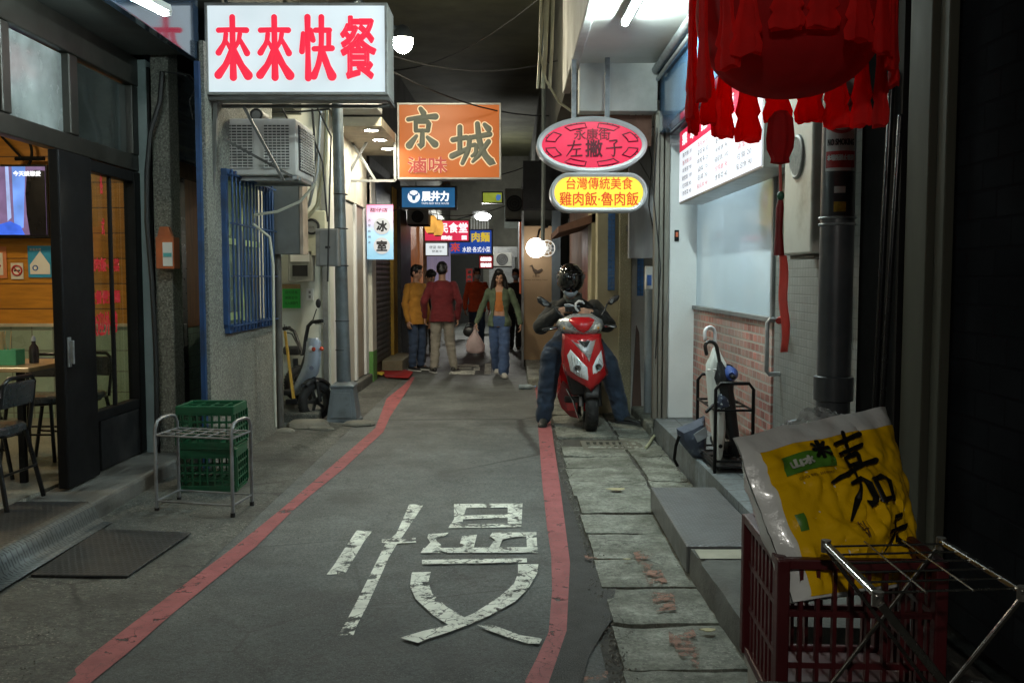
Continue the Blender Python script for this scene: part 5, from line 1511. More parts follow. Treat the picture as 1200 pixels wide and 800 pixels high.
for k in range(NT):
    a = 2 * math.pi * (k + .3) / NT
    dx, dy = math.cos(a), math.sin(a)
    front = max(0, -dy)
    rad = .322 + .02 * RND.uniform(-1, 1)
    zb = 2.04 - LC.z + .20 * front + RND.uniform(-.04, .04)
    zt = .10 + .05 * front
    tw = RND.uniform(-.3, .3)
    tm = MB()
    secs = []
    H = zt - zb
    swing = RND.uniform(-.02, .02)
    for j, (f, w) in enumerate(((0, .016), (.1, .024), (.35, .025), (.55, .026), (.70, .036), (.78, .046), (.82, .036), (.92, .05), (1.0, .046))):
        z = zt - H * f
        rr_ = rad * (1 - .04 * f) + .012 * f
        cx, cy_ = LC.x + dx * rr_ + swing * f * -dy, LC.y + dy * rr_ + swing * f * dx
        secs.append([V((cx + (math.cos(b_) * w * -dy * 1 + math.sin(b_) * w * .32 * dx) * (1 + .16 * math.sin(9 * b_ + k)), cy_ + (math.cos(b_) * w * dx + math.sin(b_) * w * .32 * dy) * (1 + .12 * math.sin(5 * b_ + k)), LC.z + z + .006 * math.sin(3 * b_ + k) * f)) for b_ in [2 * math.pi * q_ / 30 for q_ in range(30)]])
    tm.loft(secs)
    part(tm, 'tassel', cloth_through('red_tassel_cloth', (.80, .016, .014), .62), ln, smooth=True)
tp = V((atY(915, 150, 3.2).x, 3.2, 0))
prof = [(.005, 2.06), (.02, 2.055), (.038, 2.03), (.044, 1.97), (.041, 1.93), (.028, 1.90), (.03, 1.885), (.006, 1.88)]
mt_ = MB()
mt_.loft([[V((tp.x + r * math.cos(b_) * (1 + .1 * math.sin(7 * b_)), tp.y + r * math.sin(b_) * (1 + .1 * math.sin(7 * b_)), z)) for b_ in [2 * math.pi * q_ / 42 for q_ in range(42)]] for r, z in prof])
part(mt_, 'centre_tassel', RED_C, ln, smooth=True)
part(MB().tube([(tp.x, tp.y, 1.885), (tp.x + .004, tp.y, 1.78)], .005, 6), 'cord', mat('pink_cord', (.6, .12, .1), .7), ln, smooth=True)
part(MB().sph((tp.x + .004, tp.y, 1.775), (.013, .013, .016), 12, 8), 'jade_bead', mat('jade_bead', (.03, .12, .07), .3), ln, smooth=True)
part(MB().tube([(tp.x + .004, tp.y, 1.76), (tp.x + .002, tp.y, 1.735), (tp.x, tp.y, 1.66), (tp.x + .002, tp.y, 1.575)], [.008, .013, .012, .018], 10), 'tassel_knot', mat('dark_red_silk', (.22, .012, .012), .6, var=.3), ln, smooth=True)
tl = MB()
def tail(k, w):
    z = 1.575 - k * .03
    return [V((tp.x + .016 + k * .0012 + s * w + .004 * math.sin(k * .9), tp.y + .01 * math.sin(k * .7 + s), z)) for s in (-1, -.3, .3, 1)]
rows_ = [tail(k, .014 + .0015 * math.sin(k)) for k in range(12)]
tl.loft(rows_, closed=False, caps=False)
part(tl, 'streamer', cloth_through('coral_streamer', (.78, .17, .14), .3), ln, smooth=True, solid=.003)
part(MB().tube([LC + V((0, 0, .33)), LC + V((.02, .0, 1.02))], .008, 6), 'hanging_cord', CBM, ln)

# ================================================================ PEOPLE
SKIN = mat('skin', (.48, .27, .18), .55, var=.1, vs=12)
HAIR = mat('black_hair', (.012, .011, .011), .4, var=.4, vs=30, bump=.3, bs=120, scale=(1, 1, .15))
def wool(name, col, **k):
    k.setdefault('bump', .25)
    return mat(name, col, .85, var=.16, vs=7, bs=160, sheen=.1, **k)
DENIM = wool('blue_denim', (.055, .10, .22), dirt=(.10, .16, .28), ds=5, dlo=.5, dhi=.8, da=.5)
DENIM_D = wool('dark_denim', (.028, .05, .10), dirt=(.06, .10, .17), ds=4, dlo=.5, dhi=.8, da=.5)
def capsule(mb, p, q, r0, r1, seg=12):
    mb.tube([V(p), V(p).lerp(V(q), .5), V(q)], [r0, (r0 + r1) / 2, r1], seg, round_ends=True)
def limb(mb, pts, rs, seg=12):
    for i in range(len(pts) - 1):
        capsule(mb, pts[i], pts[i + 1], rs[i], rs[i + 1], seg)
def torso(mb, secs, seg=20, fwd=(0, -1, 0)):
    """closed loft through (centre, half width, half depth, side axis)"""
    L = []
    for c, rx, ry, sx in secs:
        c, sx = V(c), V(sx).normalized()
        up = EZ
        fy = up.cross(sx).normalized()
        L.append([c + sx * (rx * math.copysign(abs(math.cos(a)) ** .8, math.cos(a))) + fy * (ry * math.copysign(abs(math.sin(a)) ** .8, math.sin(a))) for a in [2 * math.pi * k / seg for k in range(seg)]])
    mb.loft(L)
def hand(mb, w, d, palm_n, s=1.0, curl=.5, side=1):
    """palm and five fingers from wrist w along d; palm_n is where the palm looks"""
    d, pn = V(d).normalized(), V(palm_n).normalized()
    sd = d.cross(pn).normalized() * side
    pc = V(w) + d * .048 * s
    for k in (-1, 0, 1):
        capsule(mb, V(w) + sd * k * .016 * s, V(w) + d * .085 * s + sd * k * .024 * s, .016 * s, .014 * s, 8)
    for k, L in enumerate((.062, .072, .068, .052)):
        b = V(w) + d * .085 * s + sd * (.032 - .021 * k) * s
        a1, a2 = curl * .7, curl * 1.7
        m1 = b + (d * math.cos(a1) + pn * math.sin(a1)) * L * .52 * s
        m2 = m1 + (d * math.cos(a2) + pn * math.sin(a2)) * L * .52 * s
        capsule(mb, b, m1, .0095 * s, .0088 * s, 7)
        capsule(mb, m1, m2, .0088 * s, .0075 * s, 7)
    tb = V(w) + d * .025 * s + sd * .03 * s
    t1 = tb + (d * .6 + sd * .75 + pn * .3).normalized() * .04 * s
    t2 = t1 + (d * .85 + sd * .2 + pn * .45).normalized() * .032 * s
    capsule(mb, tb, t1, .0115 * s, .010 * s, 7)
    capsule(mb, t1, t2, .010 * s, .008 * s, 7)
def head(mb, c, f, s=1.0, up=EZ):
    """skull, jaw, nose, ears about centre c, face towards f"""
    f, up = V(f).normalized(), V(up).normalized()
    sx = f.cross(up).normalized()
    up = sx.cross(f).normalized()
    P = lambda x, y, z: V(c) + (sx * x + f * y + up * z) * s
    def el(p, rx, ry, rz, n=14):
        m = MB().sph((0, 0, 0), (rx * s, ry * s, rz * s), n, 10)
        mb.add([V(p) + sx * v.x + f * v.y + up * v.z for v in m.v], m.f)
    el(P(0, -.012, .028), .076, .094, .088)
    el(P(0, .012, -.03), .064, .072, .082)
    el(P(0, .040, -.085), .036, .034, .032)
    for e in (-1, 1):
        el(P(e * .034, .058, -.03), .026, .026, .03)
        el(P(e * .078, -.008, -.012), .011, .022, .034)
        el(P(e * .031, .076, .022), .026, .014, .009)
    capsule(mb, P(0, .082, .01), P(0, .104, -.028), .009 * s, .014 * s, 8)
    el(P(0, .083, -.062), .025, .010, .009)
    return P, el
def face_bits(par, c, f, s=1.0, up=EZ, lips=None):
    mb = MB()
    P, _ = head(MB(), c, f, s, up)
    for e in (-1, 1):
        mb.sph(P(e * .031, .083, .006), (.011 * s, .007 * s, .006 * s), 10, 6)
    mb.build('eye', mat('dark_eye', (.02, .014, .01), .15), par, world=False, smooth=True)
    mb = MB()
    for e in (-1, 1):
        mb.tube([P(e * .016, .091, .028), P(e * .033, .091, .034), P(e * .05, .078, .028)], [.003 * s, .004 * s, .002 * s], 6)
    mb.build('eyebrow', HAIR, par, world=False, smooth=True)
    mb = MB().tube([P(-.021, .088, -.062), P(0, .095, -.061), P(.021, .088, -.062)], [.002 * s, .005 * s, .002 * s], 6)
    mb.build('lips', lips or mat('lips', (.32, .11, .09), .5), par, world=False, smooth=True)
def hair_cap(mb, P, el, grow=.012, front=.03):
    el(P(0, -.022, .036), .076 + grow, .088 + grow, .086 + grow)
    el(P(0, -.05, -.02), .066 + grow, .05 + grow, .07)
    el(P(0, .035, .10), .058 + grow, .035 + grow, .022 + grow)
def shoe(par, name, ankle, d, L, m, sole):
    d = V((d[0], d[1], 0)).normalized()
    s = V((-d.y, d.x, 0))
    a = V((ankle[0], ankle[1], 0))
    z0 = ankle[2]
    def sec(t, w, h0, h1):
        c = a + d * (L * (t - .28))
        return [c + s * (w * math.cos(k)) + EZ * (z0 + h0 + (h1 - h0) * (.5 + .5 * math.sin(k))) for k in [2 * math.pi * j / 14 for j in range(14)]]
    mb = MB().loft([sec(0, .018, .02, .07), sec(.05, .032, .014, .095), sec(.25, .036, .014, .10), sec(.45, .039, .014, .075), sec(.7, .043, .014, .055), sec(.9, .036, .014, .042), sec(1, .015, .016, .03)])
    o = mb.build(name, m, par, world=False, smooth=True)
    mb = MB()
    ol = [(0, .022), (.06, .036), (.3, .037), (.5, .041), (.72, .046), (.92, .038), (1.02, .014)]
    pts = [a + d * (L * (t - .28)) + s * w + EZ * z0 for t, w in ol] + [a + d * (L * (t - .28)) - s * w + EZ * z0 for t, w in ol[::-1]]
    mb.prism(pts, (0, 0, .02))
    mb.build('sole', sole, o, world=False, bevel=.004)
def person(label, loc, rz, H, top, top_name, trousers, pose=None, hair='short', shoes=None, build=1.0, female=False, group=None, head_f=(0, -1, -.1), wr=.011, sleeve_end=1.0, flare=0.0, hem=.0, vox=.011, extra=None):
    """a figure facing local -Y; joints are fractions of height, pose overrides them"""
    t = thing('person', label, 'person', loc, rz, group)
    J = dict(pelvis=(0, 0, .515), waist=(0, 0, .60), chest=(0, 0, .72), shl=(-.100, .008, .793), shr=(.100, .008, .793), neck=(0, .005, .835), head=(0, -.012, .925),
             ell=(-.14, .015, .635), elr=(.14, .015, .635), wrl=(-.15, -.02, .49), wrr=(.15, -.02, .49),
             hpl=(-.052, 0, .50), hpr=(.052, 0, .50), knl=(-.055, -.012, .275), knr=(.055, -.012, .275), anl=(-.06, 0, .045), anr=(.06, 0, .045), ftl=(-.1, -1), ftr=(.1, -1), hdl=(0, -.1, -1), hdr=(0, -.1, -1))
    J.update(pose or {})
    j = {k: (V(v) * H if len(v) == 3 and k[:2] != 'hd' else v) for k, v in J.items()}
    sxs = (j['shr'] - j['shl']).normalized()
    sxh = (j['hpr'] - j['hpl']).normalized()
    k = H * build
    f_ = .92 if female else 1.0
    def trunk(g, low=True):
        s = []
        if low:
            s.append((j['pelvis'] - V((0, 0, .055 * H)), .075 * k + g, .055 * k + g, sxh))
        s += [(j['pelvis'], .093 * k * (1.03 if female else 1) + g, .062 * k + g, sxh), (j['waist'], (.072 if female else .084) * k + g, .054 * k + g, (sxh + sxs)), (j['chest'], .096 * k * f_ + g, .066 * k + g, sxs), (j['chest'].lerp(j['neck'], .55), .092 * k * f_ + g, .055 * k + g, sxs), (j['chest'].lerp(j['neck'], .85), .062 * k * f_ + g, .046 * k + g, sxs), (j['neck'], .034 * k + g, .034 * k + g, sxs)]
        return s
    ra = [.029 * k * f_, .024 * k * f_, .017 * k * f_]
    rl = [.047 * k, .034 * k, .023 * k]
    b = MB()
    torso(b, trunk(0))
    for S in 'lr':
        limb(b, [j['sh' + S], j['el' + S], j['wr' + S]], ra)
        limb(b, [j['hp' + S], j['kn' + S], j['an' + S]], rl)
        hand(b, j['wr' + S], j['hd' + S], (1 if S == 'l' else -1, 0, 0), H / 1.75, .6, 1 if S == 'l' else -1)
        capsule(b, j['an' + S] + V((0, 0, -.01)), j['an' + S] + V(tuple(J['ft' + S]) + (0,)).normalized() * .10 + V((0, 0, -.035)), .024, .020)
    capsule(b, j['neck'] - V((0, 0, .03)), j['head'] - V((0, -.01, .05)), .052 * k / 1.7, .05 * k / 1.7)
    P, el = head(b, j['head'], head_f, H / 1.72)
    fuse('body', b, SKIN, t, voxel=.0075, it=3)
    face_bits(t, j['head'], head_f, H / 1.72)
    hb = MB()
    P, el = head(MB(), j['head'], head_f, H / 1.72)
    def el2(p, rx, ry, rz, n=14):
        f = V(head_f).normalized()
        sx = f.cross(EZ).normalized()
        up = sx.cross(f)
        s = H / 1.72
        m = MB().sph((0, 0, 0), (rx * s, ry * s, rz * s), n, 10)
        hb.add([V(p) + sx * v.x + f * v.y + up * v.z for v in m.v], m.f)
    hair_cap(hb, P, el2)
    if hair == 'long':
        for e in (-1, 1):
            limb(hb, [P(e * .062, .03, .05), P(e * .088, .01, -.05), P(e * .105, .03, -.17), P(e * .10, .055, -.27), P(e * .085, .05, -.33)], [.03, .036, .042, .036, .014])
            limb(hb, [P(e * .03, .06, .112), P(e * .075, .045, .04), P(e * .095, .02, -.06)], [.012, .016, .02])
        limb(hb, [P(0, -.06, .02), P(0, -.085, -.12), P(0, -.08, -.30)], [.08, .085, .06])
    fuse('hair', hb, HAIR, t, voxel=.009, it=3, wr=(.006, (40, 40, 9)))
    c = MB()
    g = .016
    tr_ = trunk(g)
    if hem:
        tr_[0] = (j['pelvis'] - V((0, 0, hem * H)), .104 * k + g, .076 * k + g, sxh)
        tr_[1] = (j['pelvis'], .102 * k + g, .070 * k + g, sxh)
    torso(c, tr_[:-1] + [(j['neck'] + V((0, 0, -.01)), .04 * k + g * .6, .038 * k + g * .6, sxs)])
    for S in 'lr':
        w = j['el' + S].lerp(j['wr' + S], sleeve_end - .04)
        limb(c, [j['sh' + S] + V((0, 0, -.004)), j['el' + S], w], [ra[0] + .015, ra[1] + .016, ra[2] + .014])
    cut = None
    if extra == 'open':
        cut = lambda p: abs(p.x) < .07 + .02 * math.sin(p.z * 9) and p.y < -.02 and p.z < .84 * H
    jk = fuse(top_name, c, top, t, voxel=vox, it=4, wr=(wr, (9, 9, 14)), cut=cut)
    if extra == 'open':
        md = jk.modifiers.new('cloth', 'SOLIDIFY')
        md.thickness = .008
    c = MB()
    torso(c, [(j['pelvis'] - V((0, 0, .05 * H)), .082 * k + .012, .06 * k + .012, sxh), (j['pelvis'], .095 * k + .010, .064 * k + .010, sxh), (j['waist'] - V((0, 0, .03 * H)), .08 * k + .008, .056 * k + .008, sxh)])
    for S in 'lr':
        a = j['an' + S].lerp(j['kn' + S], .05)
        limb(c, [j['hp' + S], j['kn' + S], a], [rl[0] + .012, rl[1] + .02 + flare * .4, rl[2] + .022 + flare])
    fuse('trousers', c, trousers, t, voxel=vox, it=4, wr=(wr * 1.1, (7, 7, 16)))
    for S in 'lr':
        an = j['an' + S]
        shoe(t, 'shoe', (an.x, an.y, an.z - .045 * H), J['ft' + S], .165 * H, *(shoes or (mat('black_shoe', (.02, .02, .02), .45), mat('white_sole', (.55, .55, .52), .6))))
    return t, j, P
WHSHOE = (mat('white_trainer', (.58, .57, .53), .6, var=.1), mat('pale_sole', (.5, .49, .45), .6))
# man in mustard shirt, facing right into the little group
person('man in a mustard shirt and blue jeans standing at the left of the group', (-1.54, 15.1, .004), R(52), 1.70, wool('mustard_cotton', (.42, .19, .022)), 'shirt', DENIM_D, dict(wrl=(-.14, -.03, .475), wrr=(.13, -.05, .47)), hem=.075, shoes=(mat('black_shoe', (.02, .02, .02), .45), mat('white_sole', (.55, .55, .52), .6)), head_f=(.1, -1, -.15))
person('man in black bending his head down between the mustard and maroon figures', (-1.42, 15.75, .004), R(25), 1.66, wool('black_cotton', (.022, .021, .018)), 'jacket', wool('olive_brown_cotton', (.055, .045, .03)), dict(head=(.02, -.05, .905), wrl=(-.08, -.13, .56), wrr=(.08, -.13, .56), hdl=(.3, -1, -.1), hdr=(-.3, -1, -.1)), hem=.05, head_f=(.15, -1, -.7))
tm_, jm_, _ = person('man in a maroon jumper and grey trousers seen from behind', (-1.10, 14.8, .004), R(183), 1.74, wool('maroon_wool', (.15, .012, .016)), 'jumper', wool('stone_grey_cotton', (.27, .25, .21)), dict(knl=(-.07, -.02, .27), anl=(-.105, .02, .045), anr=(.075, .06, .045), knr=(.062, .0, .275), elr=(.165, .03, .64), wrr=(.16, -.06, .50), ell=(-.155, .02, .64), wrl=(-.14, -.04, .49), ftl=(-.35, -1), ftr=(.3, -1)), hem=.055, build=1.06, head_f=(-.1, -1, -.35), shoes=(mat('black_shoe', (.02, .02, .02), .45), mat('white_sole', (.55, .55, .52), .6)))
tw, jw, _ = person('young woman in an open green jacket, orange top and jeans walking with a plastic bag', (-.19, 14.25, .004), R(-4), 1.62, wool('sage_green_cotton', (.105, .145, .09)), 'jacket', DENIM, dict(anl=(-.03, .10, .065), knl=(-.045, .0, .285), anr=(.05, -.15, .05), knr=(.052, -.085, .285), ell=(-.165, .03, .645), wrl=(-.215, -.02, .50), elr=(.165, .02, .64), wrr=(.20, -.02, .49), ftl=(.05, -1), ftr=(.25, -1)), hair='long', female=True, hem=.05, flare=.022, shoes=WHSHOE, head_f=(.05, -1, -.28), extra='open')
c = MB()
torso(c, [((0, -.006, .605 * 1.62), .086, .09, EX), ((0, -.006, .66 * 1.62), .112, .102, EX), ((0, -.006, .72 * 1.62), .122, .108, EX), ((0, -.004, .79 * 1.62), .112, .088, EX)])
fuse('top', c, wool('orange_knit', (.55, .19, .05)), tw, voxel=.01, it=3, wr=(.004, (14, 14, 20)))
# bags she carries
hw = tw.matrix_world
bw = V(tw.location) + Matrix.Rotation(R(-4), 3, 'Z') @ (jw['wrl'] + V((.0, -.02, -.10)))
pb_ = thing('plastic_bag', 'thin pinkish plastic bag hanging from the hand of the woman in green', 'bag', (bw.x - .02, bw.y, bw.z - .36))
bm_ = MB()
for z, rx, ry in ((0, 0, 0),):
    secs = []
    for z, rx, ry in ((0.0, .09, .06), (.03, .135, .085), (.12, .14, .09), (.22, .10, .07), (.30, .045, .035), (.355, .018, .015)):
        secs.append([V((rx * math.cos(a) * (1 + .10 * math.sin(5 * a + z * 20)), ry * math.sin(a) * (1 + .12 * math.sin(4 * a - z * 30)), z)) for a in [2 * math.pi * q_ / 36 for q_ in range(36)]])
    bm_.loft(secs)
part(bm_, 'bag_film', cloth_through('pink_white_film', (.62, .50, .50), .4, .4), pb_, world=False, smooth=True)
part(MB().tube([(-.015, 0, .35), (-.012, 0, .41), (.0, .01, .43), (.012, .01, .41), (.012, 0, .35)], .007, 6), 'handle', MATS['pink_white_film'], pb_, world=False, smooth=True)
hbg = thing('handbag', 'small black handbag at the wrist of the woman in green', 'bag', (bw.x - .10, bw.y + .12, bw.z - .12))
part(MB().sph((0, 0, .08), (.11, .05, .085), 18, 10), 'bag_body', mat('black_leather', (.015, .015, .016), .4), hbg, world=False, smooth=True)
part(MB().tube([(-.08, 0, .13), (-.04, 0, .21), (.04, 0, .21), (.08, 0, .13)], .008, 6), 'strap', MATS['black_leather'], hbg, world=False, smooth=True)
# farther passers-by
MASK = mat('face_mask', (.42, .50, .58), .8, var=.06)
def mask_on(t, P):
    mb = MB()
    rows_ = []
    for v_, w_, y_ in ((.0, .045, .098), (-.025, .066, .10), (-.055, .068, .095), (-.09, .045, .082), (-.108, .02, .06)):
        rows_.append([P(math.sin(a) * w_, y_ * math.cos(a) + .022, v_) for a in [-1.3 + 2.6 * q_ / 10 for q_ in range(11)]])
    mb.loft(rows_, closed=False, caps=False)
    mb.build('mask', MASK, t, world=False, smooth=True, solid=.004)
t, j, P = person('passer-by in an orange jacket, jeans and pale face mask', (-.74, 19.8, .004), R(8), 1.70, wool('orange_nylon', (.50, .075, .02)), 'jacket', DENIM_D, dict(anr=(.06, .06, .06), knl=(-.055, -.05, .28)), hem=.06, head_f=(.1, -1, -.15))
mask_on(t, P)
t, j, P = person('dark clad passer-by in a pale mask behind the woman in green', (.08, 19.3, .004), R(-6), 1.68, wool('black_cotton2', (.018, .019, .021)), 'shirt', wool('black_twill', (.015, .015, .018)), dict(anr=(.04, -.09, .055), knr=(.05, -.07, .285), wrr=(.21, -.02, .50), elr=(.17, .02, .645)), hem=.05, sleeve_end=.35, head_f=(-.15, -1, -.1))
mask_on(t, P)

# ================================================================ THE RED SCOOTER AND ITS RIDER
YSC = 8.85
def S(px, py, y=0.0):
    """photo pixel -> point in the scooter's own space, y metres behind its nose"""
    p = atY(px, py, YSC + y)
    return p
sc_ = thing('red_scooter', 'red and silver motor scooter facing the camera with twin headlights', 'scooter', (.72, YSC + .2, 0))
REDP = mat('red_scooter_paint', (.46, .012, .016), .22, .1, var=.08, vs=4, coat=.8)
SILV = mat('silver_scooter_paint', (.50, .51, .52), .28, .6, var=.08, vs=6, coat=.4)
BPL = mat('black_scooter_plastic', (.016, .016, .017), .5, var=.3, vs=10, bump=.06, bs=90)
RUB = mat('tyre_rubber', (.018, .018, .018), .8, var=.3, vs=18, bump=.4, bs=60)
CHROME = mat('chrome', (.62, .62, .62), .12, 1.0, var=.06)
WXC = atY(692, 480, YSC + .25).x
def wheel(par, c, R0, w, name='wheel', spokes=5, axis=EX):
    c = V(c)
    prof = []
    for k in range(17):
        a = math.pi * (k / 16 - .5)
        prof.append((R0 - .055 + .055 * math.cos(a) ** .7, w * .5 * math.sin(a)))
    o = part(MB().lathe(prof + [(R0 - .075, w * .42), (R0 - .075, -w * .42), prof[0]], c, axis, 40, False), name, RUB, par, smooth=50)
    m = MB().lathe([(R0 - .06, w * .38), (R0 - .085, w * .36), (R0 - .09, 0), (R0 - .085, -w * .36), (R0 - .06, -w * .38)], c, axis, 32, False)
    s, u = frame_of(axis)
    for k in range(spokes):
        a = 2 * math.pi * k / spokes
        d = s * math.cos(a) + u * math.sin(a)
        m.bar(c + d * .02, c + d * (R0 - .08), .03, .02, axis)
    m.cyl(c - V(axis) * w * .4, c + V(axis) * w * .4, .035, 16)
    part(m, 'rim', mat('cast_rim', (.10, .10, .10), .35, .7), o, smooth=True)
    tread = MB()
    for k in range(36):
        a = 2 * math.pi * k / 36
        d = s * math.cos(a) + u * math.sin(a)
        e = s * -math.sin(a) + u * math.cos(a)
        for q_ in (-1, 1):
            tread.bar(c + d * (R0 + .0006) + V(axis) * q_ * .008, c + d * (R0 - .008) + V(axis) * q_ * w * .36 + e * .03, .008, .004, d)
    part(tread, 'tread', RUB, o)
    return o
wheel(sc_, (WXC, YSC + .26, .245), .245, .125)
wheel(sc_, (WXC - .03, YSC + 1.42, .24), .24, .13)
# fork, fender, calliper
fk = MB()
for s in (-1, 1):
    fk.tube([(WXC + s * .088, YSC + .26, .245), (WXC + s * .082, YSC + .33, .62)], [.024, .028], 10)
part(fk, 'fork', mat('fork_black', (.03, .03, .03), .35, .6), sc_, smooth=True)
fd = MB()
rows_ = []
for k in range(11):
    a = R(25 + 120 * k / 10)
    rows_.append([V((WXC + x, YSC + .26 - math.cos(a) * (.262 + z), .245 + math.sin(a) * (.262 + z))) for x, z in ((-.075, -.03), (-.06, .005), (-.02, .02), (.02, .02), (.06, .005), (.075, -.03))])
fd.loft(rows_, closed=False, caps=False)
part(fd, 'front_fender', BPL, sc_, smooth=True, solid=.004)
dsc = MB().lathe([(.04, 0), (.115, .0), (.115, .005), (.04, .005)], (WXC - .078, YSC + .26, .245), (-1, 0, 0), 30)
part(dsc, 'brake_disc', CHROME, sc_)
part(MB().ob((WXC - .10, YSC + .20, .30), (.03, .05, .09)), 'brake_caliper', mat('caliper_grey', (.25, .25, .25), .4, .6), sc_, bevel=.008)
# apron: front shield built as rows of points, nose in the middle
def shield(outl, dep, back, mtl, name, par, thick=.02, sub=0):
    mb = MB()
    n_ = len(outl)
    mb.loft(outl, closed=False, caps=False)
    return part(mb, name, mtl, par, smooth=60, solid=thick)
rows_ = []
spec = [  # y_px, left x, right x, nose push at middle, side sweep back
 (392, 660, 706, .03, .10), (400, 660, 706, .0, .11), (414, 659, 709, -.03, .14), (428, 660, 711, -.045, .17), (440, 662, 713, -.045, .19), (446, 671, 708, -.03, .16), (452, 684, 699, -.01, .08)]
for py, xl, xr, nose, sweep in spec:
    mid = (xl + xr) / 2 + (1.5 if py > 430 else 0)
    r_ = []
    for q_ in range(13):
        t_ = -1 + 2 * q_ / 12
        px = mid + t_ * (xr - xl) / 2
        p = S(px, py + (6 * (1 - abs(t_)) if py > 440 else 0), .0)
        r_.append(V((p.x, YSC + .02 + nose + sweep * abs(t_) ** 1.7, p.z)))
    rows_.append(r_)
shield(rows_, 0, 0, REDP, 'front_apron', sc_, .012)
def on_shield(px, py, off=-.012):
    """point just proud of the apron"""
    best = None
    for k in range(len(spec) - 1):
        if spec[k][0] <= py <= spec[k + 1][0]:
            f_ = (py - spec[k][0]) / (spec[k + 1][0] - spec[k][0])
            xl, xr, ns, sw = [spec[k][i] * (1 - f_) + spec[k + 1][i] * f_ for i in (1, 2, 3, 4)]
            t_ = (px - (xl + xr) / 2) / ((xr - xl) / 2)
            p = S(px, py)
            return V((p.x, YSC + .02 + ns + sw * min(1, abs(t_)) ** 1.7 + off, p.z))
    p = S(px, py)
    return V((p.x, YSC + off, p.z))
def patch(pts, off, thick):
    """closed outline draped on the apron, fan from its centre"""
    mb = MB()
    fine = []
    for i in range(len(pts)):
        a, b = pts[i], pts[(i + 1) % len(pts)]
        for k in range(3):
            fine.append((a[0] + (b[0] - a[0]) * k / 3, a[1] + (b[1] - a[1]) * k / 3))
    cx, cy_ = sum(p[0] for p in fine) / len(fine), sum(p[1] for p in fine) / len(fine)
    rings = [[on_shield(cx + (x - cx) * s, cy_ + (y - cy_) * s, o_) for x, y in fine] for s, o_ in ((1.0, off + thick), (1.0, off + .003), (.93, off), (.5, off - .004), (.06, off - .005))]
    mb.loft(rings)
    return mb
HL = [(669, 410), (665, 417), (669, 435), (678, 441), (689.5, 446), (688, 430), (679, 421)]
HR = [(706, 411), (709, 431), (706, 437), (694.5, 446), (694.5, 429), (700, 419)]
LENS = mat('headlight_lens', (.80, .84, .86), .06, .1, var=.15, vs=30, coat=1, spec=.8)
for pts in (HL, HR):
    hl = part(patch(pts, -.012, .02), 'headlight', LENS, sc_, smooth=50)
    cx, cy_ = (676.5, 431) if pts is HL else (701.5, 430)
    c = on_shield(cx, cy_, -.036)
    part(MB().lathe([(.036, -.02), (.034, .004), (.027, .006), (.012, .001), (.001, .004)], c, (0, -1, .05), 20), 'reflector', CHROME, hl, smooth=True)
    part(MB().ring(c + V((0, -.005, 0)), .032, .0035, EY, 20, 6), 'bezel', mat('dark_bezel', (.25, .27, .28), .3, .5), hl, smooth=True)
    for q_ in range(4):
        a_, b_ = pts[2 + q_ // 2 * 0], pts[0]
        f_ = .2 + .14 * q_
        part(MB().tube([on_shield(pts[1][0] + (pts[5][0] - pts[1][0]) * f_, pts[1][1] + (pts[5][1] - pts[1][1]) * f_ - 3, -.020), on_shield(pts[2][0] + (pts[4][0] - pts[2][0]) * f_, pts[2][1] + (pts[4][1] - pts[2][1]) * f_, -.020)], .003, 6), 'lens_rib', CHROME, hl, smooth=True)
part(patch([(669, 398.5), (699, 398.5), (692.5, 418), (690.5, 424), (687.5, 418)], -.010, .012), 'silver_chevron', SILV, sc_, smooth=50)
part(patch([(678, 399.5), (692, 399.5), (688, 406.5), (684.5, 407)], -.018, .01), 'badge_plate', BPL, sc_)
bg_ = MB()
bc = on_shield(685.3, 402.2, -.0255)
bg_.tube([bc + V((-.012, 0, .012)), bc + V((.012, 0, .012)), bc + V((-.006, 0, 0)), bc + V((.012, 0, -.010)), bc + V((-.012, 0, -.010))], .003, 5)
part(bg_, 'badge', CHROME, sc_)
# handlebar cowl
def rowpts(lst, y):
    return lst
cw = MB()
cr_ = []
for py, xl, xr, y_, sw in ((369, 673, 696, .20, .02), (371.5, 667, 699, .13, .05), (375.5, 656, 707, .06, .11), (381, 653, 709, .03, .14), (387, 656, 708, .03, .14), (391, 664, 702, .05, .10), (393, 676, 692, .09, .06)):
    r_ = []
    for q_ in range(13):
        t_ = -1 + 2 * q_ / 12
        p = S((xl + xr) / 2 + t_ * (xr - xl) / 2, py)
        r_.append(V((p.x, YSC + y_ + sw * abs(t_) ** 1.6, p.z)))
    cr_.append(r_)
cw.loft(cr_, closed=False, caps=False)
part(cw, 'handlebar_cowl', SILV, sc_, smooth=60, solid=.012)
def on_cowl(px, py, off):
    L_ = ((369, 673, 696, .20, .02), (371.5, 667, 699, .13, .05), (375.5, 656, 707, .06, .11), (381, 653, 709, .03, .14), (387, 656, 708, .03, .14), (391, 664, 702, .05, .10), (393, 676, 692, .09, .06))
    for k in range(6):
        if L_[k][0] <= py <= L_[k + 1][0]:
            f_ = (py - L_[k][0]) / (L_[k + 1][0] - L_[k][0])
            xl, xr, y_, sw = [L_[k][i] * (1 - f_) + L_[k + 1][i] * f_ for i in (1, 2, 3, 4)]
            t_ = (px - (xl + xr) / 2) / ((xr - xl) / 2)
            p = S(px, py)
            return V((p.x, YSC + y_ + sw * min(1, abs(t_)) ** 1.6 + off, p.z))
    p = S(px, py)
    return V((p.x, YSC + .05 + off, p.z))
_os = on_shield
on_shield = on_cowl
part(patch([(666.5, 375), (672, 372.2), (682, 371.8), (692, 372.2), (698, 375), (694, 382), (690, 387), (684, 390.5), (677, 387), (671, 381)], -.026, .03), 'red_nose_panel', REDP, sc_, smooth=50)
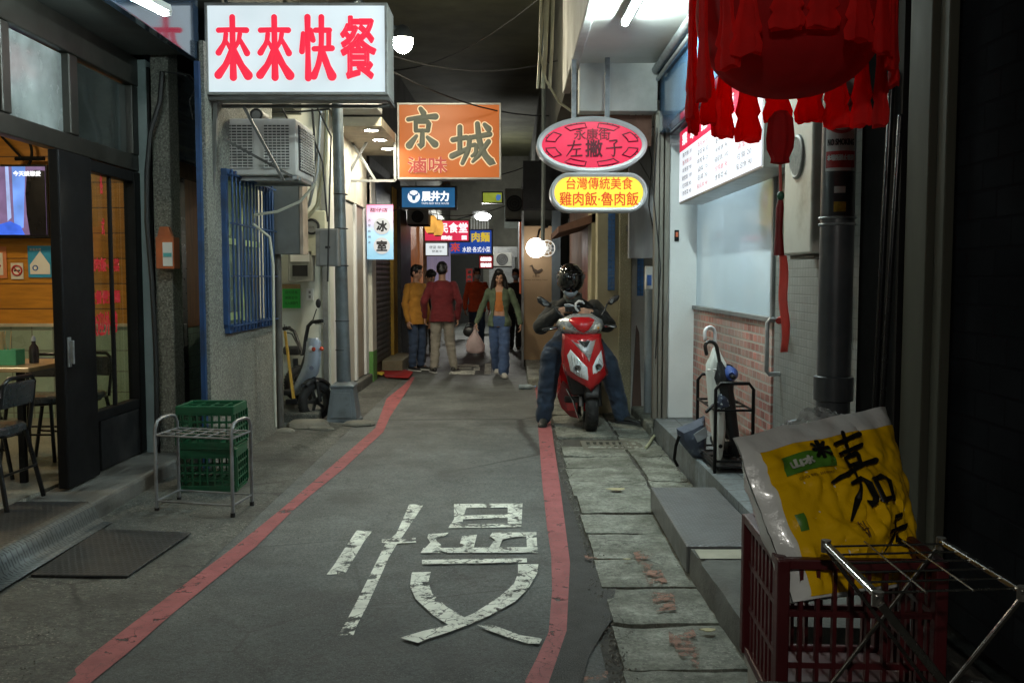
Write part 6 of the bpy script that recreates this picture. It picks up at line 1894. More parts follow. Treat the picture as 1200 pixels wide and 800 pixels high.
for pts in ([(656.5, 380), (663, 381), (671, 387.5), (664, 389.5), (657.5, 387)], [(706, 379.5), (699, 381), (694.5, 387.5), (702, 389), (706.5, 387)]):
    ind = part(patch(pts, -.009, .012), 'turn_signal', mat('signal_lens', (.60, .56, .48), .08, .2, var=.2, vs=40, coat=1), sc_, smooth=50)
    cx, cy_ = sum(p[0] for p in pts) / len(pts), sum(p[1] for p in pts) / len(pts)
    part(MB().sph(on_cowl(cx, cy_, -.012), (.018, .008, .012), 10, 6), 'amber_bulb', mat('amber_bulb', (.50, .22, .02), .2), ind, smooth=True)
on_shield = _os
for side, gr, bar0 in ((-1, ((637, 386.5), (652, 384)), (655, 383)), (1, ((721, 382.5), (709, 382)), (708, 382))):
    a, b_ = S(*gr[0], .16), S(*gr[1], .16)
    part(MB().tube([a, b_], .017, 12, round_ends=True), 'grip', RUB, sc_, smooth=True)
    l0 = b_ + V((0, -.03, 0)); l1_ = a + V((side * -.01, -.05, -.005))
    part(MB().tube([l0, l0.lerp(l1_, .5) + V((0, -.015, .005)), l1_], .006, 6, round_ends=True), 'brake_lever', CHROME, sc_, smooth=True)
mirrors = (([(629, 348), (634, 347), (647, 356.5), (645, 360), (637, 359), (630, 354)], (648, 358.5), (661, 372)), ([(726, 345.5), (725, 351), (716, 357.5), (711, 355.5), (714, 350), (720, 346)], (711.5, 356), (704.5, 370)))
for pts, s0, s1 in mirrors:
    mb = MB()
    P_ = [S(x, y, .22) for x, y in pts]
    cx = sum(P_, V()) / len(P_)
    mb.loft([[cx + (p - cx) * .96 + V((0, .012, 0)) for p in P_], [p for p in P_], [p + V((0, -.008, 0)) for p in P_], [cx + (p - cx) * .8 + V((0, -.034, 0)) for p in P_], [cx + (p - cx) * .3 + V((0, -.045, 0)) for p in P_]])
    mo = part(mb, 'mirror', BPL, sc_, smooth=50, bevel=.004)
    part(MB().prism([cx + (p - cx) * .84 + V((0, .0125, 0)) for p in P_], (0, .002, 0)), 'mirror_glass', CHROME, mo)
    part(MB().prism([cx + (p - cx) * .62 + V((.0, -.040, -.004)) for p in P_][2:5] + [cx + (P_[5] - cx) * .3 + V((0, -.044, 0))], (0, -.004, 0)), 'mirror_edge_sheen', mat('grey_plastic_sheen', (.16, .16, .16), .3), mo)
    part(MB().tube([S(*s0, .22), S((s0[0] + s1[0]) / 2, (s0[1] + s1[1]) / 2 + 1.5, .2), S(*s1, .17)], .008, 8), 'stalk', BPL, mo, smooth=True)
# inner body: steering column, leg shield, floor, seat, side panels, tail
cx0 = S(684, 420).x
bd = MB()
bd.loft([[V((cx0 + x * w, y, z)) for x in (-1, 1)] + [V((cx0 + x * w, y2, z)) for x in (1, -1)] for z, w, y, y2 in ((.36, .10, YSC + .18, YSC + .40), (.62, .17, YSC + .16, YSC + .36), (.95, .14, YSC + .16, YSC + .30), (1.06, .10, YSC + .14, YSC + .26))])
part(bd, 'leg_shield', BPL, sc_, smooth=40, bevel=.02)
part(MB().bx(cx0 - .16, cx0 + .16, YSC + .38, YSC + .95, .26, .33), 'floorboard', BPL, sc_, bevel=.02)
sp = MB()
for s in (-1, 1):
    sp.loft([[V((cx0 + s * w, y, z0)), V((cx0 + s * (w + .015), y, (z0 + z1) / 2)), V((cx0 + s * (w - .02), y, z1)), V((cx0 + s * .03, y, z1)), V((cx0 + s * .03, y, z0))] for y, w, z0, z1 in ((YSC + .40, .13, .18, .34), (YSC + .7, .19, .20, .36), (YSC + .95, .21, .30, .62), (YSC + 1.3, .20, .42, .74), (YSC + 1.75, .08, .66, .82))])
part(sp, 'side_panel', REDP, sc_, smooth=40)
st_ = MB().loft([[V((cx0 + x * w, y, z + dz)) for x, dz in ((-1, -.03), (-.8, .04), (0, .055), (.8, .04), (1, -.03))] for y, w, z in ((YSC + .86, .06, .72), (YSC + .95, .12, .75), (YSC + 1.2, .15, .77), (YSC + 1.5, .14, .82), (YSC + 1.72, .08, .84))])
part(st_, 'seat', mat('black_vinyl', (.02, .02, .021), .5, bump=.1), sc_, smooth=60)
part(MB().bx(cx0 - .07, cx0 + .07, YSC + 1.15, YSC + 1.6, .16, .42), 'engine', DARK, sc_, bevel=.03)
part(MB().tube([(cx0 + .17, YSC + .9, .25), (cx0 + .2, YSC + 1.3, .30), (cx0 + .2, YSC + 1.6, .36)], [.04, .055, .05], 12), 'exhaust', CHROME, sc_, smooth=True)
# lower left belly panel beside the wheel, shade put into its darker red
part(MB().prism([S(653, 464, .42), S(660, 446, .42), S(667, 452, .42), S(676, 480, .40), S(678, 490, .40), S(668, 488, .42), S(658, 478, .42)], (0, .06, 0)), 'belly_panel', mat('shaded_red_panel', (.16, .008, .01), .35, var=.2, coat=.3), sc_, bevel=.012)
part(MB().tube([S(664, 455, .40), S(672, 470, .38), S(678, 490, .36)], .01, 6), 'pipe_guard', CHROME, sc_, smooth=True)

# rider -------------------------------------------------------------------------------------------
rd = thing('person', 'motorcyclist in a black jacket and glossy helmet looking at a phone astride the red scooter', 'person', (.66, 9.75, 0))
O = V(rd.location)
L_ = lambda px, py, Y: atY(px, py, Y) - O
HEADC = L_(668.5, 331, 9.45)
NECK = L_(671, 350, 9.62)
CHEST = L_(672, 372, 9.74)
PEL = V((cx0 - O.x + .0, 9.98 - O.y, .86))
SHL, SHR = L_(650, 362, 9.68), L_(696, 360, 9.70)
ELL, ELR = L_(634, 382, 9.52), L_(711, 380, 9.52)
WRL, WRR = L_(655, 364, 9.26), L_(694, 366, 9.26)
HPL, HPR = PEL + V((-.11, -.05, -.02)), PEL + V((.11, -.05, -.02))
KNL, KNR = L_(646, 418, 9.42), L_(712, 425, 9.42)
ANL, ANR = L_(637, 488, 9.50), L_(729, 487, 9.55)
ANL.z, ANR.z = .085, .085
b = MB()
torso(b, [(PEL - V((0, 0, .08)), .14, .11, EX), (PEL, .165, .12, EX), (PEL.lerp(CHEST, .5), .15, .11, EX), (CHEST, .175, .12, EX), (CHEST.lerp(NECK, .6), .16, .10, EX), (NECK, .06, .06, EX)])
limb(b, [SHL, ELL, WRL], [.056, .045, .03]); limb(b, [SHR, ELR, WRR], [.056, .045, .03])
limb(b, [HPL, KNL, ANL], [.09, .062, .04]); limb(b, [HPR, KNR, ANR], [.09, .062, .04])
capsule(b, ANL - V((0, 0, .03)), ANL + V((-.01, -.06, -.055)), .022, .018); capsule(b, ANR - V((0, 0, .03)), ANR + V((.06, -.05, -.045)), .022, .018)
hand(b, WRL, V((1, -.25, .12)), V((.1, .9, -.3)), 1.0, .7, -1)
hand(b, WRR, V((-1, -.2, .12)), V((-.1, .9, -.3)), 1.0, .7, 1)
capsule(b, NECK - V((0, 0, .03)), HEADC - V((0, -.02, .06)), .06, .055)
HF = V((.02, -1, -.45))
P, el = head(b, HEADC, HF, 1.03)
fuse('body', b, SKIN, rd, voxel=.0072, it=3)
face_bits(rd, HEADC, HF, 1.03)
mask_mb = MB()
rows_ = []
for v_, w_, y_ in ((-.05, .062, .10), (-.075, .066, .10), (-.10, .055, .09), (-.125, .03, .07)):
    rows_.append([P(math.sin(a) * w_ * 1.1, y_ * math.cos(a) + .025, v_) for a in [-1.3 + 2.6 * q_ / 10 for q_ in range(11)]])
mask_mb.loft(rows_, closed=False, caps=False)
mask_mb.build('mask', MASK, rd, world=False, smooth=True, solid=.004)
JK = wool('black_rider_jacket', (.016, .017, .016))
c = MB()
torso(c, [(PEL - V((0, -.0, .06)), .175, .14, EX), (PEL + V((0, 0, .05)), .185, .145, EX), (PEL.lerp(CHEST, .55), .18, .14, EX), (CHEST, .235, .155, EX), (CHEST.lerp(NECK, .5), .225, .135, EX), (CHEST.lerp(NECK, .85), .16, .11, EX), (NECK + V((0, 0, .015)), .085, .085, EX)])
limb(c, [SHL, ELL, ELL.lerp(WRL, .93)], [.085, .088, .052]); limb(c, [SHR, ELR, ELR.lerp(WRR, .93)], [.085, .088, .052])
jk = fuse('jacket', c, JK, rd, voxel=.011, it=3, wr=(.011, (8, 8, 12)))
sm = MB()
for k in range(3):
    f0 = .30 + .16 * k
    pA = ELL.lerp(SHL, .02 + .11 * k) + V((-.05, -.072, .0))
    sm.tube([ELL.lerp(SHL, .10 + .1 * k) + V((-.045 + .03 * q_ , -.075 - .012 * math.sin(q_ * 1.5), -.03 + .016 * q_)) for q_ in range(4)], .006, 6)
part(sm, 'sleeve_stripe', mat('grey_stripe', (.26, .28, .25), .6), jk, world=False, smooth=True)
c = MB()
ncol = NECK + V((0, -.02, .0))
c.lathe([(.075, -.03), (.095, -.01), (.09, .05), (.078, .055)], ncol, (0, -.25, 1), 24, False)
c.build('collar', mat('grey_collar', (.10, .11, .10), .8), rd, world=False, smooth=True, solid=.01)
c = MB()
torso(c, [(PEL - V((0, 0, .10)), .16, .13, EX), (PEL, .185, .14, EX), (PEL + V((0, 0, .10)), .17, .13, EX)])
limb(c, [HPL, KNL, ANL + V((0, 0, .0))], [.135, .115, .082]); limb(c, [HPR, KNR, ANR + V((0, 0, .0))], [.135, .110, .080])
fuse('trousers', c, wool('rider_denim', (.020, .034, .062), dirt=(.07, .12, .20), ds=3.2, dlo=.5, dhi=.72, da=.6), rd, voxel=.011, it=3, wr=(.012, (7, 7, 13)))
BOOT = (mat('black_boot', (.02, .021, .018), .5, bump=.1), mat('boot_sole', (.03, .03, .03), .8))
shoe(rd, 'boot', (ANL.x, ANL.y - .02, .006), (-.12, -1), .29, *BOOT)
shoe(rd, 'boot', (ANR.x, ANR.y - .02, .016), (.95, -.55), .29, *BOOT)
# helmet
hm_ = MB()
HC = HEADC + V((0, .015, .035))
def hel(p):
    f = HF.normalized(); f = V((f.x, f.y * .96, f.z * .55)).normalized()
    sx = f.cross(EZ).normalized(); up = sx.cross(f)
    return HC + sx * p[0] + f * p[1] + up * p[2]
secs = []
for k in range(17):
    a = math.pi * (.02 + .80 * k / 16)
    z = .155 * math.cos(a)
    r = math.sin(a) ** .85
    secs.append([hel((.128 * r * math.cos(q_), .155 * r * math.sin(q_) - .01, z)) for q_ in [2 * math.pi * i / 40 for i in range(40)]])
hm_.loft(secs, True, True)
ho = hm_.build('helmet', mat('gloss_black_helmet', (.008, .008, .009), .08, .1, var=.3, coat=1), rd, world=False, smooth=True)
vz = MB()
rows_ = []
for k in range(9):
    a = math.pi * (.26 + .40 * k / 8)
    z = .155 * math.cos(a)
    r = math.sin(a) ** .85
    rows_.append([hel(((.132 * r + .004) * math.sin(q_), (.160 * r + .006) * math.cos(q_) - .008, z)) for q_ in [-1.45 + 2.9 * i / 18 for i in range(19)]])
vz.loft(rows_, closed=False, caps=False)
vz.build('visor', mat('smoke_visor', (.012, .012, .012), .04, .2, coat=1), ho, world=False, smooth=True, solid=.004)
part(MB().tube([hel((.134 * math.sin(q_), .162 * math.cos(q_) - .008, .075)) for q_ in [-1.5 + 3 * i / 18 for i in range(19)]], .004, 6), 'visor_rim', BPL, ho, world=False, smooth=True)
part(MB().cyl(hel((-.128, .02, .03)), hel((-.142, .02, .03)), .022, 14).cyl(hel((.128, .02, .03)), hel((.142, .02, .03)), .022, 14), 'visor_pivot', GREYM, ho, world=False, smooth=True)
ph_ = thing('mobile_phone', 'dark phone in a pale case held up by the motorcyclist', 'phone', atY(672, 362, 9.17))
pc = atY(671, 362, 9.17)
part(MB().ob(pc, (.155, .012, .078), (R(-55), 0, R(3))), 'phone_body', mat('phone_black', (.015, .015, .016), .3), ph_, bevel=.008)
part(MB().ob(pc + V((0, .007, .0085)), (.145, .002, .070), (R(-55), 0, R(3))), 'screen', glow('phone_screen', (.35, .45, .5), .35), ph_)
part(MB().tube([atY(*q, 9.15) for q in ((661, 357), (667, 356.5), (672, 358), (676, 361.5))], .006, 8), 'pale_edge', mat('pale_case', (.55, .56, .57), .4), ph_, smooth=True)
gl = thing('white_strap', 'curled white strap beside the phone in the motorcyclist\'s hands', 'strap', atY(680, 358, 9.13))
part(MB().tube([atY(*q, 9.13) for q in ((678, 365), (674.5, 361), (674.5, 356), (678, 353), (682.5, 353.5), (685, 356))], [.009, .011, .012, .012, .011, .007], 8), 'loop', mat('white_rubber', (.65, .65, .64), .5), gl, smooth=True)

# ================================================================ THE PALE BLUE SCOOTER BY THE WALL
es_ = thing('blue_scooter', 'slim pale blue electric scooter parked against the cream wall', 'scooter', (-2.08, 9.85, .12))
BLP = mat('pale_blue_paint', (.40, .48, .60), .3, .1, var=.08, vs=4, coat=.6)
E_ = lambda px, py, Y=9.75: atY(px, py, Y)
wc = E_(369.5, 471, 9.72)
wheel(es_, (wc.x, 9.72, .215), .215, .085, axis=V((.80, -.60, 0)).normalized())
fa = V((.80, -.60, 0)).normalized()
part(MB().tube([V((wc.x, 9.72, .215)) + fa * .075, E_(366, 447, 9.70) + fa * .075, E_(362, 436, 9.8)], .02, 8).tube([V((wc.x, 9.72, .215)) - fa * .075, E_(366, 447, 9.76) - fa * .07, E_(362, 436, 9.8)], .02, 8), 'fork', BPL, es_, smooth=True)
fdr = MB()
rows_ = []
fw = V((.60, .80, 0)).normalized() * -1
for k in range(9):
    a = R(50 + 100 * k / 8)
    rows_.append([V((wc.x, 9.72, .215)) + fa * x + fw * (math.cos(a) * (.235 + z)) + EZ * (math.sin(a) * (.235 + z)) for x, z in ((-.055, -.02), (-.03, .01), (.03, .01), (.055, -.02))])
fdr.loft(rows_, closed=False, caps=False)
part(fdr, 'front_fender', BPL, es_, smooth=True, solid=.005)
# leg shield, wide at the top and sweeping down to the floor
rows_ = []
for (xl, xr, py, y0) in ((362, 372, 396, 9.66), (360, 375.5, 401, 9.65), (359, 376, 411, 9.64), (357, 375, 425, 9.66), (353, 373, 436, 9.70), (347, 366, 448, 9.78), (343, 355, 458, 9.92), (342.5, 348, 462, 10.0)):
    a, b_ = E_(xl, py, y0 + .05), E_(xr, py, y0)
    m_ = a.lerp(b_, .55) + V((.02, -.05, 0))
    rows_.append([a, a.lerp(m_, .55) + V((0, -.018, 0)), m_, m_.lerp(b_, .5) + V((.0, -.006, 0)), b_])
part(MB().loft(rows_, closed=False, caps=False), 'leg_shield', BLP, es_, smooth=60, solid=.02)
part(MB().prism([E_(343, 459, 9.94), E_(352, 428, 9.80), E_(357, 412, 9.74), E_(362, 430, 9.78), E_(353, 452, 9.86)], (0, .10, 0)), 'inner_panel', mat('dark_olive_plastic', (.07, .07, .06), .6), es_, bevel=.01)
cl_ = MB().lathe([(.001, 0), (.022, 0), (.022, .006)], E_(365, 431, 9.60), (.2, -1, 0), 18)
part(cl_, 'emblem', mat('emblem_grey', (.14, .17, .24), .4), es_)
for q in ((367.5, 409), (377, 408.5)):
    o_ = part(MB().sph(E_(*q, 9.60), (.022, .02, .022), 12, 8), 'turn_signal', mat('red_amber_lens', (.55, .06, .02), .2, coat=.6), es_, smooth=True)
part(MB().sph(E_(364.5, 409, 9.62), (.03, .02, .034), 14, 8), 'headlight', LENS, es_, smooth=True)
hb_ = MB()
hb_.tube([E_(356, 416, 9.82), E_(358, 398, 9.82), E_(361, 382, 9.80), E_(366, 377, 9.76), E_(373, 377, 9.70)], .02, 9)
hb_.tube([E_(354, 416, 9.86), E_(350, 402, 9.92), E_(345, 388, 9.98), E_(338, 384, 10.04)], .018, 9)
part(hb_, 'handlebar', BPL, es_, smooth=True)
part(MB().tube([E_(370, 377, 9.72), E_(377, 376, 9.66)], .021, 10, round_ends=True).tube([E_(339, 384, 10.03), E_(333, 385, 10.08)], .021, 10, round_ends=True), 'grip', RUB, es_, smooth=True)
part(MB().tube([E_(369, 380, 9.70), E_(380, 379.5, 9.62)], .006, 6), 'brake_lever', CHROME, es_, smooth=True)
part(MB().tube([E_(338, 384, 10.0), E_(333, 380, 10.0), E_(334, 389, 10.0), E_(342, 391, 9.96), E_(352, 410, 9.86)], .007, 6), 'brake_cable', MATS['black_cable'], es_, smooth=True)
mo = part(MB().sph(E_(373, 355.5, 9.74), (.028, .012, .048), 14, 10), 'mirror', BPL, es_, smooth=True)
part(MB().tube([E_(366, 377, 9.76), E_(371, 362, 9.75)], .006, 6), 'stalk', BPL, mo, smooth=True)
part(MB().ob(E_(352, 456, 10.25), (.16, .7, .05), (0, 0, R(-14))), 'floorboard', BPL, es_, bevel=.015)
part(MB().ob(E_(345, 400, 10.42) + V((-.02, 0, -.1)), (.2, .12, .1), (0, 0, R(-14))), 'seat', mat('black_vinyl', (.02, .02, .021), .5), es_, bevel=.03)
part(MB().tube([E_(348, 458, 10.4), E_(346, 420, 10.42)], .03, 8), 'seat_post', DARK, es_, smooth=True)
wheel(es_, (wc.x - .30, 10.33, .335), .20, .085, axis=fa)

# ================================================================ THINGS ON THE GROUND AND IN THE ROOM
# green bottle crates behind the grey umbrella rack
GRN = mat('green_crate_plastic', (.008, .085, .036), .38, var=.2, vs=6, bump=.03, dirt=(.03, .06, .03), ds=4)
def lattice(mb, o, ux, uy, w, h, nx, ny, bar, t):
    """grid of bars in the plane ux,uy from corner o"""
    o, ux, uy = V(o), V(ux).normalized(), V(uy).normalized()
    n = ux.cross(uy)
    for k in range(nx + 1):
        p = o + ux * (w * k / nx)
        mb.bar(p, p + uy * h, bar, t, n)
    for k in range(ny + 1):
        p = o + uy * (h * k / ny) + n * .0007
        mb.bar(p, p + ux * w, bar, t * .92, n)
def bottle_crate(label, loc, rz):
    t = thing('bottle_crate', label, 'crate', loc, rz, 'green bottle crates')
    w, d, h = .40, .34, .30
    r = MB()
    r.bx(-w / 2, w / 2, -d / 2, -d / 2 + .018, h - .055, h); r.bx(-w / 2, w / 2, d / 2 - .018, d / 2, h - .055, h)
    r.bx(-w / 2, -w / 2 + .018, -d / 2 + .018, d / 2 - .018, h - .055, h); r.bx(w / 2 - .018, w / 2, -d / 2 + .018, d / 2 - .018, h - .055, h)
    part(r, 'rim', GRN, t, world=False, bevel=.006)
    s = MB()
    for sy in (-1, 1):
        lattice(s, (-w / 2, sy * (d / 2 - .008), .03), EX, EZ, w, h - .085, 8, 4, .012, .012)
    for sx in (-1, 1):
        lattice(s, (sx * (w / 2 - .008), -d / 2, .03), EY, EZ, d, h - .085, 6, 4, .012, .012)
    part(s, 'lattice_side', GRN, t, world=False)
    b = MB().bx(-w / 2, w / 2, -d / 2, d / 2, 0, .012)
    b.bx(-w / 2, w / 2, -d / 2, -d / 2 + .012, .012, .05); b.bx(-w / 2, w / 2, d / 2 - .012, d / 2, .012, .05)
    part(b, 'base', GRN, t, world=False, bevel=.003)
    g_ = MB()
    lattice(g_, (-w / 2 + .01, -d / 2 + .01, h - .02), EX, EY, w - .02, d - .02, 4, 3, .012, .012)
    lattice(g_, (-w / 2 + .01, -d / 2 + .01, .10), EX, EY, w - .02, d - .02, 4, 3, .008, .008)
    part(g_, 'bottle_divider', GRN, t, world=False)
    return t
bottle_crate('green lattice bottle crate on the ground, lower one of the stack', (-2.115, 6.58, .015), R(3))
bottle_crate('green lattice bottle crate with open top grid, upper one of the stack', (-2.115, 6.57, .317), R(0))
um = thing('umbrella_rack', 'low grey tubular umbrella rack with a grid top in front of the green crates', 'umbrella rack', (-2.0, 6.12, 0))
A_ = atZ(184, 601, 0); B_ = atZ(273, 607, 0); D_ = atZ(291, 596, 0); C_ = A_ + (D_ - B_) * 1.25
D_ = B_ + (D_ - B_) * 1.25
GRT = mat('grey_painted_tube', (.24, .25, .26), .4, .4, var=.2, vs=8, dirt=(.10, .09, .085), ds=5)
for p, q_ in ((A_, C_), (B_, D_)):
    d = (q_ - p)
    hh = .60
    fr_ = MB().tube([p, p + V((0, 0, hh - .06)), p + d * .12 + V((0, 0, hh - .012)), p + d * .3 + V((0, 0, hh)), q_ - d * .3 + V((0, 0, hh)), q_ - d * .12 + V((0, 0, hh - .012)), q_ + V((0, 0, hh - .06)), q_], .011, 9)
    part(fr_, 'hoop_leg', GRT, um, smooth=True)
rl_ = MB()
for z in (.08,):
    for p, q_ in ((A_, B_), (C_, D_), (A_, C_), (B_, D_)):
        rl_.tube([p + EZ * z, q_ + EZ * z], .007, 7)
part(rl_, 'lower_rail', GRT, um, smooth=True)
gt = MB()
zt = .50
for p, q_ in ((A_, B_), (C_, D_), (A_, C_), (B_, D_)):
    gt.tube([p + EZ * zt, q_ + EZ * zt], .007, 7)
for k in range(1, 6):
    gt.tube([A_.lerp(B_, k / 6) + EZ * zt, C_.lerp(D_, k / 6) + EZ * zt], .0045, 6)
for k in range(1, 3):
    gt.tube([A_.lerp(C_, k / 3) + EZ * (zt + .002), B_.lerp(D_, k / 3) + EZ * (zt + .002)], .0045, 6)
part(gt, 'grid_top', GRT, um, smooth=True)
for p in (A_, B_, C_, D_):
    part(MB().cyl(p + EZ * .001, p + EZ * .035, .015, 12), 'rubber_foot', RUB, um, smooth=True)

# mats at the restaurant door
RM = mat('black_studded_rubber', (.012, .0135, .014), .5, var=.3, vs=4, tile=('XYZ', .035, .035, (.035, .038, .04), .006, .2), bump=.2, dirt=(.06, .06, .055), ds=3, dlo=.5, dhi=.8, da=.5)
PLT = mat('diamond_plate', (.06, .065, .065), .55, .4, var=.25, vs=5, tile=('XYZ', .05, .025, (.11, .12, .12), .008, .1), bump=.05, dirt=(.03, .028, .026), ds=4)
mm = MB()
q_ = [atZ(*p, .02) for p in ((36, 676), (150, 677), (224, 626), (118, 622))]
mm.prism([(p.x, p.y, .022) for p in q_], (0, 0, .012))
tag(mm.build('rubber_mat', RM, bevel=.003), 'flat black studded rubber mat lying on the ground below the step', 'mat')
mm = MB().bx(-3.35, -2.56, 4.3, 5.6, .137, .149)
tag(mm.build('door_mat', RM, bevel=.004), 'black studded mat on top of the restaurant doorstep', 'mat')
rp = MB()
prof = [(-2.58, .153), (-2.535, .150), (-2.51, .135), (-2.495, .10), (-2.48, .06), (-2.45, .04), (-2.40, .036)]
rp.strip([(x, 4.2, z) for x, z in prof], [(x, 5.55, z) for x, z in prof])
tag(rp.build('step_ramp', PLT, smooth=True, solid=.006), 'curved metal tread plate covering the edge of the doorstep', 'ramp')

# table, holder, bottle, chairs, television, posters
tb = thing('dining_table', 'light wood dining table just inside the open door', 'table', (-3.7, 6.35, .15))
part(MB().bx(-4.5, -3.13, 6.05, 6.75, .885, .915), 'table_top', mat('pale_table_wood', (.50, .34, .17), .4, var=.2, vs=3, scale=(1, 8, 1), coat=.3), tb, bevel=.006)
for x, y in ((-4.4, 6.12), (-4.4, 6.68), (-3.22, 6.12), (-3.22, 6.68)):
    part(MB().bx(x - .02, x + .02, y - .02, y + .02, .151, .884), 'leg', BLACK, tb)
h_ = thing('chopstick_holder', 'green plastic box full of chopsticks on the wooden table', 'holder', (-3.38, 6.28, .917))
part(MB().bx(-3.47, -3.30, 6.22, 6.34, .917, .93).bx(-3.47, -3.30, 6.22, 6.228, .93, 1.02).bx(-3.47, -3.30, 6.332, 6.34, .93, 1.02).bx(-3.47, -3.462, 6.228, 6.332, .93, 1.02).bx(-3.308, -3.30, 6.228, 6.332, .93, 1.02), 'box', mat('mint_green_plastic', (.10, .42, .22), .4), h_, bevel=.002)
ck = MB()
for k in range(16):
    x = -3.455 + RND.uniform(0, .075)
    ck.tube([(x, 6.28 + RND.uniform(-.03, .03), .935), (x + RND.uniform(-.03, .03), 6.28 + RND.uniform(-.03, .03), 1.14)], .0035, 5)
part(ck, 'chopstick', mat('bamboo', (.55, .42, .22), .6), h_)
bo = thing('sauce_bottle', 'small sauce bottle with a white cap beside the chopstick box', 'bottle', (-3.27, 6.40, .917))
part(MB().lathe([(.001, 0), (.032, .0), (.033, .08), (.028, .11), (.014, .13), (.013, .15)], (-3.27, 6.40, .917)), 'bottle_body', mat('brown_sauce_glass', (.05, .04, .04), .15, coat=.5), bo, smooth=True)
part(MB().lathe([(.015, .15), (.015, .165), (.006, .185), (.001, .187)], (-3.27, 6.40, .917)), 'bottle_top', mat('blue_white_cap', (.5, .55, .65), .4), bo, smooth=True)
CHF = mat('black_chair_tube', (.014, .014, .015), .3, .4)
CHV = mat('black_vinyl_seat', (.03, .033, .036), .28, var=.25, coat=.3)
def chair(label, loc, rz):
    t = thing('dining_chair', label, 'chair', loc, rz, 'black restaurant chairs')
    sm_ = MB().loft([[V((x * w, y * w, z)) for x, y in [(math.copysign(abs(math.cos(a)) ** .6, math.cos(a)) * .2, math.copysign(abs(math.sin(a)) ** .6, math.sin(a)) * .19) for a in [2 * math.pi * k / 32 for k in range(32)]]] for z, w in ((.425, .9), (.43, 1), (.46, 1.0), (.475, .93), (.48, .6), (.481, .05))])
    part(sm_, 'seat', CHV, t, world=False, smooth=True)
    part(MB().ring((0, 0, .42), .18, .012), 'seat_frame', CHF, t, world=False, smooth=True)
    for sx, sy in ((-1, -1), (1, -1), (-1, 1), (1, 1)):
        p0 = V((sx * .16, sy * .15, .43)); p1 = V((sx * .20, sy * (.20 if sy < 0 else .23), 0))
        part(MB().tube([p0, p1], .014, 9), 'leg', CHF, t, world=False, smooth=True)
    st = MB()
    st.tube([(-.185, -.185, .2), (.185, -.185, .2)], .008, 7); st.tube([(-.185, .2, .2), (.185, .2, .2)], .008, 7)
    part(st, 'stretcher', CHF, t, world=False, smooth=True)
    bf = MB().tube([(-.17, .17, .43), (-.18, .19, .6), (-.17, .21, .72), (-.12, .22, .76), (.12, .22, .76), (.17, .21, .72), (.18, .19, .6), (.17, .17, .43)], .013, 9)
    part(bf, 'back_frame', CHF, t, world=False, smooth=True)
    part(MB().ob((0, .203, .66), (.33, .022, .15), (R(-9), 0, 0)), 'backrest', CHV, t, world=False, bevel=.01)
    return t
chair('black padded chair nearest the open doorway, empty seat shining', (-3.14, 5.55, .15), R(-92))
chair('black padded chair tucked behind the doorway chair under the table edge', (-3.55, 6.02, .15), R(180))
chair('black chair across the wooden table with its back against the tiled dado', (-3.55, 7.0, .15), R(0))
chair('black padded chair half hidden behind the door leaf', (-3.35, 7.15, .15), R(-15))
tv = thing('television', 'large wall television showing a dark figure beside a pink curtain', 'television', (-4.95, 8.85, 1.85))
x1 = atY(57, 230, 8.85).x
_, _, z0, z1 = rect(0, 193, 57, 279, 8.85)
x0 = x1 - 1.25
part(MB().bx(x0, x1, 8.84, 8.93, z0, z1), 'case', BLACK, tv, bevel=.006)
def scr(a, b, c_, d_):
    return (x0 + .02 + (x1 - x0 - .04) * a, x0 + .02 + (x1 - x0 - .04) * b, z0 + .03 + (z1 - z0 - .05) * c_, z0 + .03 + (z1 - z0 - .05) * d_)
def patch_tv(name, m, r_, y):
    return part(MB().bx(r_[0], r_[1], y, y + .002, r_[2], r_[3]), name, m, tv)
patch_tv('screen', glow('tv_mauve', (.20, .13, .26), .9, .3, 6), scr(0, 1, 0, 1), 8.836)
def tvpoly(name, m, pts, y):
    return part(MB().prism([(x0 + .02 + (x1 - x0 - .04) * a, y, z0 + .03 + (z1 - z0 - .05) * b) for a, b in pts], (0, -.0015, 0)), name, m, tv)
tvpoly('screen_window_light', glow('tv_blue', (.16, .32, .85), 1.0, .3, 5), [(.745, 1), (.85, 1), (.82, .1), (.75, .12)], 8.8355)
tvpoly('screen_curtain', glow('tv_pale_blue', (.40, .52, .90), .9, .3, 7), [(.695, 1), (.72, 1), (.73, .25), (.70, .2)], 8.8335)
tvpoly('screen_figure', mat('tv_black', (.005, .005, .008), .3), [(.86, .88), (.92, .95), (1, .94), (1, .0), (.87, .0), (.85, .3), (.845, .6)], 8.8335)
tvpoly('screen_table', glow('tv_cobalt', (.05, .14, .75), 1.0, .4, 5), [(.55, .0), (.83, .0), (.80, .13), (.72, .2), (.58, .12)], 8.8315)
tt = MB()
text(tt, '今天談戀愛', ((x0 + x1) / 2 + .44, 8.8295, z1 - .085), EX, EZ, .26, .05, .002, .002)
part(tt, 'screen_caption', WL, tv)
sn = thing('wall_fan_guard', 'black curved wire rack above the television', 'rack', (-5.1, 8.9, 2.65))
part(MB().ring((atY(8, 165, 8.88).x, 8.9, atY(8, 178, 8.88).z), .22, .014, EY, 32).tube([atY(2, 160, 8.88), atY(28, 188, 8.88)], .012, 6).tube([atY(18, 186, 8.88), atY(52, 186, 8.88)], .02, 6), 'frame', BLACK, sn, smooth=True)
def poster(name, label, px, Y, m, cat='poster'):
    x0, x1, z0, z1 = rect(*px, Y)
    t = thing(name, label, cat, ((x0 + x1) / 2, Y, z0))
    s = part(MB().bx(x0, x1, Y - .004, Y, z0, z1), 'sheet', m, t)
    return t, s, (x0, x1, z0, z1)
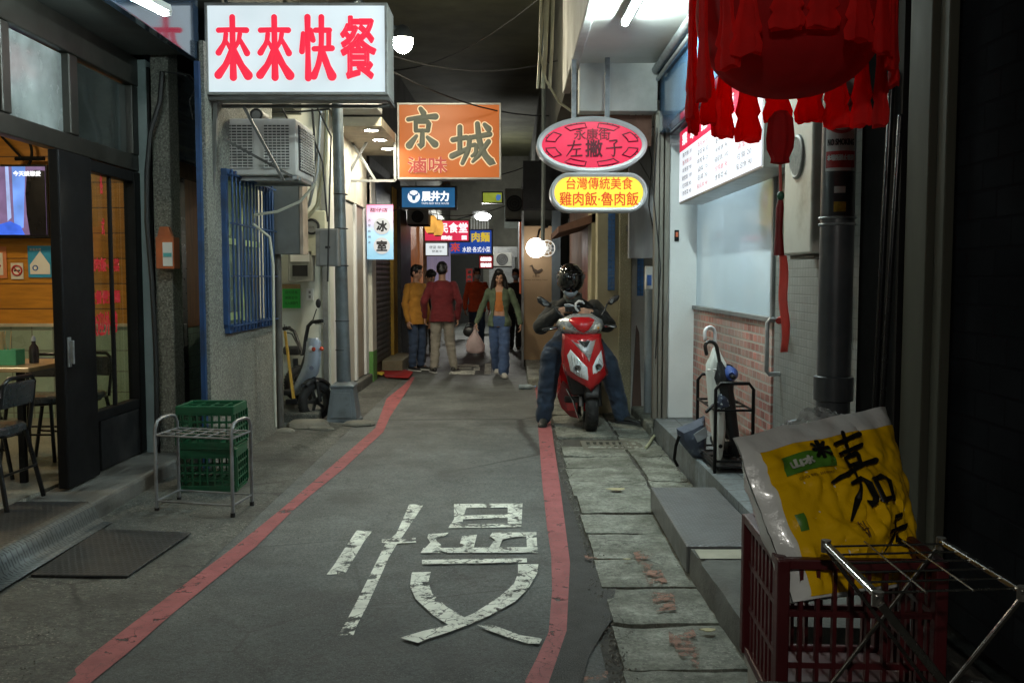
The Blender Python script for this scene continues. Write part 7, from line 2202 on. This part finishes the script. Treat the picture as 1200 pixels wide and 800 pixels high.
t, s, (x0, x1, z0, z1) = poster('blue_poster', 'blue poster with a big white drop shape on the wood panelling', (33, 288, 60, 325), 8.99, mat('poster_blue', (.03, .30, .55), .5))
cxp = (x0 + x1) / 2
part(MB().prism([(cxp - .09, 8.984, z0 + .03), (cxp + .1, 8.984, z0 + .03), (cxp + .1, 8.984, z0 + .12), (cxp + .01, 8.984, z1 - .05), (cxp - .09, 8.984, z0 + .12)], (0, -.002, 0)), 'white_drop', MATS['white_paper'], s)
part(MB().ring((cxp - .04, 8.981, z0 + .09), .022, .006, EY, 16, 5), 'round_mark', mat('poster_navy', (.03, .12, .4), .5), s)
pt_ = MB()
text(pt_, '來電有禮', (x0 + .075, 8.983, z1 - .035), EX, EZ, .11, .025, 0, .002)
part(pt_, 'lettering', MATS['white_paper'], s)
t, s, (x0, x1, z0, z1) = poster('no_smoking_card', 'small white no smoking card between the two posters', (13, 308, 27.5, 327), 8.99, MATS['white_paper'], 'sign')
cc = V(((x0 + x1) / 2, 8.982, (z0 + z1) / 2 + .005))
part(MB().ring(cc, .046, .008, EY, 24, 6).tube([cc + V((-.033, 0, .033)), cc + V((.033, 0, -.033))], .006, 6), 'ban_ring', mat('ban_red', (.45, .02, .02), .5), s)
part(MB().bx(cc.x - .03, cc.x + .03, 8.983, 8.9855, cc.z - .008, cc.z + .006), 'cigarette', mat('black_ink', (.02, .02, .02), .6), s)
t, s, (x0, x1, z0, z1) = poster('orange_poster', 'orange edged poster left of the no smoking card', (-16, 289, 8, 326), 8.99, mat('poster_orange', (.62, .22, .10), .5))
part(MB().bx(x0 + .03, x1 - .035, 8.983, 8.9855, z0 + .03, z1 - .06), 'pale_field', MATS['white_paper'], s)
part(MB().prism([(x1 - .05, 8.982, z0 + .12), (x1 - .08, 8.982, z0 + .15), (x1 - .11, 8.982, z0 + .12), (x1 - .08, 8.982, z0 + .07)], (0, -.002, 0)), 'red_heart', MATS['ban_red'], s)

# broken paving by the lamp, yellow pole, step clutter
BC = mat('broken_concrete', (.17, .165, .14), .85, var=.3, vs=6, bump=.6, bs=40, dirt=(.06, .06, .04), ds=3)
def rubble(label, c, r, seed):
    rg = random.Random(seed)
    mb = MB().sph(c, r, 12, 8)
    for v in mb.v:
        d = v - V(c)
        k = 1 + .35 * mnoise.noise(d * 9 + V((seed, 0, 0)))
        nv = V(c) + d * k
        nv.z = max(.004, min(nv.z, c[2] + r[2] * .7))
        v.xyz = nv
    return tag(mb.build('concrete_lump', BC, smooth=30), label, 'rubble', 'broken concrete by the blue scooter')
rubble('long broken concrete lump below the pale blue scooter wheel', (-2.02, 9.22, .03), (.22, .13, .09), 1)
rubble('small concrete fragment nearest to the grey pebble dash wall', (-2.2, 8.98, .02), (.11, .07, .04), 2)
rubble('flat concrete fragment in front of the lamp pedestal', (-1.88, 9.12, .02), (.16, .07, .035), 3)
rubble('rounded concrete lump hard against the lamp pedestal', (-1.56, 9.45, .015), (.16, .12, .05), 4)
yp = thing('yellow_pole', 'yellow wooden pole with a black foot leaning by the cream wall', 'pole', (-2.2, 9.5, .1))
ya_, yb_ = atY(334, 388, 9.45), atY(344, 467, 9.3)
part(MB().bar(ya_, yb_, .035, .025), 'shaft', mat('yellow_wood', (.48, .28, .035), .5), yp, bevel=.004)
part(MB().ob(yb_ + V((-.02, 0, -.03)), (.11, .05, .05)), 'foot', BLACK, yp, bevel=.006)
rmt = MB()
q_ = [atZ(*p, .03) for p in ((437, 427), (444, 426), (484, 436), (479, 443), (452, 442))]
rmt.prism(q_, (0, 0, .01))
tag(rmt.build('red_mat', mat('red_felt', (.33, .014, .014), .9, var=.2), bevel=.003), 'bright red mat at the shuttered shop threshold', 'mat')
rag = MB()
gx = 8
vs = []
c0 = atZ(437, 438, .05)
for i in range(gx):
    for k in range(gx):
        vs.append((c0.x + (i / (gx - 1) - .5) * .32 + RND.uniform(-.02, .02), c0.y + (k / (gx - 1) - .5) * .3, .04 + .05 * abs(mnoise.noise(V((i * .6, k * .6, 2)))) + RND.uniform(0, .015)))
rag.add(vs, [(i * gx + k, i * gx + k + 1, (i + 1) * gx + k + 1, (i + 1) * gx + k) for i in range(gx - 1) for k in range(gx - 1)])
tag(rag.build('yellow_rag', mat('yellow_cloth', (.55, .42, .04), .8), smooth=True, solid=.006), 'crumpled yellow rag beside the red mat', 'rag')
t = thing('shop_litter_box', 'pale stone threshold block behind the red mat', 'step', (-1.95, 15.6, 0))
part(MB().bx(-2.05, -1.72, 14.7, 16.2, 0, .2), 'block', mat('worn_sandstone', (.20, .18, .12), .8, var=.25, bump=.3), t, bevel=.015)
b = thing('water_bottle', 'clear plastic bottle lying on the red line behind the rider', 'bottle', tuple(atZ(617, 453, .04)))
c = atZ(617, 453, .035)
part(MB().lathe([(.001, -.11), (.034, -.105), (.034, -.02), (.030, -.015), (.034, -.01), (.034, .05), (.014, .09), (.013, .11)], c, (1, .1, 0), 18), 'bottle_body', mat('pale_bottle_plastic', (.32, .40, .44), .1, coat=.5), b, smooth=True)
part(MB().cyl(c + V((.11, .011, 0)), c + V((.125, .0125, 0)), .015, 12), 'bottle_top', mat('blue_cap', (.2, .35, .6), .4), b)
lt_ = tag(MB().sph(atZ(749, 495, .03), (.035, .03, .03), 10, 6).build('paper_ball', MATS['white_paper'], smooth=True), 'small crumpled paper ball by the boot of the motorcyclist', 'litter')
for k, (q, s_) in enumerate((((722, 573), .06), ((770, 588), .02), ((735, 655), .018), ((830, 738), .03))):
    c = atZ(*q, .03)
    o = tag(MB().prism([c + V((s_ * math.cos(a) * (1 + .4 * math.sin(3 * a)), s_ * .6 * math.sin(a), 0)) for a in [2 * math.pi * i / 9 for i in range(9)]], (0, 0, .003)).build('dry_leaf', mat('straw_leaf', (.42, .38, .22), .8)), ['pale torn leaf on the drain slabs ahead of the grate', 'tiny scrap beside the far corner of the steel ramp', 'tiny scrap by the faded orange mark', 'small pale scrap next to the concrete step'][k], 'litter')
# drain grate
gr = thing('drain_grate', 'cast drain grate with two rows of slots in front of the red scooter', 'drain grate', (.9, 8.28, .01))
gm = MB()
gx0, gx1, gy0, gy1 = .62, 1.16, 8.06, 8.50
gm.bx(gx0, gx1, gy0, gy0 + .07, -.03, .014); gm.bx(gx0, gx1, gy1 - .07, gy1, -.03, .014); gm.bx(gx0, gx0 + .05, gy0 + .07, gy1 - .07, -.03, .014); gm.bx(gx1 - .05, gx1, gy0 + .07, gy1 - .07, -.03, .014)
gm.bx(gx0 + .05, gx1 - .05, 8.255, 8.305, -.03, .0135)
for k in range(7):
    x = gx0 + .05 + (k + .8) * (gx1 - gx0 - .1) / 7.6
    gm.bx(x - .014, x + .014, gy0 + .07, 8.255, -.03, .013); gm.bx(x - .014, x + .014, 8.305, gy1 - .07, -.03, .013)
part(gm, 'grate', mat('cast_iron_dusty', (.13, .125, .10), .8, .2, var=.3, bump=.3), gr, bevel=.004)
part(MB().bx(gx0, gx1, gy0, gy1, -.045, -.035), 'pit', mat('pit_black', (.004, .004, .004), .9), gr)

# steel ramp and concrete step on the right
rmp = thing('steel_ramp', 'grey checker plate box step against the tiled platform', 'ramp', (1.08, 5.25, .03))
def quadZ(pts, z):
    return [atZ(*p, z) for p in pts]
top = [V((.87, 4.60, .165)), V((1.298, 4.60, .165)), V((1.298, 5.92, .165)), V((.885, 5.92, .165))]
part(MB().hexa([V((p.x, p.y, .03)) for p in top], top), 'plate', mat('worn_checker_plate', (.16, .165, .17), .42, .6, var=.2, vs=5, tile=('XYZ', .04, .02, (.23, .235, .24), .005, .08), bump=.05, dirt=(.10, .095, .085), ds=3, dlo=.45, dhi=.75, da=.5), rmp, bevel=.006)
cst = thing('concrete_step', 'rough grey concrete step with a cream patch nearer than the steel ramp', 'step', (1.1, 4.1, 0))
part(MB().hexa([(.90, 3.56, 0), (1.62, 3.50, 0), (1.62, 4.58, 0), (.88, 4.58, 0)], [(.905, 3.58, .15), (1.62, 3.52, .15), (1.62, 4.57, .16), (.885, 4.57, .16)]), 'block', mat('rough_step_concrete', (.13, .135, .125), .8, var=.3, vs=4, bump=.6, bs=40, dirt=(.05, .05, .045), ds=2.2, dlo=.42, dhi=.68), cst, rough=(.06, .007, 8), smooth=25)
part(MB().poly([(.90, 4.40, .1625), (1.60, 4.40, .1625), (1.60, 4.55, .1635), (.90, 4.55, .1635)]), 'cream_patch', mat('cream_skim', (.40, .39, .31), .8, var=.2, bump=.3), cst)

# umbrella stand with umbrellas and bag
ust = thing('umbrella_stand', 'black tube umbrella stand on the tiled platform below the steamy window', 'umbrella stand', (1.5, 6.5, .2))
ux0, ux1, uy0, uy1 = 1.35, 1.60, 6.18, 6.78
for y in (uy0, uy1):
    tbm = MB().tube([(ux0, y, .2), (ux0, y, .76), (ux0 + .03, y, .80), (ux1 - .03, y, .80), (ux1, y, .76), (ux1, y, .2)], .012, 9)
    part(tbm, 'hoop_leg', BLACK, ust, smooth=True)
for z in (.28, .62):
    gm = MB()
    for p, q_ in (((ux0, uy0), (ux0, uy1)), ((ux1, uy0), (ux1, uy1)), ((ux0, uy0), (ux1, uy0)), ((ux0, uy1), (ux1, uy1))):
        gm.tube([(*p, z), (*q_, z)], .008, 7)
    for k in (1, 2):
        gm.tube([(ux0, uy0 + k * .2, z), (ux1, uy0 + k * .2, z)], .006, 6)
    part(gm, 'rail', BLACK, ust, smooth=True)
part(MB().bx(ux0, ux1, uy0, uy1, .235, .245), 'drip_tray', DARK, ust)
def umbrella(label, tip, top, r, m, hm, hook, spread=None):
    tip, top = V(tip), V(top)
    d = (top - tip).normalized()
    s, u = frame_of(d)
    t = thing('umbrella', label, 'umbrella', tip, 0, 'umbrellas in the black stand')
    L = (top - tip).length
    secs = []
    for f, k in ((0, .05), (.06, .3), (.25, .62), (.55, .85), (.78, 1.0), (.86, .95), (.93, .55), (1, .25)):
        secs.append([tip + d * (L * f) + (s * math.cos(a) + u * math.sin(a)) * (r * k * (1 + .22 * abs(math.sin(a * 4 + f * 3)))) for a in [2 * math.pi * q / 48 for q in range(48)]])
    part(MB().loft(secs), 'canopy', m, t, smooth=True)
    part(MB().tube([tip - d * .04, tip + d * .03], [.005, .008], 8), 'ferrule', STEEL, t, smooth=True)
    hk = [top - d * .02, top + d * .10]
    rr = .042
    c = top + d * .10 + V(hook) * rr
    for k in range(1, 9):
        a = math.pi * k / 8 * 1.05
        hk.append(c - V(hook) * (rr * math.cos(a)) + d * (rr * math.sin(a)))
    hk.append(hk[-1] - d * .035)
    part(MB().tube(hk, .013, 10, round_ends=True), 'handle', hm, t, smooth=True)
    part(MB().ring(tip + d * (L * .80), r * 1.1, .006, d, 24, 6), 'tie_strap', hm, t, smooth=True)
    return t
umbrella('white umbrella with a white crook handle, left one in the black stand', (1.40, 6.27, .25), (1.395, 6.42, 1.02), .062, mat('translucent_white_vinyl', (.60, .62, .58), .35, var=.1, vs=10, coat=.3), mat('white_plastic_handle', (.62, .60, .60), .35), V((-.9, -.4, 0)).normalized())
umbrella('black umbrella with a dark crook handle leaning across the stand', (1.545, 6.35, .26), (1.405, 6.33, .93), .052, mat('black_nylon', (.014, .015, .016), .6, bump=.1), mat('dark_handle', (.03, .028, .026), .35), V((-.95, -.2, 0)).normalized())
fu = thing('folded_umbrella', 'short blue folded umbrella lying across the top of the black stand', 'umbrella', (1.5, 6.6, .8))
part(MB().tube([(1.47, 6.25, .84), (1.475, 6.3, .85), (1.50, 6.62, .85), (1.505, 6.7, .85)], [.025, .05, .045, .02], 14), 'canopy', mat('navy_nylon', (.02, .05, .20), .6, var=.3, vs=14, bump=.3, bs=30), fu, smooth=True)
part(MB().tube([(1.47, 6.24, .84), (1.466, 6.18, .84)], .016, 8, round_ends=True), 'handle', BLACK, fu, smooth=True)
part(MB().ring((1.485, 6.45, .85), .05, .006, (0.08, 1, 0), 20, 6), 'tie_strap', BLACK, fu, smooth=True)
lo = thing('bundled_umbrella', 'dark crumpled folding umbrella stuffed in the lower part of the stand', 'umbrella', (1.5, 6.5, .25))
lm_ = MB().sph((1.5, 6.52, .36), (.09, .2, .10), 20, 12)
for v in lm_.v:
    v += (v - V((1.5, 6.52, .36))) * (.4 * mnoise.noise(v * 22))
part(lm_, 'canopy', mat('crumpled_black', (.016, .016, .017), .35, var=.4, bump=.4, bs=30), lo, smooth=True)
part(MB().tube([(1.42, 6.32, .36), (1.40, 6.24, .37)], .014, 8, round_ends=True), 'handle', BLACK, lo, smooth=True)
cp_ = thing('chequered_umbrella', 'dark patterned folding umbrella with pale flecks hung on the stand rail', 'umbrella', (1.4, 6.4, .6))
lm_ = MB().sph((1.42, 6.36, .66), (.07, .10, .07), 18, 10)
for v in lm_.v:
    v += (v - V((1.42, 6.36, .66))) * (.35 * mnoise.noise(v * 26))
part(lm_, 'canopy', mat('flecked_navy', (.03, .04, .07), .5, var=.3, speck=(38, .60, (.5, .55, .55))), cp_, smooth=True)
part(MB().tube([(1.36, 6.30, .64), (1.31, 6.27, .60)], .012, 8, round_ends=True), 'handle', BLACK, cp_, smooth=True)
bgx = thing('drawstring_bag', 'blue grey cloth bag slumped at the kerb edge left of the umbrella stand', 'bag', (1.36, 6.75, .2))
k_ = [atY(x, y, 6.72) for x, y in ((794, 503), (812, 496), (826, 488), (828, 512), (827, 540), (812, 536), (796, 517))]
cc = sum(k_, V()) / len(k_)
part(MB().loft([[cc + (p - cc) * .9 + V((0, .10, 0)) for p in k_], [p + V((0, .05, 0)) for p in k_], [p for p in k_], [cc + (p - cc) * .7 + V((0, -.05, 0)) for p in k_], [cc + (p - cc) * .2 + V((0, -.065, 0)) for p in k_]]), 'bag_body', mat('navy_grey_cloth', (.05, .065, .10), .7, var=.35, vs=6, bump=.3, bs=40, dirt=(.25, .27, .30), ds=3, dlo=.54, dhi=.6), bgx, smooth=True)
part(MB().prism([cc + V((-.02, -.068, .04)), cc + V((.07, -.068, .10)), cc + V((.085, -.06, .02)), cc + V((.01, -.068, -.02))], (0, -.004, 0)), 'pale_panel', mat('pale_grey_cloth', (.30, .33, .36), .7), bgx, bevel=.003)
part(MB().tube([atY(x, y, 6.66) for x, y in ((796, 510), (792, 522), (790, 538), (794, 546))], .012, 6), 'strap', BLACK, bgx, smooth=True)

# ---------------------------------------------------------------- near right: crate, rice sack, folding rack, poles
bxw = thing('foam_box', 'pale foam box under the dark red crate', 'box', (1.03, 2.72, 0))
part(MB().bx(.745, 1.13, 2.45, 2.9, 0, .28).bx(.735, 1.14, 2.44, 2.91, .2805, .315), 'box_body', mat('dirty_foam', (.42, .42, .38), .9, var=.12, bump=.15), bxw, bevel=.01)
cr = thing('red_crate', 'dark red slotted plastic crate holding the yellow rice sack', 'crate', (.95, 2.66, .317))
CRD = mat('dark_red_crate', (.065, .006, .008), .42, var=.2, vs=5, bump=.04, dirt=(.08, .02, .02), ds=3)
cw, cd_, ch = .41, .46, .44
m3 = Matrix.Rotation(R(-3), 3, 'Z')
CC = V((.935, 2.665, .317))
def cpt(x, y, z):
    return CC + m3 @ V((x, y, z))
rim = MB()
for a, b_ in (((-1, -1), (1, -1)), ((1, -1), (1, 1)), ((1, 1), (-1, 1)), ((-1, 1), (-1, -1))):
    for z in (ch - .012, .012):
        rim.bar(cpt(a[0] * cw / 2, a[1] * cd_ / 2, z), cpt(b_[0] * cw / 2, b_[1] * cd_ / 2, z), .03 if z > .1 else .02, .028)
    for x_ in (1,):
        rim.bar(cpt(a[0] * cw / 2, a[1] * cd_ / 2, .0), cpt(a[0] * cw / 2, a[1] * cd_ / 2, ch), .034, .034)
part(rim, 'rim', CRD, cr, bevel=.004)
wl_ = MB()
for (a, b_) in (((-1, -1), (1, -1)), ((1, 1), (-1, 1)), ((-1, 1), (-1, -1)), ((1, -1), (1, 1))):
    pa, pb2 = V((a[0] * cw / 2 * .97, a[1] * cd_ / 2 * .97, 0)), V((b_[0] * cw / 2 * .97, b_[1] * cd_ / 2 * .97, 0))
    for k in range(1, 9):
        p = pa.lerp(pb2, k / 9)
        wl_.bar(cpt(p.x, p.y, .02), cpt(p.x, p.y, ch - .02), .017, .010)
    for z in (.15, .29):
        wl_.bar(cpt(pa.x, pa.y, z), cpt(pb2.x, pb2.y, z), .013, .016, EZ)
part(wl_, 'slotted_wall', CRD, cr)
part(MB().hexa([cpt(x * cw / 2, y * cd_ / 2, .002) for x, y in ((-1, -1), (1, -1), (1, 1), (-1, 1))], [cpt(x * cw / 2, y * cd_ / 2, .012) for x, y in ((-1, -1), (1, -1), (1, 1), (-1, 1))]), 'crate_floor', CRD, cr)
# rice sack: pillow with the photograph's tilted outline
sk = thing('rice_sack', 'yellow and white rice sack with bold brush characters standing in the red crate', 'sack', (.93, 2.68, .34))
TL, TR = atY(861, 512, 2.58), atY(1039, 476, 3.05)
BR_, BL = atY(1070, 655, 2.72), atY(926, 690, 2.45)
BR_ = TR + (BR_ - TR) * 1.15
BL = TL + (BL - TL) * 1.08
SN = (TR - TL).cross(BL - TL).normalized()
SN = SN if SN.y < 0 else -SN
def sp_(u, v, side):
    """u,v 0..1 over the face; side -1 front, 1 back"""
    p = TL.lerp(TR, u).lerp(BL.lerp(BR_, u), v)
    e = max(0, math.sin(math.pi * min(1, max(0, u)))) ** .5 * (max(0, math.sin(math.pi * min(1, (v * .80 + .02)))) ** .7)
    wr_ = .016 * mnoise.noise(V((u * 4 + side, v * 5, 1))) + .015 * (1 - 2 * abs(mnoise.noise(V((u * 6, v * 5, 4))))) + .008 * (1 - 2 * abs(mnoise.noise(V((u * 15, v * 12, 7)))))
    return p - SN * (side * (.002 + .12 * e) + wr_ * (.3 + e)) + V((0, 0, .006 * mnoise.noise(V((u * 6, v * 2, 9)))))
def grid(u0, u1, v0, v1, side, n=34, off=0.0):
    mb = MB()
    rows = [[sp_(u0 + (u1 - u0) * i / n, v0 + (v1 - v0) * k / n, side) - SN * (side * off) for i in range(n + 1)] for k in range(n + 1)]
    mb.loft(rows, closed=False, caps=False)
    return mb
film = MB()
for sd in (-1, 1):
    g_ = grid(0, 1, 0, 1, sd)
    film.add(g_.v, g_.f)
bag_o = part(film, 'sack_film', mat('clear_white_film', (.72, .73, .70), .18, var=.12, vs=8, bump=.4, bs=13, coat=.5), sk, smooth=True)
YEL = mat('yellow_sack_print', (.85, .49, .004), .22, var=.08, vs=5, bump=.35, bs=11, coat=.5)
part(grid(.055, .975, .125, .985, -1, 56, .004), 'printed_panel', YEL, sk, smooth=True)
part(grid(.12, .41, .19, .30, -1, 20, .010), 'green_label', mat('label_green', (.09, .24, .03), .3, coat=.4), sk, smooth=True)
part(grid(.085, .125, .52, .62, -1, 8, .008), 'small_green_label', MATS['label_green'], sk, smooth=True)
def sack_text(items, name, m, off):
    mb = MB()
    for kind, s_, u, v, w, h, bold in items:
        m0 = MB()
        if kind == 't':
            text(m0, s_, (0, 0, 0), EX, EZ, w, h, bold, .0006)
        else:
            brush(m0, s_, (0, 0, 0), EX, EZ, w, h, 1.0, .0006, grow=bold)
        o_ = len(mb.v)
        for q in m0.v:
            p = sp_(u + q.x, v - q.z, -1)
            mb.v.append(p + SN * (off - q.y))
        for f_ in m0.f:
            mb.f.append([o_ + i for i in f_]); mb.mi.append(0)
    return part(mb, name, m, sk)
sack_text([('b', 'jia', .48, .385, .38, .50, .002), ('b', 'tian', .64, .72, .25, .20, .004), ('b', 'mi', .335, .19, .09, .10, .006)], 'brush_lettering', mat('sack_black', (.010, .009, .007), .3, coat=.4), .016)
sack_text([('t', '山水', .21, .245, .12, .055, .004)], 'white_lettering', mat('sack_white', (.5, .52, .45), .4), .0165)
sack_text([('t', 'GOOD RICE · SHAN SHUI', .26, .335, .20, .016, 0), ('t', '一等米', .40, .68, .05, .10, .001)], 'small_lettering', mat('sack_brown', (.12, .05, .01), .4), .007)
tp_ = MB()
n_ = 26
rows = []
for k in range(7):
    v = -.0 - .014 * k
    rows.append([sp_(.28 + .42 * i / n_, 0, 0) + V((0, .012 + .014 * math.sin(i * .9 + k) * k / 4, .005 * k * (1 - abs(2 * i / n_ - 1)) * 1.6 + .012 * mnoise.noise(V((i * .5, k * .6, 3))))) for i in range(n_ + 1)])
tp_.loft(rows, closed=False, caps=False)
part(tp_, 'crumpled_top', mat('crumpled_clear_film', (.55, .57, .57), .12, coat=.8, alpha=.6), sk, smooth=True)
# chrome folding rack
rk = thing('folding_rack', 'chrome folding rack with crossed legs closest to the camera', 'rack', (.9, 2.1, .44))
zt = .84
A_, J_, B_, C_ = atZ(968, 637, zt), atZ(1029, 698, zt), atZ(1103, 634, zt), atZ(1199, 692, zt)
CH = mat('tarnished_chrome', (.34, .33, .30), .25, 1.0, var=.2, vs=12, dirt=(.12, .10, .07), ds=6, dlo=.55, dhi=.75)
dn = EZ * -.4
for p, q_ in ((A_, J_), (B_, C_)):
    part(MB().bar(p + (p - q_) * .03, q_ + (q_ - p) * .03, .018, .012, EZ), 'top_rail', CH, rk, bevel=.003)
f_ = MB()
for k in range(6):
    f_.tube([A_.lerp(J_, .06 + k * .178), B_.lerp(C_, .06 + k * .178)], .0028, 7)
for k in (.33, .66):
    f_.tube([A_.lerp(B_, k) + EZ * .004, J_.lerp(C_, k) + EZ * .004], .0024, 6)
part(f_, 'wire_grid', CH, rk, smooth=True)
fo = V((0, .012, 0))
for k, (a, b_) in enumerate(((J_ - fo, C_ - fo), (C_, J_), (B_ + fo, A_ + fo), (A_, B_))):
    w_ = .018 if k == 0 else .010
    part(MB().bar(a - EZ * .012, b_ + dn + EZ * .002, w_, .008, EY), 'leg', CH, rk, bevel=.002)
for p in (A_, B_, J_, C_):
    part(MB().cyl(p - EZ * .02, p + EZ * .010, .012, 12), 'hinge_cap', mat('rack_hinge', (.16, .15, .13), .4, .7), rk, smooth=True)
t = thing('plank_box', 'low dark plank box under the chrome folding rack', 'box', (.92, 2.15, 0))
part(MB().bx(.66, 1.22, 1.86, 2.40, 0, .41).bx(.64, 1.24, 1.84, 2.41, .4105, .44), 'box_body', mat('dark_plank', (.03, .025, .02), .8, var=.3), t, bevel=.006)
# dark poles leaning against the jamb, small switch box and lower wall things
for k, (a, b_, r) in enumerate((((1.56, 4.05, .2), (1.585, 3.98, 2.35), .014), ((1.53, 3.92, .2), (1.575, 3.86, 2.15), .011))):
    t = thing('leaning_pole', ['taller black pole leaning against the olive door jamb', 'shorter black pole leaning beside the taller one'][k], 'pole', a, group='black poles by the jamb')
    part(MB().tube([a, b_], r, 10, round_ends=True), 'shaft', mat('gloss_black_pole', (.012, .012, .013), .25, .3), t, smooth=True)
    part(MB().cyl(V(a), V(a) + EZ * .04, r * 1.4, 10), 'tip', RUB, t, smooth=True)
t = thing('wall_box', 'small grimy switch box on the tiled wall below the wall heater', 'switch box', (1.63, 4.9, 1.2))
part(MB().bx(1.60, 1.668, 4.70, 4.92, 1.16, 1.46), 'body', mat('grimy_box', (.20, .20, .18), .6, var=.2, dirt=(.08, .07, .05), ds=4), t, bevel=.006)
part(MB().bx(1.592, 1.599, 4.73, 4.89, 1.2, 1.42), 'cover', mat('grimy_cover', (.26, .26, .23), .5), t)

# grit and crumbs along the kerb joints
gq = MB()
rg = random.Random(11)
def crumb(x, y, z, r):
    p = [V((x + r * rg.uniform(.6, 1.2) * a, y + r * rg.uniform(.6, 1.2) * b, z + r * c)) for a, b, c in ((1, 0, 0), (-.6, .8, 0), (-.6, -.8, 0), (rg.uniform(-.3, .3), rg.uniform(-.3, .3), rg.uniform(.6, 1)))]
    gq.add(p, [(0, 1, 3), (1, 2, 3), (2, 0, 3)])
for k in range(4200):
    y = 3.2 + 8 * rg.random() ** 1.6
    u = rg.random()
    if u < .35:
        crumb(.43 + rg.gauss(0, .03), y, .002, rg.uniform(.003, .012))
    elif u < .55:
        crumb(1.0 + rg.gauss(0, .03), y, .012, rg.uniform(.003, .009))
    elif u < .68:
        crumb(1.28 + rg.gauss(0, .03), max(5.9, y), .014, rg.uniform(.003, .010))
    elif u < .9:
        crumb(-1.75 - abs(rg.gauss(0, .35)), y, .016, rg.uniform(.002, .007))
    else:
        crumb(rg.uniform(-1.5, .3), y, .001, rg.uniform(.002, .005))
tag(gq.build('grit', mat('grit_stone', (.17, .165, .145), .9, var=.5, vs=30)), kind='stuff')
